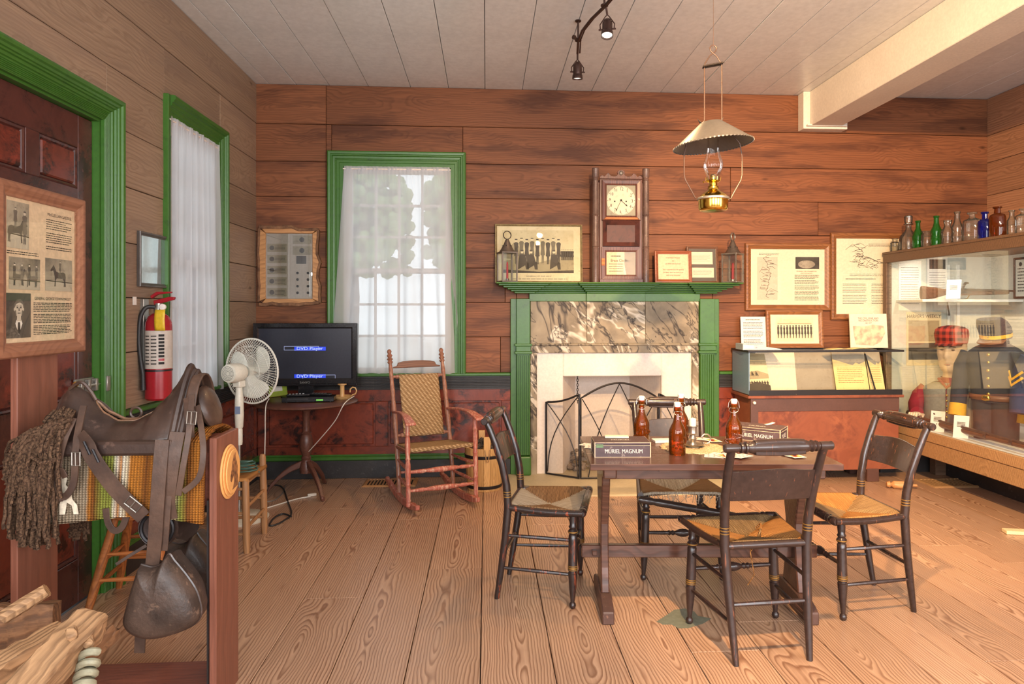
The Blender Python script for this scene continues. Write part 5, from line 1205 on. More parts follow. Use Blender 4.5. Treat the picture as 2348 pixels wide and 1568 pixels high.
# ------------------------------------------------------------------ tall glass case along the right wall
FX, FY0, FY1 = 3.45, 3.25, 5.735; DZ = .44
m_casewood = wood('case_brown_wood', srgb(112, 86, 66), srgb(72, 52, 40), ring=.014, rough=.5, contrast=.5, tone=.05)
m_ledge = wood('case_tan_ledge', srgb(178, 140, 98), srgb(128, 94, 62), ring=.016, rough=.5, contrast=.5, tone=.06)
m_casegrey = paint('case_lining', srgb(196, 196, 184), .7, .04, 2, .02)
m_shelfw = paint('white_shelf', srgb(228, 226, 216), .5, .03)
dc = thing('glass_display_case', 'tall wooden glass case of uniforms with bottles standing on its top', 'display case', (3.95, 4.5, 0))
wb(MB().box((FX, FY0, 1.812), (FX+.03, FY1, 1.905)), 'header_board', m_casewood, dc, bev=.004, smooth=False)
wb(MB().box((FX-.008, FY0, 1.885), (FX+.0, FY1, 1.905)), 'header_lip', m_casewood, dc, bev=.003, smooth=False)
wb(MB().box((FX+.03, FY0, 1.87), (4.44, FY1, 1.905)), 'top_board', m_casewood, dc, smooth=False)
for y in (FY1-.05, FY0): wb(MB().box((FX, y, .45), (FX+.05, y+.05, 1.812)), 'corner_post', m_casewood, dc, bev=.003, smooth=False)
wb(MB().box((FX-.004, FY0, .375), (FX+.025, FY1, .452)), 'ledge_board', m_ledge, dc, bev=.004, smooth=False)
wb(MB().box((FX+.004, FY0, .25), (FX+.03, FY1, .372)), 'apron_board', m_ledge, dc, bev=.004, smooth=False)
wb(MB().box((FX+.025, FY0, DZ-.02), (4.44, FY1, DZ)), 'deck', m_shelfw, dc, smooth=False)
for x, y in ((3.86, 5.60), (4.40, 5.60), (3.50, 3.32), (4.40, 3.32)): wb(MB().box((x-.05, y-.04, 0), (x+.05, y+.04, DZ-.02)), 'leg', m_casewood, dc, bev=.003, smooth=False)
wb(MB().box((FX+.03, FY1-.012, DZ), (4.43, FY1, 1.87)), 'end_panel', m_casegrey, dc, smooth=False)
wb(MB().box((4.428, FY0, DZ), (4.44, FY1-.012, 1.87)), 'back_panel', m_casegrey, dc, smooth=False)
m_caseglass = glass('case_glass', (.97, .99, .98, 1), .22, 0, 1.5)
wb(MB().box((FX+.012, FY0+.05, .452), (FX+.016, FY1-.05, 1.812)), 'front_glass', m_caseglass, dc, smooth=False)
wb(MB().tube([(3.62, 3.4, 1.852), (3.62, 5.6, 1.852)], .012, 8), 'strip_lamp', emit('strip_lamp_glow', (1, .96, .88, 1), 4.0), dc)
area('case_strip_light', (3.64, 4.5, 1.838), (0, -18, 0), .05, 2.2, 13, (1.0, .95, .86))
wb(MB().box((3.56, 5.36, 1.472), (4.428, FY1-.014, 1.492)), 'shelf', m_shelfw, dc, bev=.002, smooth=False)
for x in (4.03, 4.12): wb(MB().box((x-.012, FY1-.026, .9), (x+.012, FY1-.012, 1.80)), 'shelf_standard', m_shelfw, dc, smooth=False)
wb(MB().tube([(3.80, 5.40, 1.466), (4.03, 5.70, 1.36)], .006, 6), 'shelf_bracket', m_blkmetal, dc)
wb(MB().box((3.40, 5.69, 0), (3.90, 5.73, .14)), 'plinth_board', m_black, dc, smooth=False); wb(MB().box((3.90, 3.4, 0), (3.93, 5.69, .14)), 'plinth_board', m_black, dc, smooth=False)
# posters on the end panel
def poster(name, label, pxa, pxb, pya, pyb, m):
    yy = FY1-.014; a = at(pxa, pyb, Y=yy); b = at(pxb, pya, Y=yy); t = thing(name, label, 'poster', ((a.x+b.x)/2, yy, a.z)); w, h = b.x-a.x, b.z-a.z
    MB().box((-w/2,-.002,0), (w/2,-.0005,h)).build('sheet', m, t, smooth=False); return t, w, h
t, w, h = poster('newspaper_page', 'old illustrated newspaper page headed Weekly pinned in the glass case', 2078, 2158, 715, 838, m_sepia)
text("HARPER'S WEEKLY", .043, m_ink, t, 0, -.0026, h-.04, xs=.86, bold=.001)
mb = MB(); flat(mb, [(-w*.44,.05),(w*.44,.05),(w*.44,h*.42),(-w*.44,h*.42)], -.0026, 0); flat(mb, [(-w*.44,h*.45),(w*.44,h*.45),(w*.44,h*.84),(-w*.44,h*.84)], -.0026, 1); mb.build('engravings', [m_photodark, m_sepmid], t, smooth=False, kind='stuff')
t, w, h = poster('typed_sheet', 'white sheet with text rows high in the glass case above the newspaper page', 2060, 2112, 598, 712, m_paper); mb = MB(); textlines(mb, -w*.4, w*.4, .05, h-.05, 16, .004, -.0026, seed=20); mb.build('typed_text', m_grey_ink, t, smooth=False, kind='stuff')  # white sheets with text rows set against the end panel
t, w, h = poster('typed_sheet', 'white sheet with text rows and a dark block high in the glass case', 2126, 2172, 590, 686, m_paper); mb = MB(); textlines(mb, -w*.4, w*.4, .03, h*.66, 10, .004, -.0026, seed=21); mb.build('typed_text', m_grey_ink, t, smooth=False, kind='stuff'); MB().box((-w*.4,-.0026,h*.72), (w*.4,-.002,h*.95)).build('photo_print', m_photodark, t, smooth=False)
t, y = framed('framed_notice', 'black framed printed notice hung inside the glass case above the musket', 'picture', T(4.426, 5.30, 1.50) @ RZ(-90), .30, .34, .018, .015, m_blkmetal, m_paper); mb = MB(); textlines(mb, -.11,.11,.05,.26,8,.009,y,seed=9); flat(mb, circle(-.08,.285,.018), y); mb.build('notice_text', m_ink, t, smooth=False, kind='stuff')

# musket on the shelf, pistol-gripped lock to the fore
m_stock = wood('musket_stock', srgb(112, 78, 58), srgb(70, 46, 36), ring=.01, rough=.4, contrast=.5)
m_gunmetal = paint('gun_steel', srgb(92, 86, 80), .35, .2, 20, .05, metal=.8)
def musket(name, label, M, L, butt=.11):
    t = thing(name, label, 'rifle'); t.matrix_world = M
    prof = [(0,-.055,.055), (.02,-.058,.056), (.12,-.045,.045), (.22,-.018,.03), (.27,-.012,.026), (.33,-.022,.024), (.5,-.02,.018), (L*.92,-.012,.012), (L*.93,-.008,.010)]
    rings = []
    for x, lo, hi in prof:
        zc = (lo+hi)/2+.055; hz = (hi-lo)/2; wy = .5*min(.045, .02+hz*.4)
        rings.append([(x, wy*cos(a), zc+hz*sin(a)) for a in [2*pi*k/12 for k in range(12)]])
    MB().loft(rings).build('stock', m_stock, t)
    MB().tube([(.32,0,.083), (L,0,.071)], [.012,.008], 10).build('barrel', m_gunmetal, t)
    lk = MB().extxz([(.28,.05),(.42,.048),(.43,.062),(.40,.072),(.30,.072)], -.024, -.018).build('lock_plate', m_gunmetal, t, bev=.002, smooth=False)
    MB().extxz([(.345,.06),(.36,.06),(.362,.10),(.375,.125),(.40,.13),(.395,.142),(.365,.145),(.35,.128),(.34,.10)], -.026, -.016).build('hammer', m_gunmetal, lk, bev=.002, smooth=False)
    MB().tube([(.30,0,.035),(.32,0,.005),(.36,0,-.002),(.40,0,.008),(.42,0,.034)], .004, 6).build('trigger_guard', m_brass, t)
    for x in (.62, .95, 1.2):
        if x < L*.9: MB().lathe([(.022,-.01),(.022,.01)], 12, M=T(x,0,.063) @ RY(90), sx=1.1).build('barrel_band', m_gunmetal, t)
    return t
musket('percussion_musket', 'dark percussion musket lying on the white shelf in the glass case', T(3.60, 5.44, 1.4925) @ RX(0), 1.25-.43)
m_tag = paint('tent_card_white', srgb(240, 236, 228), .6, .02)
def tent_card(label, px, py, X, h, w, seed):
    p = at(px, py, X=X); t = thing('label_card', label, 'card', (p.x, p.y, p.z), -62)
    t.rotation_euler = (radians(-16), 0, radians(-48)); MB().box((-w/2,-.001,0), (w/2,.001,h)).build('sheet', m_tag, t, smooth=False); mb = MB(); textlines(mb, -w*.28, w*.28, h*.48, h*.72, 4, .006, -.0018, seed=seed); mb.build('typed_text', m_ink, t, smooth=False, kind='stuff'); return t
t = tent_card('white label card leaning on the musket on the shelf', 2185, 690, 3.70, .16, .10, 1); t.location.z = 1.4925
t = tent_card('white label card beside the mannequin hand in the glass case', 2148, 995, 3.56, .165, .10, 2); t.location.z = DZ+.001
t = tent_card('white label card standing before the dark trousers in the glass case', 2202, 1010, 3.56, .17, .10, 3); t.location.z = DZ+.001
a = at(2130, 985, X=3.60); b = at(2345, 1045, X=3.545); d = b-a; L = 1.9
t = musket('long_rifle', 'long brown rifle lying along the foot of the glass case', T(3.60, 5.62, DZ-.0) @ RZ(-91.3), L)
t = None

# ------------------------------------------------------------------ mannequin in red shirt and grey vest
m_skin = paint('mannequin_skin', srgb(206, 180, 152), .5, .05, 8, .03)
def plaid():
    g = NT('red_plaid'); v = g.coords(); sp = g.n('SeparateXYZ', None, Vector=v)
    s1 = g.ramp(g.math('FRACT', g.math('MULTIPLY', sp.outputs[0], 22.0)), [(.45, 0), (.5, 1)]); s2 = g.ramp(g.math('FRACT', g.math('MULTIPLY', sp.outputs[2], 22.0)), [(.45, 0), (.5, 1)])
    g.base(g.mix(g.math('MULTIPLY', g.math('ADD', s1, s2), .45), srgb(176, 62, 50), srgb(52, 28, 30))); return g.fin(.85, 0, .2)
m_redshirt = paint('crimson_cloth', srgb(140, 26, 44), .85, .2, 8, .25)
m_greyvest = paint('grey_wool', srgb(140, 140, 134), .9, .1, 30, .25)
m_blue = paint('navy_wool', srgb(46, 47, 56), .9, .15, 20, .25)
m_blue2 = paint('blue_wool', srgb(40, 50, 80), .9, .15, 20, .25)
m_yellow = paint('yellow_facing', srgb(222, 168, 40), .8, .1, 20, .15)
m_dkgrey = paint('charcoal_wool', srgb(54, 54, 58), .9, .15, 20, .25)
m_lav = paint('lavender_grey_wool', srgb(150, 144, 158), .9, .1, 20, .2)
m_leatherbelt = paint('belt_leather', srgb(116, 76, 52), .45, .2, 15, .15)
m_btn = paint('brass_button', srgb(214, 176, 92), .25, .1, metal=.9)
def ell(cx_, cy_, z, rx, ry, n=24, f=None):
    out = []
    for k in range(n):
        a = 2*pi*k/n; q = 1+(f(a, z) if f else 0); out.append((cx_+rx*q*cos(a), cy_+ry*q*sin(a), z))
    return out
mn = thing('uniform_mannequin', 'mannequin in red plaid cap, crimson shirt and grey vest in the glass case', 'mannequin', (3.775, 5.31, DZ), -52); mn.scale = (1.09, 1.09, 1.09)
def feat(a, z):
    """face relief; front is -y (angle -90 deg); z measured from the chin"""
    d = ((a + pi/2 + pi) % (2*pi)) - pi; q = z - .425; o = 0
    o += .20*math.exp(-(d/.17)**2)*max(0, 1-abs(q-.115)/.055) + .05*math.exp(-(d/.12)**2)*math.exp(-((q-.16)/.03)**2)
    for s in (-1,1): o -= .085*math.exp(-((d-s*.42)/.22)**2)*math.exp(-((q-.168)/.02)**2); o += .07*math.exp(-((d-s*1.57)/.16)**2)*math.exp(-((q-.14)/.035)**2)
    o += .05*math.exp(-(d/.7)**2)*math.exp(-((q-.20)/.016)**2) + .06*math.exp(-(d/.28)**2)*math.exp(-((q-.066)/.010)**2) + .05*math.exp(-(d/.30)**2)*math.exp(-((q-.046)/.010)**2) - .05*math.exp(-(d/.28)**2)*math.exp(-((q-.056)/.006)**2)
    o += .10*math.exp(-(d/.4)**2)*math.exp(-((q-.015)/.02)**2)
    return o*1.35
rings = [ell(0,.01,z,rx,ry,48) for z, rx, ry in ((.0,.15,.10),(.12,.16,.11),(.24,.175,.115),(.30,.165,.105),(.345,.10,.08),(.37,.066,.066),(.405,.060,.064))]
for q, rx, ry, cy_ in ((.0,.052,.062,-.012),(.012,.064,.076,-.012),(.028,.072,.086,-.01),(.04,.077,.091,-.008),(.05,.08,.094,-.006),(.058,.082,.096,-.005),(.068,.084,.099,-.003),(.08,.086,.102,-.002),(.095,.088,.105,0),(.11,.09,.108,0),(.125,.092,.111,0),(.14,.093,.113,.002),(.155,.094,.115,.003),(.168,.095,.116,.004),(.185,.095,.117,.005),(.20,.095,.118,.006),(.22,.093,.117,.008),(.25,.087,.108,.01),(.28,.07,.088,.012),(.30,.045,.055,.012),(.31,.012,.015,.012)):
    rings.append(ell(0, cy_, .425+q, rx, ry, 48, feat))
MB().loft(rings).build('figure', m_skin, mn, ang=180)
m_lip_shade = paint('lip_shading', srgb(178, 130, 112), .5, .05); m_brow_shade = paint('brow_shading', srgb(120, 92, 70), .7, .1)  # darker eyes, brows and lips stand in for shading on the bare face
for s in (-1,1):
    MB().sph((s*.034,-.094,.592), (.014,.008,.0065), 10, 6).build('eye', m_brow_shade, mn); MB().tube([(s*.016,-.121,.612),(s*.034,-.116,.618),(s*.054,-.100,.613)], .0042, 6).build('brow_shade', m_brow_shade, mn)
MB().sph((0,-.1,.482), (.021,.010,.006), 12, 6).build('lip_shade', m_lip_shade, mn)
mb = MB(); rings = [ell(0,-.005,.425+q,rx,ry,28) for q, rx, ry in ((.215,.101,.124),(.25,.108,.13),(.285,.112,.135),(.315,.105,.125),(.335,.08,.1),(.345,.03,.04))]; mb.loft(rings)
cap = mb.build('cap', plaid(), mn); 
MB().grid(lambda u, v: ((.098+.0*v)*sin((u-.5)*2.3), -.115*cos((u-.5)*2.3)-.065*v*cos((u-.5)*2.0), .425+.222-.022*v), 14, 4).build('cap_peak', plaid(), cap, solid=.005)
mb = MB(); mb.loft([ell(0,.01,z,rx,ry,28) for z, rx, ry in ((.0,.168,.118),(.12,.172,.122),(.22,.192,.128),(.285,.188,.12),(.325,.13,.096),(.36,.078,.076),(.385,.074,.074))], cap=False); shirt = mb.build('shirt', m_redshirt, mn)
for s in (-1,1):
    if s < 0: pts = [(s*.17,.01,.285),(s*.215,-.005,.23),(s*.235,-.03,.165),(s*.215,-.09,.125),(s*.19,-.145,.115)]
    else: pts = [(s*.17,.01,.285),(s*.215,.0,.20),(s*.225,-.01,.10),(s*.215,-.06,.03)]
    MB().tube(pts, [.058,.06,.056,.05,.045][:len(pts)], 14).build('sleeve', m_redshirt, shirt)
vest = MB(); n = 30
def vfn(u, v):
    a = -pi/2 + .02 + u*(2*pi-.04); z = .0+.345*v; k = 1+.03*(1-v); rx, ry = (.182, .134) if v < .55 else (.182+.018*(v-.55)/.3, .134) if v < .85 else (.20-.55*(v-.85), .134-.25*(v-.85))
    return (rx*cos(a)*k, .01+ry*sin(a)*k, z)
vest.grid(vfn, 40, 14); vo_ = vest.build('vest', m_greyvest, mn, solid=.006)
for k in range(7): MB().sph((.006,-.132-.003*(k < 3),.02+.04*k), (.0085,.005,.0085), 10, 6).build('button', m_btn, vo_)
MB().tube([(-.07,-.055,.372),(-.03,-.10,.345),(0,-.118,.315),(.03,-.10,.345),(.07,-.055,.372)], .011, 8).build('neckerchief', m_redshirt, mn)
# hand: palm and five fingers resting forward
hx, hy, hz = -.183, -.185, .108
MB().sph((hx,hy,hz), (.036,.045,.018), 14, 8).build('palm', m_skin, mn)
for k, (dx, L_) in enumerate(((-.024,.05),(-.008,.06),(.008,.057),(.023,.045))): MB().tube([(hx+dx*.9,hy-.03,hz+.004),(hx+dx,hy-.03-L_*.5,hz+.010),(hx+dx*1.05,hy-.03-L_*.85,hz-.006),(hx+dx*1.05,hy-.03-L_*.95,hz-.022)], [.0095,.009,.008,.006], 8).build('finger', m_skin, mn)
MB().tube([(hx+.03,hy+.01,hz),(hx+.055,hy-.012,hz+.002),(hx+.06,hy-.04,hz-.008)], [.011,.0095,.007], 8).build('thumb', m_skin, mn)

# ------------------------------------------------------------------ cavalry jackets on stands
def kepi(t, z, mtop, band):
    """forage cap tipped forward; local front -y"""
    k = MB().loft([ell(0,0,0,.092,.098,28), ell(0,0,.05,.095,.10,28), ell(0,-.012,.12,.09,.094,28), ell(0,-.035,.175,.074,.076,28), ell(0,-.04,.182,.05,.05,28)])
    return k
jk = thing('cavalry_jacket', 'dark blue uniform jacket with yellow cuffs, cap, belt and charcoal trousers on a stand', 'uniform', (3.80, 4.86, DZ), -62)
mb = MB(); mb.loft([ell(0,0,z,rx,ry,28) for z, rx, ry in ((.28,.165,.12),(.34,.168,.122),(.45,.185,.132),(.56,.205,.135),(.64,.20,.125),(.68,.15,.105),(.715,.085,.08),(.755,.078,.074))], cap=False); jb = mb.build('jacket_body', m_blue, jk)
MB().loft([ell(0,0,z,rx,ry,28) for z, rx, ry in ((.70,.086,.081),(.755,.081,.077),(.757,.074,.07))], cap=False).build('collar', m_blue, jb)
for s in (-1,1):
    sl = MB().tube([(s*.18,0,.63),(s*.225,-.01,.53),(s*.24,-.03,.38),(s*.235,-.07,.22)], [.068,.066,.058,.055], 16).build('sleeve', m_blue, jb)
    MB().tube([(s*.2355,-.065,.245),(s*.235,-.085,.155)], [.0585,.060], 16).build('cuff', m_yellow, sl)
for k in range(6): MB().sph((.005,-.128-.006*(k in (2,3)),.345+.058*k), (.012,.007,.012), 10, 6).build('button', m_btn, jb)
MB().loft([ell(0,0,z,.176,.13,28) for z in (.295,.335)], cap=False).build('belt', m_leatherbelt, jk, solid=.006); MB().sph((-.01,-.133,.315), (.032,.012,.024), 14, 8).build('belt_plate', m_brass, jk)
for s in (-1,1): MB().loft([ell(s*.06,0,z,rx,.10,20) for z, rx in ((.0,.085),(.12,.088),(.295,.095))]).build('trouser_leg', m_dkgrey, jk)
hat = MB(); hat.loft([ell(0,0,.755,.10,.11,28), ell(0,0,.80,.104,.114,28), ell(0,-.018,.84,.106,.112,28), ell(0,-.045,.885,.098,.098,28), ell(0,-.075,.915,.082,.078,28), ell(0,-.08,.918,.05,.05,28)])
Mt = T(0,0,.755) @ RX(10) @ T(0,0,-.755); hat.v = [tuple(Mt @ Vector(p)) for p in hat.v]; ho = hat.build('forage_cap', m_blue, jk)
bd = MB(); bd.loft([ell(0,0,.765,.1025,.1125,28), ell(0,0,.80,.1035,.1135,28)], cap=False); bd.v = [tuple(Mt @ Vector(p)) for p in bd.v]; bd.build('cap_band', m_yellow, ho)
pk = MB(); pk.grid(lambda u, v: (.10*sin((u-.5)*2.3), -.105*cos((u-.5)*2.3)-.055*v, .758-.02*v), 14, 4); pk.v = [tuple(Mt @ Vector(p)) for p in pk.v]; pk.build('cap_peak', m_leatherbelt, ho, solid=.004)
MB().sph((0,-.116,.785), .008, 8, 6, M=Mt).build('cap_button', m_btn, ho)
j2 = thing('sergeant_jacket', 'bright blue jacket with yellow chevrons over lavender-grey trousers beside the dark jacket', 'uniform', (3.83, 4.30, DZ), -62)
mb = MB(); mb.loft([ell(0,0,z,rx,ry,28) for z, rx, ry in ((.22,.165,.12),(.34,.168,.122),(.45,.185,.132),(.56,.205,.135),(.64,.20,.125),(.68,.15,.105),(.715,.085,.08),(.755,.078,.074))], cap=False); jb = mb.build('jacket_body', m_blue2, j2)
for s in (-1,1):
    sl = MB().tube([(s*.18,0,.63),(s*.225,-.01,.53),(s*.24,-.03,.38),(s*.235,-.06,.25)], [.07,.068,.06,.056], 16).build('sleeve', m_blue2, jb)
    for k in range(2): MB().strip([(s*.30-.0,-.05,.50+.04*k),(s*.275,-.075,.44+.04*k),(s*.20,-.085,.50+.04*k)], (0,0,1), .016, .006).build('chevron', m_yellow, sl)
MB().tube([(-.08,-.12,.62),(-.09,-.135,.45),(-.08,-.125,.32)], .006, 6).build('piping', m_yellow, jb)
for s in (-1,1): MB().loft([ell(s*.065,0,z,rx,.105,20) for z, rx in ((.0,.095),(.12,.09),(.24,.097))]).build('trouser_leg', m_lav, j2)

# ------------------------------------------------------------------ old bottles on top of the glass case
m_clear = bottle_glass('clear_bottle_glass', srgb(236, 234, 226), .95, .05); m_bgreen = bottle_glass('green_bottle_glass', srgb(60, 170, 60), .5); m_bblue = bottle_glass('cobalt_bottle_glass', srgb(40, 50, 190), .5); m_bamber = bottle_glass('brown_bottle_glass', srgb(150, 76, 24), .5)
CT = 1.905
BOT = [(2052, 547, 'small clear vial standing at the far corner of the case top', m_clear, 'vial', .5),
 (2083, 494, 'clear glass decanter with stopper beside a small green bottle', m_clear, 'decanter', 1), (2105, 506, 'small plain green bottle beside the clear decanter', m_bgreen, 'soda', 1),
 (2126, 530, 'short frosted clear jar between the two green bottles', m_clear, 'jar', 1), (2147, 495, 'ribbed green soda bottle beside the frosted jar', m_bgreen, 'ribbed', 1),
 (2173, 505, 'clear bulbous milk bottle beside the ribbed green bottle', m_clear, 'milk', 1), (2195, 485, 'tall ribbed clear bottle beside the bulbous milk bottle', m_clear, 'ribbed', 1),
 (2229, 487, 'broad clear medicine flask beside the cobalt blue bottle', m_clear, 'flask', 1), (2258, 486, 'cobalt blue medicine bottle between clear and brown bottles', m_bblue, 'flask2', 1),
 (2287, 474, 'brown amber medicine bottle beside the cobalt blue bottle', m_bamber, 'flask3', 1), (2320, 482, 'slim clear bottle beside the brown amber bottle', m_clear, 'slim', 1), (2347, 478, 'broad clear bottle past the slim clear bottle', m_clear, 'flask', 1)]
SH = {'vial': (.34, [(.9,0),(1,.05),(1,.7),(.55,.78),(.55,.95),(.7,.96),(.7,1)]), 'decanter': (.25, [(.9,0),(1,.03),(1,.28),(.9,.4),(.4,.56),(.3,.6),(.3,.72),(.5,.74),(.5,.76),(.3,.77),(.42,.8),(.44,.97),(.3,1)]),
 'soda': (.19, [(.9,0),(1,.04),(1,.42),(.8,.56),(.42,.72),(.38,.92),(.46,.93),(.46,1)]), 'jar': (.34, [(.9,0),(1,.05),(1,.75),(.8,.84),(.8,.9),(.9,.92),(.9,1)]),
 'ribbed': (.175, [(.85,0),(1,.04),(.93,.1),(1,.15),(.93,.2),(1,.26),(.92,.32),(.86,.38),(1,.46),(.92,.54),(.6,.66),(.46,.76),(.42,.93),(.5,.94),(.5,1)]), 'milk': (.24, [(.8,0),(.95,.04),(.85,.3),(1,.45),(1,.55),(.6,.72),(.5,.8),(.62,.88),(.62,1)]),
 'flask': (.30, [(.95,0),(1,.03),(1,.66),(.9,.74),(.4,.8),(.32,.83),(.32,.93),(.5,.94),(.5,1)]), 'flask2': (.24, [(.95,0),(1,.03),(1,.62),(.85,.7),(.42,.75),(.38,.92),(.52,.93),(.52,1)]), 'flask3': (.25, [(.95,0),(1,.03),(1,.66),(.85,.74),(.42,.79),(.36,.94),(.5,.95),(.5,1)]),
 'slim': (.17, [(.9,0),(1,.04),(1,.6),(.6,.7),(.5,.8),(.5,.93),(.62,.94),(.62,1)])}
for i, (px, py, L_, m, kind, q) in enumerate(BOT):
    X_ = FX+.085; p = at(px, py, X=X_); h = p.z - CT; r, pr = SH[kind]; R = r*h*(1 if kind != 'vial' else .9)
    t = thing('old_bottle' if kind != 'jar' else 'glass_jar', L_, 'bottle' if kind != 'jar' else 'jar', (X_, p.y, CT), 20*i, group='old bottles on top of the glass case')
    flatk = .6 if kind.startswith('flask') else 1
    n = max(j for j, (a, b) in enumerate(pr) if b < .9)
    MB().lathe([(0,.002)]+[(a*R, b*h) for a, b in pr], 24, cap=False, sy=flatk).build('glass_body', m, t, M=RZ(-20*i-60))
    a_, b_ = pr[-1]; MB().lathe([(a_*R*.8,h*.955),(a_*R*1.06,h*.96),(a_*R*1.06,h*.995),(a_*R*.8,h)], 20, cap=False).build('lip', m, t)
# ------------------------------------------------------------------ fire screen before the hearth
m_mesh = NT('screen_mesh'); g = m_mesh
g.t.links.new(g.n('MixShader', None, i0=.22, i1=g.n('BsdfTransparent').outputs[0], i2=g.n('BsdfDiffuse', None, Color=srgb(70, 64, 60)).outputs[0]).outputs[0], g.out.inputs['Surface']); m_mesh = g.m
fs_ = thing('fire_screen', 'black three-fold fire screen with crossed bars before the fireplace', 'fire screen', (1.094, 5.60, .0145))
def screen_panel(x0, y0, x1, y1, ztop, bars, nm):
    """panel between two floor points; ztop(u) gives the top line"""
    P = lambda u, z: (x0+(x1-x0)*u-1.094, y0+(y1-y0)*u-5.60, z)
    top = [P(k/16, ztop(k/16)) for k in range(17)]
    fr = MB().tube([P(0,.01)]+top+[P(1,.01)], .009, 6).tube([P(0,.012), P(1,.012)], .008, 6).build(nm, m_iron, fs_)
    MB().grid(lambda u, v: P(u, .012+(ztop(u)-.012)*v), 16, 1).build('wire_mesh', m_mesh, fr, smooth=False)
    for pts in bars: MB().tube([tuple(Vector(P(u, z))+Vector((0,-.006,0))) for u, z in pts], .0045, 6).build('cross_bar', m_iron, fr)
arc = lambda u0, z0, u1, z1, b: [(u0+(u1-u0)*k/8 + b*sin(pi*k/8), z0+(z1-z0)*k/8) for k in range(9)]
side = lambda u: .615+.085*u*u
screen_panel(.505, 5.745, .762, 5.562, side, [arc(.02,.61,.95,.02,.25), arc(.98,.69,.04,.03,-.25)], 'side_panel')
screen_panel(1.683, 5.745, 1.426, 5.562, side, [arc(.02,.61,.95,.02,.25), arc(.98,.69,.04,.03,-.25)], 'side_panel')
ctop = lambda u: .665+.125*sin(pi*u)
screen_panel(.772, 5.56, 1.416, 5.56, ctop, [arc(.02,.66,.42,.02,.06), arc(.5,.785,.1,.02,-.06), arc(.5,.785,.9,.02,.06), arc(.98,.66,.58,.02,-.06)], 'centre_panel')
for x in (.767, 1.421):
    for z in (.18, .55): MB().cbox((x-1.094, -.043, z), (.012,.012,.05)).build('hinge', m_iron, fs_, bev=.003)

# ------------------------------------------------------------------ rocking chair
m_rock = chairpaint('rocker_red_wear', srgb(150, 82, 66), srgb(206, 160, 136), .52, .55)
m_rockb = chairpaint('rocker_brown_wear', srgb(124, 82, 64), srgb(178, 132, 104), .56, .5)
def weave(name, c1, c2):
    g = NT(name); v = g.coords(); sp = g.n('SeparateXYZ', None, Vector=v); x, z = sp.outputs[0], sp.outputs[2]; y = sp.outputs[1]
    zz = g.math('ADD', z, g.math('MULTIPLY', y, .9))
    a = g.math('SINE', g.math('MULTIPLY', g.math('ADD', x, g.math('MULTIPLY', zz, .55)), 190.0)); b = g.math('SINE', g.math('MULTIPLY', g.math('SUBTRACT', zz, g.math('MULTIPLY', x, .15)), 420.0))
    h = g.math('MULTIPLY', g.math('ADD', a, b), .5); nz = g.noise(v, 60, 3, .6)
    col = g.mix(g.ramp(h, [(.0, 0), (.55, 1)]), c2, c1); col = g.mix(g.ramp(nz, [(.3, .4), (.6, 0)]), col, mul(c2, .7)); g.base(col); g.bump(h, .6, .006); return g.fin(.7, 0, .25)
m_weave = weave('woven_splint', srgb(206, 176, 134), srgb(146, 112, 74))
rk = thing('rocking_chair', 'red-worn wooden rocking chair with woven back and seat before the window', 'rocking chair', (-.385, 5.05, 0), 23); rk.scale = (.94, .94, .96)
bead = [(0,.016),(.03,.02),(.05,.016),(.07,.02),(.09,.0165),(.2,.019),(.24,.016),(.26,.021),(.28,.016),(.36,.021),(.5,.02),(.54,.016),(.56,.021),(.58,.0165),(.7,.0205),(.8,.019),(.83,.016),(.85,.021),(.87,.016),(.95,.018),(1,.016)]
def back_pt(z): t_ = (z-.04)/1.06; return .17+.30*t_**1.25
for s in (-1,1):
    # rocker
    n = 16; rings = []
    for k in range(n+1):
        y = -.34+.84*k/n; zb = .21*(y-.05)**2/(.42**2)*.42; zb = .34*(y-.03)**2; w = .016; hh = .05 if 1 < k < n-1 else .035
        rings.append([(s*.235-w, y, zb), (s*.235+w, y, zb), (s*.235+w, y, zb+hh), (s*.235-w, y, zb+hh)])
    MB().loft(rings).build('rocker', m_rock, rk, bev=.004)
    # rear post with finial
    pts = [(s*.225, back_pt(z), z) for z in [.04+1.0*k/14 for k in range(15)]]
    rad = [.017,.0185,.0195,.0165,.0205,.0205,.017,.021,.0205,.02,.0165,.0195,.0165,.018,.013]
    po = MB().tube(pts, rad, 12).build('back_post', m_rockb, rk)
    A = Vector((s*.225, back_pt(1.03), 1.03)); B = A+Vector((0,.035,.115))
    MB().turn(A, B, [(0,.017),(.1,.024),(.2,.014),(.3,.026),(.42,.014),(.55,.024),(.68,.013),(.82,.020),(.93,.015),(1,.003)], 12).build('finial', m_rockb, po)
    MB().turn((s*.268,-.215,.045), (s*.268,-.19,.652), bead, 12).build('front_leg', m_rock, rk)
    # arm
    n = 12; rings = []
    for k in range(n+1):
        u = k/n; y = back_pt(.64)-(back_pt(.64)+.30)*u; z = .635+.028*sin(u*pi*.9)-.03*(u > .75)*(u-.75)*4*.6+.022; w = .018+.022*max(0, (u-.45)/.55); x = s*(.228+.045*u)
        rings.append([(x-w,y,z-.009),(x+w,y,z-.009),(x+w,y,z+.009),(x-w,y,z+.009)])
    MB().loft(rings).build('arm', m_rock, rk, bev=.006, seg=2)
    for z in (.175, .30): MB().turn((s*.262,-.205,z), (s*.225,back_pt(z),z), [(0,.009),(.3,.012),(.5,.014),(.7,.012),(1,.009)], 8).build('side_stretcher', m_rock, rk)
    MB().turn((s*.262,-.205,.43), (s*.225,back_pt(.40),.395), [(0,.013),(.5,.016),(1,.013)], 8).build('seat_rail', m_rockb, rk)
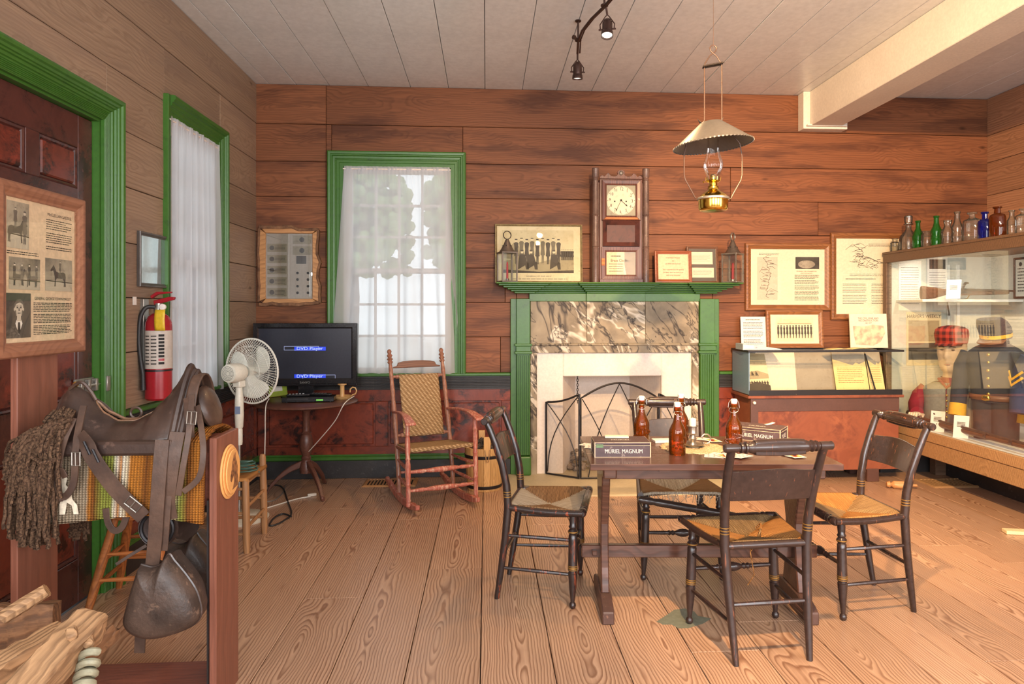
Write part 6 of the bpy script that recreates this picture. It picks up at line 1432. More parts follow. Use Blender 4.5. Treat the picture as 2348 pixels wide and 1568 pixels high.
sp_ = [(0,.009),(.1,.012),(.2,.016),(.25,.011),(.3,.016),(.42,.02),(.5,.0215),(.58,.02),(.7,.016),(.75,.011),(.8,.016),(.9,.012),(1,.009)]
for z in (.155, .29): MB().turn((-.262,-.208,z), (.262,-.208,z), sp_, 10).build('front_stretcher', m_rock, rk)
MB().turn((-.225,back_pt(.2),.2), (.225,back_pt(.2),.2), [(0,.009),(.5,.012),(1,.009)], 8).build('rear_stretcher', m_rock, rk)
for z in (.475, .925): MB().turn((-.222,back_pt(z),z), (.222,back_pt(z),z), [(0,.012),(.07,.012),(.08,.017),(.92,.017),(.93,.012),(1,.012)], 8).build('back_rail', m_rockb, rk)
MB().grid(lambda u, v: (-.165+.335*u, back_pt(.465+.475*v)-.012-.012*sin(pi*u), .465+.475*v), 16, 20).build('woven_back', m_weave, rk, solid=.016, ang=180)
MB().grid(lambda u, v: ((-.225-.03*(1-v))+(.45+.06*(1-v))*u, -.205+(back_pt(.4)+.205)*v, .445-.045*v-.010*sin(pi*u)*sin(pi*v)), 16, 14).build('woven_seat', m_weave, rk, solid=.03, ang=180)
cr = [(-.205,1.0),(-.205,1.008),(-.17,1.018),(-.16,1.042),(-.12,1.052),(-.06,1.057),(0,1.058),(.06,1.057),(.12,1.052),(.16,1.042),(.17,1.018),(.205,1.008),(.205,1.0)]
MB().extxz([(x, z-1.03) for x, z in cr], -.008, .008, M=T(0, back_pt(1.03), 1.022) @ RX(-14)).build('crest_board', m_oakdark, rk, bev=.004, smooth=False)

# ------------------------------------------------------------------ stave bucket with dark pine cones
m_stave = wood('bucket_pine', srgb(220, 174, 112), srgb(168, 120, 66), axis=2, ring=.01, rough=.5, contrast=.5, tone=.12)
bk = thing('stave_bucket', 'pale wooden stave bucket with iron hoops and rope ears behind the rocking chair', 'bucket', (-.015, 5.40, 0), 8)
NS = 18
for k in range(NS):
    a0, a1 = 2*pi*k/NS+.006, 2*pi*(k+1)/NS-.006; rb, rt, th = .135, .158, .015; zt = .43 if k in (4, 13) else .335
    vs = []
    for a in (a0, a1):
        for r, z in ((rb,.0), (rb-th,.0), (rt-th+(.006 if zt > .4 else 0),zt), (rt+(.006 if zt > .4 else 0),zt)): vs.append((r*cos(a), r*sin(a), z))
    st_ = MB().add(vs, [(0,1,2,3),(7,6,5,4),(0,3,7,4),(1,5,6,2),(3,2,6,7),(0,4,5,1)]).build('stave', m_stave, bk, bev=.002, smooth=False)
MB().lathe([(.12,.012),(0,.012)], 24).build('bottom_board', m_stave, bk)
for z in (.02, .255): MB().lathe([(.137+.023*z/.335, z), (.1385+.023*z/.335, z+.002), (.1385+.023*(z+.025)/.335, z+.023), (.137+.023*(z+.025)/.335, z+.025)], 36, cap=False).build('iron_hoop', m_iron, bk)
for k in (4, 13):
    a = 2*pi*(k+.5)/NS; MB().tube([(.168*cos(a)+q*sin(a)*.02, .168*sin(a)-q*cos(a)*.02, .39-abs(q)*.0-(.15 if abs(q) < .5 else .06)) for q in (-1,-.9,-.4,.4,.9,1)], .004, 6).build('rope_loop', m_ledge, bk)
m_cone = paint('pine_cone', srgb(96, 84, 74), .8, .35, 30, .3)
rr = random.Random(21); spots = []
for k in range(13):
    a = k*2.4; r = .030*sqrt(k); r = min(r, .088); c_ = thing('pine_cone', 'dark pine cone heaped in the wooden stave bucket', 'pine cone', (-.015+r*cos(a), 5.40+r*sin(a), .325+.025*rr.random()+.03*(k < 5)), 40*k, group='pine cones in the stave bucket')
    if k == 0: src = c_
    mb = MB()
    for q in range(36):
        z = -.034+.068*q/36; rr_ = .024*sqrt(max(.05, 1-(z/.038)**2)); b = q*2.4; mb.add([(rr_*.3*cos(b-.3), rr_*.3*sin(b-.3), z), (rr_*cos(b-.35), rr_*sin(b-.35), z+.004), (rr_*1.35*cos(b), rr_*1.35*sin(b), z+.010), (rr_*cos(b+.35), rr_*sin(b+.35), z+.004), (rr_*.3*cos(b+.3), rr_*.3*sin(b+.3), z)], [(0,1,2,3,4)])
    c_.scale = (.78, .78, .78)
    o = mb.build('scales', m_cone, c_, solid=.0025, kind='stuff'); o.rotation_euler = (rr.uniform(-1.2,1.2), rr.uniform(-1.2,1.2), 0)
    MB().sph((0,0,0), (.015,.015,.034), 8, 6).build('core', m_cone, c_).rotation_euler = o.rotation_euler

# ------------------------------------------------------------------ round table with television
m_mahog = wood('table_mahogany', srgb(110, 70, 56), srgb(66, 40, 34), ring=.014, rough=.35, contrast=.5, tone=.04)
tx, ty = -1.375, 5.325
tt = thing('tripod_table', 'round tripod pedestal table holding the television in the corner', 'table', (tx, ty, 0)); TZ2 = .708
MB().lathe([(0,TZ2-.02),(.37,TZ2-.02),(.385,TZ2-.012),(.386,TZ2-.004),(.38,TZ2),(0,TZ2)], 48).build('table_top', m_mahog, tt)
MB().lathe([(.045,.16),(.05,.2),(.04,.24),(.032,.26),(.038,.275),(.028,.29),(.036,.31),(.048,.35),(.05,.40),(.042,.44),(.034,.455),(.04,.465),(.027,.48),(.026,.62),(.05,.66),(.06,TZ2-.02)], 20).build('pedestal', m_mahog, tt)
for a in (-52, 190, 75):
    A = radians(a); n = 12; rings = []
    for k in range(n+1):
        u = k/n; r = .03+.27*u; z = .235-.16*u**1.1-.055*sin(u*pi)*.0+(.035*sin(u*pi*1.0)) ; z = .03+.20*(1-u)**1.4+.055*sin(pi*u) if u < 1 else .012; w = .014; hh = .026-.008*u
        if u > .9: z = .03-.018*(u-.9)*10
        rings.append([(r*cos(A)+w*sin(A), r*sin(A)-w*cos(A), max(0,z-hh)), (r*cos(A)-w*sin(A), r*sin(A)+w*cos(A), max(0,z-hh)), (r*cos(A)-w*sin(A), r*sin(A)+w*cos(A), z+hh), (r*cos(A)+w*sin(A), r*sin(A)-w*cos(A), z+hh)])
    MB().loft(rings).build('leg', m_mahog, tt, bev=.005)
m_plastic = paint('gloss_black_plastic', srgb(32, 31, 33), .18, .1, 5, .01); m_screen = paint('dark_screen', srgb(50, 52, 62), .22, .04, 2, 0)
m_blueosd = emit('screen_blue', srgb(40, 70, 230), .9); m_osdtxt = emit('screen_text', srgb(200, 220, 255), 1.0); m_osdline = emit('screen_line', srgb(170, 180, 220), .8)
tv = thing('television', 'black flat-screen television showing DVD Player boxes on the round table', 'television', (-1.432, 5.55, TZ2)); w2, z0, z1 = .405, .092, .592
MB().box((-w2,-.03,z0), (w2,.03,z1)).build('cabinet', m_plastic, tv, bev=.008, seg=2, smooth=False)
mb = MB(); sweep(mb, [(-w2+.045,z0+.062), (-w2+.045,z1-.042), (w2-.045,z1-.042), (w2-.045,z0+.062), (-w2+.045,z0+.062)], [(0,0),(0,.004),(.01,.012),(.04,.012),(.043,.006),(.043,0)], T(0,-.03,0)); mb.build('bezel', m_plastic, tv, smooth=False)
MB().box((-w2+.044,-.033,z0+.061), (w2-.044,-.030,z1-.041)).build('screen', m_screen, tv, smooth=False)
MB().lathe([(.2,0),(.2,.012),(.05,.02),(0,.02)], 32, sy=.33).build('foot', m_plastic, tv); MB().box((-.06,-.02,.015), (.06,.02,z0)).build('neck', m_plastic, tv, smooth=False)
def osd(xa, xb, za, zb, m, y=-.034):
    MB().box((xa,y,za), (xb,y+.001,zb)).build('menu_bar', m, tv, smooth=False)
def osd_line(xa, xb, za, zb):
    mb = MB(); l = .003
    for a, b, c, d in ((xa,xb,za,za+l),(xa,xb,zb-l,zb),(xa,xa+l,za,zb),(xb-l,xb,za,zb)): mb.box((a,-.0345,c),(b,-.0336,d))
    mb.build('menu_outline', m_osdline, tv, smooth=False)
osd(-.085,.16,.375,.405,m_blueosd); osd_line(-.165,.105,.378,.41); text('DVD Player', .034, m_osdtxt, tv, .035, -.0352, .391, xs=1.25)
osd(-.085,.16,.157,.187,m_blueosd); osd_line(-.02,.235,.15,.182); text('DVD Player', .034, m_osdtxt, tv, .035, -.0352, .172, xs=1.25)
text('SANYO', .024, m_steel, tv, .0, -.0435, z0+.03, bold=.0008)
def ont(px, py, Z): p = at(px, py, Z=Z); return p.x, p.y
x, y = ont(706, 922, TZ2)
y -= .035
dv = thing('dvd_player', 'slim black disc player on the round table before the television', 'disc player', (x, y+.10, TZ2+.0005), 5)
MB().box((-.19,-.10,.006), (.19,.04,.042)).build('housing', m_plastic, dv, bev=.003, smooth=False); MB().box((-.15,-.102,.020), (0,-.1,.034)).build('disc_tray', m_blkmetal, dv, smooth=False); MB().box((.06,-.1015,.012), (.11,-.1,.024)).build('display_window', emit('lcd_green', srgb(130, 220, 90), .6), dv, smooth=False)
for sx in (-.16,.16): MB().lathe([(.012,0),(.012,.006)], 10, M=T(sx,-.07,0)).build('foot', m_plastic, dv)
def remote(label, dx, dy, rz):
    t = thing('remote_control', label, 'remote control', (x+dx, y+.10+dy, TZ2+.0435), rz); MB().box((-.085,-.022,0), (.085,.022,.018)).build('shell', m_plastic, t, bev=.008, seg=2)
    for k in range(10): MB().cbox((-.06+.024*(k//2), -.009+.018*(k % 2), .0185), (.012,.009,.003)).build('key', m_steel, t, smooth=False)
remote('slim black remote control lying flat on the disc player by the green case', -.075, -.05, 12); remote('slim black remote control lying on the disc player by the candle holder', .085, -.02, -10)
x, y = ont(634, 910, TZ2)
t = thing('dvd_case', 'lime green disc case standing tilted before the television', 'disc case', (x+.01, y+.02, TZ2+.003), 18); t.rotation_euler = (radians(-24), radians(-6), radians(18))
MB().box((-.07,-.008,0), (.07,.008,.19)).build('case', paint('lime_cover', srgb(160, 176, 60), .3, .12, 12, 0), t, bev=.003, smooth=False); MB().box((-.035,-.0092,.04), (.035,-.008,.085)).build('label_patch', m_paper, t, smooth=False); MB().box((-.04,-.0092,.12), (.045,-.008,.165)).build('cover_print', paint('lime_print', srgb(196, 204, 150), .4, .1), t, smooth=False)
x, y = ont(781, 916, TZ2)
t = thing('chamber_candleholder', 'tan wooden chamber candle holder with loop handle on the round table edge', 'candle holder', (x+.005, y+.035, TZ2+.0005), 0)
m_tanwood = paint('turned_tan_wood', srgb(206, 162, 104), .4, .1, 12, .05)
MB().lathe([(0,.002),(.055,0),(.07,.012),(.078,.026),(.074,.026),(.06,.014),(.02,.012),(.018,.02),(.017,.10),(.02,.108),(.034,.112),(.034,.118),(.012,.118),(.010,.10),(0,.10)], 24).build('holder', m_tanwood, t)
MB().tube([(.07,0,.02)]+[(.085+.026*cos(a), 0, .062+.03*sin(a)) for a in [radians(d) for d in (-100,-50,0,50,100,150,200)]], .0055, 8).build('loop_handle', m_tanwood, t)

# cords
m_cordw = paint('white_cord', srgb(222, 214, 200), .5, .05); m_cordb = paint('black_cord', srgb(42, 42, 44), .45, .1); m_cordg = paint('green_cord', srgb(62, 96, 82), .5, .1)
def smooth_path(P, n=10):
    P = [Vector(p) for p in P]; out = []
    for i in range(len(P)-1):
        p0, p1, p2, p3 = P[max(i-1,0)], P[i], P[i+1], P[min(i+2,len(P)-1)]
        for k in range(n):
            t_ = k/n; out.append(.5*((2*p1)+(p2-p0)*t_+(2*p0-5*p1+4*p2-p3)*t_*t_+(3*p1-p0-3*p2+p3)*t_**3))
    return out+[P[-1]]
def cord(name, label, pts, r, m): o = MB().tube(smooth_path(pts), r, 6).build(name, m); return tag(o, label, 'cord')
fl_ = lambda px, py, z=.006: tuple(at(px, py, Z=z))
tabp = lambda px, py, Y: tuple(at(px, py, Y=Y))
cord('power_cord', 'white cord hanging straight from the round table edge by the fan', [tabp(617,914,5.05), tabp(609,935,4.95), tabp(608,1000,4.97), tabp(607,1085,5.0), fl_(612,1120), fl_(600,1135)], .0035, m_cordw)
cord('power_cord', 'white cord swinging from the round table to its pedestal', [tabp(812,908,5.22), tabp(790,925,4.93), tabp(768,965,5.0), tabp(735,1005,5.1), tabp(708,1035,5.2)], .0035, m_cordw)
cord('power_cord', 'black cord looped on the floor beside the rush stool', [fl_(600,1120), fl_(625,1112), fl_(648,1118), fl_(660,1150), fl_(668,1178), fl_(650,1194), fl_(632,1203), fl_(618,1204), fl_(628,1188), fl_(648,1178,.012), fl_(668,1184,.014)], .006, m_cordb)
cord('power_cord', 'thin grey cord lying on the floor before the pedestal table', [fl_(655,1112), fl_(648,1130), fl_(630,1146), fl_(612,1150)], .0035, paint('grey_cord', srgb(120,116,110), .5, .05))
cord('extension_cord', 'white extension cord with its plug end lying on the floor boards', [fl_(600,1168), fl_(640,1156), fl_(680,1144), fl_(712,1138)], .005, m_cordw)
o = tag(MB().box((-.035,-.012,0), (.03,.012,.02)).build('cord_socket', m_cordw, M=T(*at(716,1137,Z=.001)) @ RZ(24), bev=.004), 'white socket end of the extension cord on the floor', 'socket')

# ------------------------------------------------------------------ pedestal fan
m_fan = paint('fan_cream_plastic', srgb(226, 220, 202), .35, .04, 4, .02); m_fanw = paint('fan_white_wire', srgb(232, 228, 214), .35, .04)
m_blade = paint('fan_blade', srgb(224, 222, 208), .3, .04)
fn_ = thing('pedestal_fan', 'cream pedestal fan with round wire cage beside the television', 'fan', (-1.655, 4.70, 0))
MB().lathe([(0,.002),(.185,0),(.19,.012),(.17,.022),(.05,.034),(.03,.05),(0,.05)], 32).build('base', m_fan, fn_)
MB().tube([(0,0,.04),(0,0,.62)], .011, 12).build('lower_pole', m_steel, fn_); MB().lathe([(.02,.50),(.022,.52),(.022,.60),(.017,.62)], 16).build('clamp_collar', m_fan, fn_)
MB().lathe([(.016,.60),(.026,.62),(.030,.70),(.028,.80),(.022,.86),(.02,.90)], 16).build('control_column', m_fan, fn_); MB().box((-.016,-.034,.71), (.016,-.026,.76)).build('switch_plate', paint('fan_label_blue', srgb(120,134,160), .4, .05), fn_, smooth=False)
az = 24; ax = Vector((sin(radians(az)), cos(radians(az)), 0)); Mh = T(0,0,.985) @ RZ(-az)      # local +y = axis, away from the viewer
mo = MB().loft([[(rx*cos(a), y, rz*sin(a)) for a in [2*pi*k/24 for k in range(24)]] for y, rx, rz in ((-.10,.045,.045),(-.095,.062,.06),(-.06,.07,.066),(.0,.066,.062),(.03,.05,.05),(.05,.03,.03))]).build('motor_housing', m_fan, fn_, M=Mh)
mb = MB()
for r in (.016,.026,.036,.046):
    for k in range(int(r*700)): a = 2*pi*k/int(r*700); mb.cbox((r*cos(a),-.1005,r*sin(a)), (.0035,.002,.0035))
mb.build('vent_slots', m_ink, mo, kind='stuff'); MB().box((-.03,-.03,-.1), (.03,.03,-.05)).build('tilt_joint', m_fan, fn_, M=Mh, bev=.006)
CY = .115; R = .222
mb = MB()
for yo, bul in ((-.055, -1), (.055, 1)):
    for k in range(72):
        a = 2*pi*k/72; tw = .25
        P = [(r*R*cos(a+tw*r*bul), CY+yo*(1-.75*r**3)+ (0 if r < .97 else -yo*.05), r*R*sin(a+tw*r*bul)) for r in (.16,.4,.65,.85,1.0)]
        mb.tube(P, .0012, 4)
    for r in (.5, .78): mb.tube([(r*R*cos(a), CY+yo*(1-.75*r**3), r*R*sin(a)) for a in [2*pi*k/40 for k in range(40)]], .0012, 4, closed=True)
cg = mb.build('wire_cage', m_fanw, fn_, M=Mh, kind='stuff')
MB().tube([(R*cos(a), CY, R*sin(a)) for a in [2*pi*k/48 for k in range(48)]], .0065, 8, closed=True).build('cage_rim', m_fanw, fn_, M=Mh)
MB().lathe([(.036,.0),(.036,.008),(0,.01)], 20, M=T(0,CY+.05,0) @ RX(-90)).build('cage_badge', m_fan, fn_, M=Mh)
hb = MB().lathe([(.028,-.03),(.03,0),(.026,.03),(0,.035)], 18, M=T(0,CY,0) @ RX(-90)).build('hub', m_blade, fn_, M=Mh)
for k in range(3):
    def bf(u, v, k=k):
        a = radians(120*k+25)+(u-.5)*(.75+.75*sin(v*pi*.8))+.35*v; r = .025+.165*v*(1-.10*(2*u-1)**2); return (r*cos(a), CY+.022*(u-.5)*2*(.6+.4*v), r*sin(a))
    MB().grid(bf, 10, 10).build('blade', m_blade, fn_, M=Mh, solid=.002, ang=180)

# ------------------------------------------------------------------ rush stool and cord
m_pole = wood('stool_pole', srgb(168, 122, 80), srgb(116, 80, 52), axis=2, ring=.02, rough=.55, contrast=.4)
sx_, sy_ = -1.545, 4.205
so = thing('rush_stool', 'low pole-legged rush stool behind the saddle stand', 'stool', (sx_, sy_, 0), 0)
for a, b, h in ((.165,-.165,.43), (.155,.18,.50), (-.16,-.165,.43), (-.16,.18,.43)): MB().turn((a,b,0), (a*.94,b*.96,h), [(0,.016),(.1,.02),(.5,.0215),(.97,.02),(1,.014)], 10).build('leg', m_pole, so)
for z in (.14, .26, .40):
    for s in (-1,1):
        MB().turn((s*.16,-.163,z), (s*.157,.178,z+.02), [(0,.008),(.5,.011),(1,.008)], 8).build('rung', m_pole, so); MB().turn((-.16,s*.165,z-.03), (.16,s*.165,z-.03), [(0,.008),(.5,.011),(1,.008)], 8).build('rung', m_pole, so)
mb = MB(); mb.grid(lambda u, v: (-.17+.34*u, -.175+.36*v, .425-.03*(1-max(abs(u-.5), abs(v-.5))*2)), 14, 14); mb.build('rush_seat', r_tan[0], so, solid=.02, ang=180)
rr = random.Random(8); pts = [(sx_+.10+.075*cos(k*.75)*(1-.012*k), sy_+.02+.055*sin(k*.75)*(1-.01*k), .424+.0022*k) for k in range(34)]
tag(MB().tube(pts, .0045, 6).build('coiled_cord', m_cordg), 'green cord coiled on the seat of the rush stool', 'cord')

# ------------------------------------------------------------------ floor registers
def register(label, px0, px1, py0, py1, nslot, m):
    a, b = at((px0+px1)/2, py1, Z=0), at((px0+px1)/2, py0, Z=0); y0, y1 = a.y, min(b.y, D-.05); xa, xb = at(px0, (py0+py1)/2, Z=0).x, at(px1, (py0+py1)/2, Z=0).x
    t = thing('floor_register', label, 'vent', ((xa+xb)/2, (y0+y1)/2, 0)); w, d = (xb-xa)/2, (y1-y0)/2; e = min(.028, d*.35)
    mb = MB(); sweep(mb, [(-w+e,-d+e), (-w+e,d-e), (w-e,d-e), (w-e,-d+e), (-w+e,-d+e)], [(0,0),(0,.010),(e*.5,.010),(e,.003),(e,0)], RX(-90)); mb.build('frame', m, t, smooth=False)
    MB().box((-w+e,-d+e,.0005), (w-e,d-e,.0015)).build('dark_duct', m_ink, t, smooth=False)
    for k in range(nslot+1): x = -w+e+(2*w-2*e)*k/nslot; MB().box((x-.006,-d+e,.001), (x+.006,d-e,.009)).build('slat', m, t, smooth=False)
register('pine floor register behind the rocking chair', 835, 956, 1099, 1116, 14, m_pine)
register('brown floor register under the glass case', 2116, 2250, 1098, 1118, 13, m_ledge)
# odds under and beside the cases
p = at(2040, 1110, Z=.02)
t = thing('wooden_roller', 'small wooden roller with a turned knob lying by the counter foot', 'roller', (p.x, p.y-.05, 0), -15)
MB().turn((-.05,0,.03), (.12,0,.03), [(0,.018),(.12,.026),(.2,.014),(.3,.03),(.95,.03),(1,.02)], 14).build('barrel', m_pine, t); MB().turn((.12,0,.03),(.17,0,.03), [(0,.01),(1,.01)], 8).build('axle', m_pine, t)
p = at(2303, 1222, Z=0)
tag(MB().box((0,-.03,0), (.55,.035,.022)).build('pale_batten', paint('pale_batten_wood', srgb(226, 206, 160), .5, .06), M=T(p.x, p.y, .0005) @ RZ(-14), bev=.002, smooth=False), 'pale wooden batten lying on the floor before the glass case', 'batten')
# ------------------------------------------------------------------ fire extinguisher and mirror on the left wall
m_extred = paint('extinguisher_red', srgb(160, 30, 40), .28, .08, 5, .02); m_rubberblk = paint('black_rubber', srgb(44, 42, 42), .5, .1)
ex = thing('fire_extinguisher', 'red fire extinguisher with black hose and yellow tag hung beside the door', 'fire extinguisher', (XL+.105, 3.93, .905)); R = .068
MB().lathe([(.0,0),(.06,0),(R,.01),(R,.40),(.066,.43),(.052,.462),(.032,.478),(.022,.482),(0,.482)], 32).build('cylinder', m_extred, ex)
MB().lathe([(.024,.478),(.024,.505),(.018,.52),(.018,.535),(0,.535)], 16).build('valve', m_steel, ex)
MB().extxz([(-.02,.525),(.085,.555),(.09,.57),(.06,.572),(-.025,.55)], -.012, .012, M=RZ(0)).build('carry_handle', m_extred, ex, bev=.003); MB().extxz([(-.035,.56),(.0,.585),(.07,.592),(.075,.6),(-.01,.6),(-.045,.575)], -.01, .01).build('lever', m_extred, ex, bev=.003)
MB().lathe([(.017,0),(.017,.012),(0,.013)], 16, M=T(.035,-.022,.515) @ RX(90)).build('gauge', m_cap, ex)
MB().tube(smooth_path([(-.015,-.01,.515),(-.055,-.03,.51),(-.075,-.05,.45),(-.078,-.058,.33),(-.066,-.062,.22),(-.055,-.062,.15)]), .0115, 10).build('hose', m_rubberblk, ex); MB().tube([(-.055,-.062,.16),(-.052,-.064,.06)], [.010,.013], 10).build('nozzle', m_rubberblk, ex)
MB().lathe([(R+.0015,.175),(R+.0015,.385)], 32, cap=False).build('label_wrap', paint('label_silver', srgb(196, 184, 172), .5, .08, 40, 0), ex)
mb = MB()
for k in range(9):
    for j in range(3):
        a0 = radians(-130+32*j); a1 = a0+radians(24); z = .20+.019*k; rr_ = R+.0025
        h_ = .006 if j < 2 else .013
        for q in range(3):
            b0, b1 = a0+(a1-a0)*q/3, a0+(a1-a0)*(q+1)/3*(.999); mb.add([(rr_*cos(b0),rr_*sin(b0),z),(rr_*cos(b1),rr_*sin(b1),z),(rr_*cos(b1),rr_*sin(b1),z+h_),(rr_*cos(b0),rr_*sin(b0),z+h_)], [(0,1,2,3)], 1 if (j == 2 and k == 1) else 0)
mb.build('label_print', [m_ink, m_extred], ex, kind='stuff')
MB().lathe([(R+.002,.16),(R+.002,.17)], 32, cap=False).build('retaining_band', m_blkmetal, ex)
MB().grid(lambda u, v: (.015+.055*u, -.075-.008*sin(v*3), .50-.115*v), 4, 6).build('inspection_tag', paint('tag_yellow', srgb(222, 182, 40), .5, .08, 60, 0), ex, solid=.0015)
MB().box((-.095,-.03,.05), (-.066,.03,.56)).build('wall_bracket', m_steel, ex, bev=.003, smooth=False)
mp0, mp1 = yl(304), yl(371)
t, y = framed('wall_mirror', 'small dark framed mirror hung above the fire extinguisher', 'mirror', T(XL+.023, (mp0+mp1)/2, 1.532) @ RZ(90), mp1-mp0, .305, .022, .02, paint('pewter_frame', srgb(104, 98, 94), .4, .2, 12, .1, metal=.4), paint('mirror_silver', srgb(200, 208, 204), .06, .02, 2, 0, metal=1.0), glazed=False)
o = MB().box((XL+.022, 3.815, 1.43), (XL+.028, 3.845, 1.475)).build('wall_plate', m_cap, smooth=False); tag(o, 'small white plate screwed to the boards under the mirror', 'wall plate')

# ------------------------------------------------------------------ pine stool by the door
so = thing('splay_stool', 'orange pine stool with splayed legs standing by the door behind the saddle', 'stool', (-1.66, 3.42, 0), 6)
MB().lathe([(0,.43),(.15,.43),(.155,.445),(.15,.46),(0,.46)], 28).build('seat', m_raw, so)
for a, b in ((-1,-1),(1,-1),(1,1),(-1,1)): MB().turn((a*.175,b*.175,0), (a*.085,b*.085,.435), [(0,.014),(.2,.019),(.6,.021),(1,.016)], 10).build('leg', m_raw, so)
for z in (.13, .24):
    k = .175-.09*z/.435
    for q in (0, 90, 180, 270): MB().turn((-k,-k,z+.03*(q % 180 == 0)), (k,-k,z+.03*(q % 180 == 0)), [(0,.008),(.5,.011),(1,.008)], 8).build('rung', m_raw, so, M=RZ(q))

# ------------------------------------------------------------------ saddle stand
m_stand = wood('stand_redwood', srgb(136, 84, 66), srgb(94, 56, 44), axis=2, ring=.02, amp=.06, rough=.4, contrast=.35, streak=.3, tone=.06)
m_standx = wood('stand_redwood_long', srgb(140, 84, 68), srgb(92, 54, 46), axis=0, ring=.02, amp=.06, rough=.35, contrast=.4, streak=.3, tone=.06)
SY = 2.56
sd = thing('saddle_stand', 'reddish board stand with an oval horse plaque carrying the saddle', 'saddle stand', (-1.28, SY, 0))
wb(MB().box((-.962, 2.44, 0), (-.937, 2.655, .956)), 'end_board', m_stand, sd, bev=.003, smooth=False)
wb(MB().box((-1.645, 2.475, 0), (-1.62, 2.70, 1.36)), 'tall_post_board', m_stand, sd, bev=.003, smooth=False)
wb(MB().box((-1.62, 2.46, .045), (-.962, 2.66, .075)), 'foot_shelf', m_standx, sd, bev=.003, smooth=False)
wb(MB().box((-1.62, 2.475, .712), (-.962, 2.495, .90)), 'trough_board', m_standx, sd, bev=.003, smooth=False); wb(MB().box((-1.62, 2.625, .712), (-.962, 2.645, .90)), 'trough_board', m_standx, sd, bev=.003, smooth=False)
wb(MB().lathe([(.088,0),(.088,.658)], 20, M=T(-1.62, SY, .865) @ RY(90)), 'barrel_rail', m_standx, sd)
wb(MB().box((-.968, 2.437, .10), (-.962, 2.46, .74)), 'black_edge_strip', m_blkmetal, sd, smooth=False)
def oval(a, b, n=40): return [(a*cos(2*pi*k/n), b*sin(2*pi*k/n)) for k in range(n)]
Mp = T(-.937+1.28, 2.55-SY, .815) @ RZ(90)
pq = MB().extxz(oval(.085,.098), -.008, 0).extxz(oval(.078,.091), -.014, -.008).extxz(oval(.067,.080), -.02, -.014).build('oval_plaque', paint('plaque_birch', srgb(226, 166, 98), .45, .08, 5, .03), sd, M=Mp, bev=.003, smooth=False)
hp = [(-.012,-.06),(.030,-.055),(.035,-.035),(.028,-.01),(.030,.01),(.022,.03),(.014,.045),(.013,.065),(.006,.05),(.0,.066),(-.004,.048),(-.012,.035),(-.018,.012),(-.026,-.012),(-.028,-.024),(-.020,-.032),(-.010,-.022),(-.002,-.012),(.004,-.03),(-.004,-.048)]
MB().extxz([(a*1.2, b*1.05) for a, b in hp], -.0212, -.0195).build('burnt_horse_head', paint('burnt_brown', srgb(92, 58, 38), .7, .4, 60, 0, c2=srgb(170, 112, 66)), pq, smooth=False)
# framed history sheet fixed to the tall post
fr, y = framed('framed_history_sheet', 'pine framed sheet about the McClellan saddle with army photographs, on the stand post', 'picture', T(-1.617, 2.585, 1.238) @ RZ(90), .49, .60, .052, .028, wood('frame_pine_red', srgb(152, 104, 78), srgb(108, 68, 50), ring=.012, rough=.5, contrast=.45), m_orangepap)
def pph(x0, x1, z0, z1, m, nm='photo_print'): return MB().box((x0,y-.0008,z0), (x1,y-.0001,z1)).build(nm, m, fr, smooth=False)
a_ = pph(-.185,-.075,.375,.535,m_photo); b_ = pph(-.175,-.015,.235,.345,m_photo); c_ = pph(.015,.175,.235,.355,m_photo); d_ = pph(-.19,-.065,.068,.222,m_photodark)
rr = random.Random(1)
m_fol = aged('photo_foliage', srgb(84, 76, 66), srgb(190, 176, 152), srgb(44, 40, 36)); m_figmid = aged('photo_midtone', srgb(86, 78, 70), srgb(120, 110, 98), srgb(56, 50, 46)); m_ground = aged('photo_ground', srgb(170, 156, 134), srgb(200, 186, 162), srgb(130, 118, 100))
HORSE = [(-.5,.0),(-.47,.28),(-.5,.45),(-.46,.62),(-.3,.68),(0,.64),(.22,.70),(.36,.92),(.44,1.0),(.47,.93),(.6,.82),(.66,.72),(.6,.68),(.46,.74),(.40,.60),(.34,.46),(.33,.25),(.36,0),(.28,0),(.25,.3),(.18,.38),(-.25,.36),(-.34,.28),(-.36,.12),(-.34,0),(-.41,0),(-.42,.2),(-.44,.0)]
def horse(mb, x, z, s_, y_, mi=0, flip=1): flat(mb, [(x+flip*a*s_, z+b*s_) for a, b in HORSE], y_, mi)
for par, x0, x1, z0, z1 in ((a_, -.185,-.075,.375,.535), (b_, -.175,-.015,.235,.345), (c_, .015,.175,.235,.355)):
    mb = MB(); flat(mb, [(x0,z0+(z1-z0)*.30),(x1,z0+(z1-z0)*.26),(x1,z1),(x0,z1)], y-.0010, 0); flat(mb, [(x0,z0),(x1,z0),(x1,z0+(z1-z0)*.28),(x0,z0+(z1-z0)*.32)], y-.0010, 1); mb.build('photo_scenery', [m_fol, m_ground], par, smooth=False, kind='stuff')
mb = MB(); horse(mb, -.14, .395, .085, y-.0013, 0); figure(mb, -.098, .392, .115, y-.0015, rr, 1, 2, False, .1); figure(mb, -.145, .445, .07, y-.0015, rr, 1, 2); mb.build('photo_figures', [m_photodark, m_figmid, m_skinprint], a_, smooth=False, kind='stuff')
mb = MB(); horse(mb, -.125, .248, .06, y-.0013, 0); horse(mb, -.065, .245, .06, y-.0014, 1, -1); [figure(mb, -.15+.038*k, .25, .075, y-.0015, rr, k % 2, 2, False, .1) for k in range(4)]; mb.build('photo_figures', [m_photodark, m_figmid, m_skinprint], b_, smooth=False, kind='stuff')
mb = MB(); horse(mb, .095, .252, .08, y-.0013, 0, -1); figure(mb, .10, .295, .052, y-.0015, rr, 1, 2); mb.build('photo_figures', [m_photodark, m_figmid, m_skinprint], c_, smooth=False, kind='stuff')
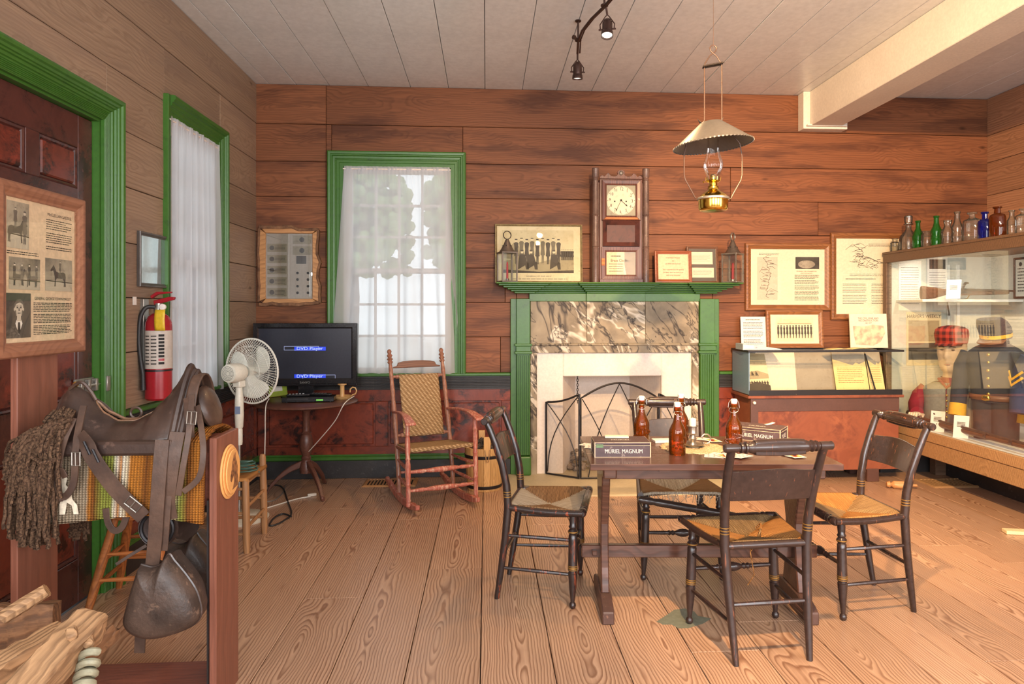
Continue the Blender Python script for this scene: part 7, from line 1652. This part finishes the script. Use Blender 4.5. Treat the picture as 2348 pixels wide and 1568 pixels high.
mb = MB(); cx_, cz_ = -.127, .168
flat(mb, [(-.19,.069),(-.187,.094),(-.172,.106),(-.148,.116),(-.140,.130),(-.114,.130),(-.106,.116),(-.082,.106),(-.068,.094),(-.066,.069)], y-.0012, 1)
flat(mb, [(-.145,.118),(-.127,.078),(-.109,.118),(-.115,.130),(-.139,.130)], y-.0013, 2); flat(mb, [(-.132,.122),(-.122,.122),(-.119,.092),(-.127,.080),(-.135,.092)], y-.0015, 3)
flat(mb, [(-.138,.126),(-.116,.126),(-.117,.142),(-.137,.142)], y-.0014, 0); flat(mb, circle(cx_, cz_, .0285, 22, .78), y-.0015, 0)
for sx in (-1, 1):
    flat(mb, circle(cx_+sx*.0225, cz_-.002, .006, 10, .6), y-.0014, 0); flat(mb, circle(cx_+sx*.009, cz_+.004, .0026, 8, 1.5), y-.0017, 3); flat(mb, [(cx_+sx*.004,cz_+.009),(cx_+sx*.014,cz_+.0085),(cx_+sx*.014,cz_+.0105),(cx_+sx*.004,cz_+.0112)], y-.0017, 3)
    flat(mb, [(cx_+sx*.0225,cz_-.004),(cx_+sx*.018,cz_-.018),(cx_+sx*.012,cz_-.022),(cx_+sx*.015,cz_-.006)], y-.0016, 4)
flat(mb, [(cx_-.002,cz_+.004),(cx_+.001,cz_+.004),(cx_+.0045,cz_-.007),(cx_-.003,cz_-.007)], y-.0017, 4); flat(mb, [(cx_-.009,cz_-.0135),(cx_+.009,cz_-.0135),(cx_+.006,cz_-.0160),(cx_-.006,cz_-.0160)], y-.0017, 3)
flat(mb, [(cx_-.0235,cz_+.002),(cx_-.0245,cz_+.018),(cx_-.014,cz_+.031),(cx_+.006,cz_+.034),(cx_+.02,cz_+.026),(cx_+.0245,cz_+.012),(cx_+.0235,cz_+.002),(cx_+.019,cz_+.016),(cx_+.004,cz_+.022),(cx_-.014,cz_+.017)], y-.0018, 4)
mb.build('portrait', [m_skinprint, m_photodark, m_paper, m_ink, m_figmid], d_, smooth=False, kind='stuff')
text('McCLELLAN SADDLE', .0155, m_ink, fr, .10, y-.0004, .515, bold=.0005); text('GENERAL GEORGE EDWIN MALLET', .0145, m_ink, fr, .062, y-.0004, .205, bold=.0005, xs=.93)
mb = MB(); textlines(mb, .02,.175,.385,.50,14,.0028,y-.0004,para=6,seed=31); textlines(mb, -.05,.175,.075,.192,20,.0026,y-.0004,para=7,seed=32); textlines(mb, -.185,-.02,.353,.368,2,.0026,y-.0004,seed=33); mb.build('typed_text', m_ink, fr, smooth=False, kind='stuff')

# ------------------------------------------------------------------ striped saddle blanket
def blanket_mat():
    g = NT('striped_blanket'); v = g.coords(); sp = g.n('SeparateXYZ', None, Vector=v); x, z = sp.outputs[0], sp.outputs[2]
    wob_ = g.math('MULTIPLY', g.math('SUBTRACT', g.noise(g.vec(0.0, g.math('MULTIPLY', sp.outputs[1], 8.0), g.math('MULTIPLY', z, 8.0)), 3, 2), .5), .012)
    u = g.math('DIVIDE', g.math('ADD', g.math('ADD', x, wob_), .30), .62)
    C, O, B, G_, Gr, Wh = srgb(226, 208, 172), srgb(196, 124, 48), srgb(128, 74, 34), srgb(150, 160, 70), srgb(168, 152, 128), srgb(244, 234, 212)
    stops = [(0, C), (.03, Wh), (.045, G_), (.09, G_), (.10, B), (.14, O), (.155, C), (.17, Gr), (.34, Gr), (.355, O), (.38, B), (.43, G_), (.48, G_), (.50, Wh), (.525, O), (.535, Wh), (.56, C), (.575, O), (.63, O), (.66, B), (.70, O), (.74, G_), (.80, C), (.84, G_), (.88, B), (.93, O), (1, B)]
    col = g.ramp(u, stops[:30], 'LINEAR')
    w1 = g.math('SINE', g.math('MULTIPLY', z, 760.0)); w2 = g.math('SINE', g.math('MULTIPLY', x, 620.0)); wv = g.math('MULTIPLY', g.math('ADD', w1, w2), .5)
    nz = g.noise(v, 130, 3, .7)
    col = g.mix(g.math('MULTIPLY', g.ramp(wv, [(.2, 1), (.6, 0)]), .45), col, srgb(70, 48, 28)); col = g.mix(g.ramp(nz, [(.3, .4), (.55, 0)]), col, srgb(90, 66, 42))
    g.base(col); g.bump(g.math('ADD', wv, nz), .7, .006); return g.fin(.95, 0, .1)
bl = thing('saddle_blanket', 'striped woven blanket in olive, orange and cream draped under the saddle', 'blanket', (-1.27, SY, .70))
def bfn(u, v):
    # v: near hem (0) over the barrel to far hem (1)
    x = -1.575+.605*u; drop = .245+.012*sin(u*7)+(.03*max(0,(u-.72)/.28))
    if v < .4: k = v/.4; yy = SY-.128-.022*(1-k)-.010*sin(u*11+1)*(1-k); z = .935-drop*(1-k)
    elif v > .6: k = (1-v)/.4; yy = SY+.128+.022*(1-k)+.01*sin(u*9)*(1-k); z = .935-drop*(1-k)
    else: k = (v-.4)/.2; yy = SY-.128+.256*k; z = .935+.033*sin(pi*k)
    z += .012*max(0,(u-.85)/.15)
    return (x+1.27, yy-SY, z-.70)
MB().grid(bfn, 44, 40).build('cloth', blanket_mat(), bl, solid=.011, ang=180)
mb = MB()
for (cx_, cz_, s_) in ((-.155,.10,1.0),):
    star = [(-.012,.0),(-.012,.035),(-.004,.055),(-.018,.075),(-.006,.10),(-.020,.125),(.0,.15),(.014,.12),(.008,.10),(.022,.085),(.03,.05),(.045,.03),(.05,.0),(.034,.0),(.028,.03),(.012,.04),(.006,.0)]
    mb.extxz([(x_-.155, z_+.012) for x_, z_ in star], -.158, -.1565)
mb.build('woven_star', paint('blanket_white', srgb(222, 208, 184), .95, .2, 80, .5), bl, smooth=False)

# ------------------------------------------------------------------ cavalry saddle
m_leather = paint('dark_saddle_leather', srgb(50, 37, 34), .33, .3, 7, .2, coat=.12, c2=srgb(78, 60, 52), wear=srgb(104, 82, 72), wearamt=1.4)
m_hood = paint('worn_hood_leather', srgb(52, 42, 38), .5, .35, 9, .5, coat=.03, c2=srgb(92, 74, 64), fine=90, wear=srgb(122, 98, 82), wearamt=1.0)
m_strap = paint('strap_leather', srgb(66, 48, 41), .42, .25, 9, .2, coat=.05, c2=srgb(98, 74, 60))
m_edge = paint('leather_edge', srgb(130, 96, 72), .45, .2, 20, .1)
sdl = thing('cavalry_saddle', 'dark leather cavalry saddle with open seat slot and hooded stirrups on the blanket', 'saddle', (-1.28, SY, .93))
ZS = [(0,.165),(.04,.195),(.09,.19),(.18,.15),(.30,.098),(.42,.072),(.55,.072),(.68,.098),(.78,.145),(.86,.205),(.92,.252),(.96,.262),(1,.248)]
def spine(u):
    for (a, za), (b, zb) in zip(ZS, ZS[1:]):
        if a <= u <= b: k = (u-a)/(b-a); k = k*k*(3-2*k)*.5+k*.5; return za+(zb-za)*k
    return ZS[-1][1]
def sfn(u, v):
    s = (v-.5)*2; e = spine(u); endk = max(0, 1-u/.22, (u-.74)/.26); hw = .158-.018*sin(pi*u)-.028*endk
    ez = .006+.010*abs(u-.5); p_ = 2.0-.75*endk
    return (-.215+.435*u+.012*(1-abs(s))*(1 if u > .8 else -1 if u < .12 else 0), hw*s, ez+(e-ez)*(1-abs(s)**p_))
nu, nv = 44, 32; vs = [sfn(i/nu, j/nv) for j in range(nv+1) for i in range(nu+1)]; fs = []
for j in range(nv):
    for i in range(nu):
        u, s = (i+.5)/nu, ((j+.5)/nv-.5)*2
        if .20 < u < .72 and abs(s) < .17*sin(pi*(u-.20)/.52)**.5: continue
        fs.append((j*(nu+1)+i, j*(nu+1)+i+1, (j+1)*(nu+1)+i+1, (j+1)*(nu+1)+i))
mb = MB(); mb.add(vs, fs); mb.build('seat_tree', m_leather, sdl, solid=.012, ang=180)
rim = lambda u, dz=0: [tuple(Vector(sfn(u, j/24))+Vector((0,0,dz))) for j in range(25)]
for u in (.0, 1.0): MB().tube(rim(u), .011, 8).build('arch_roll', m_leather, sdl)
MB().tube(rim(.945, .008), .013, 8).build('cantle_roll', m_leather, sdl)
for s in (-1,1):
    MB().tube([tuple(Vector(sfn(k/24, .5+.5*s))+Vector((0,.002*s,-.002))) for k in range(25)], .0085, 8).build('edge_roll', m_leather, sdl)
    MB().loft([[(x, s*(.150+dy), z) for x, dy, z in ((x0,-.01,-.028),(x0,.012,-.02),(x0,.012,.022),(x0,-.01,.03))] for x0 in [-.235+.46*k/10 for k in range(11)]]).build('side_bar', m_leather, sdl, bev=.006)
sl = [(.20+.52*k/30, s_) for k in range(31) for s_ in (0,)]
ring = [tuple(Vector(sfn(.20+.52*k/20, .5+.5*(.17*max(.0,sin(pi*k/20))**.5)))+Vector((0,0,.004))) for k in range(21)]; ring += [tuple(Vector(sfn(.72-.52*k/20, .5-.5*(.17*max(.0,sin(pi*k/20))**.5)))+Vector((0,0,.004))) for k in range(1,20)]
MB().tube(ring, .0055, 6, closed=True).build('slot_piping', m_edge, sdl)
MB().sph((0,0,0), (.085,.075,.03), 16, 10, M=T(.262,.03,.115) @ RY(72)).build('cantle_pouch', m_strap, sdl)
MB().loft([[(.238+.03*k/6, y_, .10+.16*(1-(y_/.1)**2)*1.0+dz) for y_ in ()] or [(.225+.006*k, .10*cos(a), .05+.19*sin(a)) for a in [radians(-10+200*j/16) for j in range(17)]] for k in range(7)], cap=False).build('cantle_arch', m_strap, sdl, solid=.006)
MB().sph((-.195,0,.205), .010, 8, 6).build('pommel_stud', m_btn, sdl)
MB().tube(smooth_path([(-.205,-.02,.19),(-.16,-.03,.215),(-.135,-.02,.185),(-.12,-.01,.15)]), .006, 6).build('pommel_loop', m_strap, sdl)
for dx, dy, dz in ((-.02,.07,.09),(.10,.10,.10)): MB().tube([(dx+.02*cos(a), dy, dz+.02*sin(a)) for a in [2*pi*k/14 for k in range(14)]], .005, 6, closed=True).build('strap_loop', m_strap, sdl)
def NP(px, py, Y): p = at(px, py, Y=Y); return Vector((p.x+1.28, p.y-SY, p.z-.93))
def strap(name, pts, w, Y, m=m_strap, th=.005, n=8, wd=None):
    P = smooth_path([NP(*p, Y) if len(p) == 2 else NP(*p) for p in pts], n); d0 = (P[-1]-P[0]); 
    wds = []
    for i in range(len(P)):
        t_ = (P[min(i+1,len(P)-1)]-P[max(i-1,0)]).normalized(); wds.append(tuple(t_.cross(Vector((0,-1,0))).normalized()))
    return MB().strip(P, wds, w, th).build(name, m, sdl, bev=.0008, smooth=True)
def buckle(px, py, Y, w, h, rz=0):
    c_ = NP(px, py, Y-.006); Mx = T(*c_) @ RY(rz)
    MB().tube([tuple(Mx @ Vector(q)) for q in ((-w/2,0,-h/2),(w/2,0,-h/2),(w/2,0,h/2),(-w/2,0,h/2))], .0028, 6, closed=True).tube([tuple(Mx @ Vector(q)) for q in ((0,-.002,-h/2),(0,-.004,h/2))], .002, 6).build('buckle', m_steel, sdl)
N0 = SY-.175
strap('stirrup_strap', [(372,1008,N0),(366,1080,N0-.012),(360,1160,N0-.016),(355,1240,N0-.014),(348,1310,N0-.010)], .046, N0)
strap('stirrup_strap', [(380,1010,N0+.006),(384,1100,N0),(378,1180,N0-.004),(372,1262,N0-.003)], .036, N0+.004, m_strap)
strap('quarter_strap', [(180,998,N0+.01),(200,1022,N0-.002),(212,1048,N0-.006),(262,1118,N0-.008),(330,1186,N0-.004)], .052, N0)
for p in ((196,1020),(216,1038)): MB().tube([tuple(NP(p[0]-4, p[1]-8, N0-.012)), tuple(NP(p[0]+10, p[1]+22, N0-.014))], .004, 6).build('ring_link', m_iron, sdl)
buckle(305, 1156, N0-.008, .05, .03, 40)
strap('girth_strap', [(408,990,N0+.02),(398,1040,N0),(388,1110,N0-.004),(384,1150,N0),(390,1190,N0+.008)], .05, N0)
strap('coat_strap', [(440,905,N0+.06),(437,950,N0+.03),(432,1000,N0+.006),(420,1070,N0-.006),(409,1136,N0-.004)], .020, N0)
strap('coat_strap', [(452,930,N0+.06),(462,985,N0+.02),(466,1040,N0-.006),(456,1095,N0-.008),(420,1128,N0-.006)], .020, N0)
strap('coat_strap', [(428,912,N0+.06),(430,950,N0+.03),(434,968,N0+.02)], .022, N0); buckle(439, 958, N0+.018, .030, .042, 5)
strap('pommel_strap', [(192,930,N0+.05),(184,965,N0+.03),(176,1010,N0+.006),(173,1060,N0-.004),(168,1110,N0-.006),(150,1138,N0-.006),(138,1136,N0-.006)], .022, N0); buckle(174, 1052, N0-.006, .026, .044, 0)
strap('pommel_strap', [(168,958,N0+.03),(150,1000,N0+.006),(138,1040,N0-.002),(131,1090,N0-.006),(136,1150,N0-.004)], .024, N0)
strap('pommel_strap', [(150,1095,N0-.012),(140,1078,N0-.016),(128,1086,N0-.014),(120,1104,N0-.012),(123,1128,N0-.012),(135,1150,N0-.008)], .018, N0)
strap('hanging_loop', [(243,1165,N0+.02),(248,1198,N0+.02),(262,1216,N0+.02),(280,1208,N0+.02),(294,1172,N0+.02)], .022, N0+.02)
strap('loose_strap_end', [(336,1250,SY+.04),(300,1272,SY+.03),(266,1294,SY+.02)], .012, SY)
dk = NP(366, 1208, SY-.05)
MB().lathe([(0,0),(.05,0),(.066,.004),(.07,.010),(.066,.016),(.05,.012),(0,.012)], 28, M=T(*dk) @ RX(90)).build('girth_disc', m_leather, sdl); MB().tube([tuple(dk+Vector((.055*cos(a), -.02, .055*sin(a)))) for a in [2*pi*k/28 for k in range(28)]], .006, 6, closed=True).build('girth_ring', m_iron, sdl)
HOOD = [(325,1294),(350,1300),(372,1292),(388,1270),(400,1284),(428,1318),(450,1352),(461,1388),(460,1412),(446,1430),(410,1447),(372,1457),(335,1457),(305,1444),(291,1424),(292,1404),(304,1360),(316,1320)]
def hood(Y, dx, dy, sc, label=None):
    c_ = NP(372+dx, 1368+dy, Y); pts = [(NP(x+dx, y_+dy, Y)-c_)*sc for x, y_ in HOOD]
    P = smooth_path([tuple(p) for p in pts]+[tuple(pts[0])], 4)[:-1]
    rings = [[c_+Vector((p.x*k, yo, p.z*k)) for p in P] for yo, k in ((.085,.90),(.05,.985),(.0,1.0),(-.035,.95),(-.055,.80),(-.066,.55),(-.07,.2))]
    h_ = MB().loft([[tuple(q) for q in r] for r in rings]).build('hooded_stirrup', m_hood, sdl, ang=60)
    MB().tube([tuple(c_+Vector((p.x*1.0, .0, p.z*1.0))) for p in P], .0045, 6, closed=True).build('hood_welt', m_leather, h_)
    MB().strip([tuple(c_+Vector((-.085, .03, -.13))), tuple(c_+Vector((-.088, .03, -.20)))], (1,0,0), .034, .005).build('sole_strap', m_strap, h_)
hood(SY-.195, 0, 0, 1.0); hood(SY+.20, 62, -58, .92)
strap('stirrup_strap', [(440,1130,SY+.19),(436,1190,SY+.19),(432,1240,SY+.2)], .04, SY+.19)
MB().lathe([(.0,0),(.06,0),(.065,.01),(0,.012)], 20, M=T(*NP(420,1195,SY+.06)) @ RX(90)).build('girth_flap', m_leather, sdl)

# ------------------------------------------------------------------ brown yarn cinch hung over the stand end
def twist():
    g = NT('twisted_yarn'); v = g.coords(); nz = g.noise(v, 140, 3, .6); n2 = g.noise(v, 12, 3, .6)
    col = g.mix(g.ramp(nz, [(.35, 0), (.65, 1)]), srgb(42, 30, 24), srgb(112, 86, 66)); col = g.mix(g.ramp(n2, [(.5, 0), (.7, .5)]), col, srgb(92, 70, 56)); g.base(col); g.bump(nz, .8, .006); return g.fin(.9, 0, .15)
ya = thing('yarn_cinch', 'thick bunch of dark brown twisted yarn cords hanging over the stand end', 'yarn bunch', (-1.52, 2.40, .55))
rr = random.Random(17); mb = MB()
def PW(px, py, Y): p = at(px, py, Y=Y); return Vector((p.x+1.52, p.y-2.40, p.z-.55))
for k in range(230):
    q = rr.random(); a = rr.random()
    sx = 165-95*q; sy = 962+34*q+rr.uniform(-12,14); Y0 = 2.44-.05*rr.random()-.03*q
    ex_ = 148-146*(1-(1-q)*a**.8)*(.55+.45*rr.random()) if rr.random() < .75 else rr.uniform(20, 140); ey = rr.uniform(1120, 1262)-45*(abs(ex_-85)/85)**2
    mx, my = sx+(ex_-sx)*(.45+.2*rr.random())-12*rr.random(), sy+(ey-sy)*.22+rr.uniform(-10,6)
    Y1 = 2.34+.14*rr.random()
    P = smooth_path([PW(sx, sy, Y0), PW(mx, my, (Y0+Y1)/2-.01), PW((mx+2*ex_)/3-4*rr.random(), my+(ey-my)*.5, Y1), PW(ex_+rr.uniform(-5,5), ey, Y1)], 5)
    P = [p+Vector((.0022*sin(i*2.2+k), .0022*cos(i*2.2+k), 0)) for i, p in enumerate(P)]
    mb.tube(P, [.0056+.0012*(i % 2) for i in range(len(P))], 5)
for k in range(40):
    x0_ = rr.uniform(165, 205); P = smooth_path([PW(x0_, 1160, 2.70), PW(x0_+rr.uniform(-8,6), 1195, 2.69), PW(x0_+rr.uniform(-14,6), rr.uniform(1215,1240), 2.69)], 4); mb.tube(P, .006, 5)
mb.build('cords', twist(), ya, kind='stuff')
mb = MB()
for k in range(26):
    u = k/25; P = smooth_path([PW(105+62*u, 958+rr.uniform(-10,6), 2.50), PW(120+50*u, 948-8*sin(u*3)+rr.uniform(-6,6), 2.46), PW(95+60*u, 975+rr.uniform(-8,12), 2.42)], 4); mb.tube(P, .006, 5)
mb.build('bound_head', twist(), ya, kind='stuff')
MB().tube([PW(62,1040,2.36)+Vector((.0,0,0)), PW(95,1062,2.33), PW(140,1050,2.36)], .008, 6).build('binding', twist(), ya)

# ------------------------------------------------------------------ old hewn wooden implement in the near corner
m_hewn = wood('hewn_oak', srgb(184, 144, 104), srgb(98, 68, 46), ring=.012, amp=.05, rough=.7, contrast=.75, streak=.6, tone=.06, bump=.5, knots=.8)
m_hewnd = wood('hewn_brown', srgb(138, 98, 66), srgb(80, 54, 38), ring=.014, amp=.05, rough=.7, contrast=.7, streak=.6, tone=.06, bump=.5)
im = thing('hewn_implement', 'old hewn wooden farm implement of pegged beams beside the saddle stand', 'implement', (-1.35, 1.75, 0))
def LP(px, py, Y): p = at(px, py, Y=Y); return Vector((p.x+1.35, p.y-1.75, p.z))
def beam(nm, a, b, w, h, m, roll=0, rough_=.004, seed=1):
    """hewn timber with uneven faces; local x runs along the grain"""
    rr = random.Random(seed); A, B = Vector(a), Vector(b); L = (B-A).length; d = (B-A).normalized(); q = d.to_track_quat('X', 'Z').to_matrix().to_4x4(); M = Matrix.Translation(A) @ q @ RX(roll)
    rings = []
    for k in range(13):
        x = L*k/12; e = .86 if k in (0, 12) else 1
        rings.append([(x+rr.uniform(-rough_,rough_)*(2 if k in (0,12) else 0), (w/2*cx_*e+rr.uniform(-rough_,rough_)), (h/2*cz_*e+rr.uniform(-rough_,rough_))) for cx_, cz_ in ((-1,-.8),(-.8,-1),(.8,-1),(1,-.8),(1,.8),(.8,1),(-.8,1),(-1,.8))])
    return MB().loft(rings).build(nm, m, im, M=M, ang=30)
beam('main_beam', LP(-10,1660,1.50), LP(216,1420,1.78), .075, .085, m_hewn, 20, .004, 3)
beam('rear_beam', LP(-90,1590,1.80), LP(150,1452,1.98), .06, .075, m_hewn, 12, .005, 5)
beam('side_slat', LP(120,1580,1.70), LP(258,1436,1.84), .022, .03, m_hewnd, 15, .003, 7); beam('side_slat', LP(150,1560,1.74), LP(268,1450,1.88), .018, .028, m_hewnd, 10, .003, 9)
beam('plank_block', LP(-60,1450,2.10), LP(128,1428,2.16), .05, .135, m_hewnd, 0, .005, 11)
MB().tube([LP(6,1416,1.98), LP(60,1382,2.0), LP(108,1352,2.02)], [.020,.021,.019], 9).build('dowel', m_hewn, im, ang=30)
for px, py, Y in ((165,1452,1.655), (203,1470,1.70)): MB().cbox((0,0,0), (.022,.03,.02), M=T(*LP(px, py, Y)) @ RX(35) @ RZ(30)).build('peg', m_hewn, im, bev=.004)
P = [LP(196+20*cos(k*.23)+k*.18-8, 1590-k*.85+9*sin(k*.23), 1.70+.02*sin(k*.23)) for k in range(108)]
MB().tube(P, .009, 8).build('bark_withe', paint('grey_green_withe', srgb(150, 146, 122), .6, .15, 30, .2), im)
for x, y_ in ((-.42,-.22), (-.52,.15), (-.05,.04), (-.30,.36)): beam('support_leg', (x, y_, .0), (x+.02, y_, .50), .05, .05, m_hewnd, 0, .003, 13)
beam('support_rail', (-.55,.15,.49), (-.03,.04,.49), .05, .05, m_hewnd, 0, .003, 15)
finish_text()
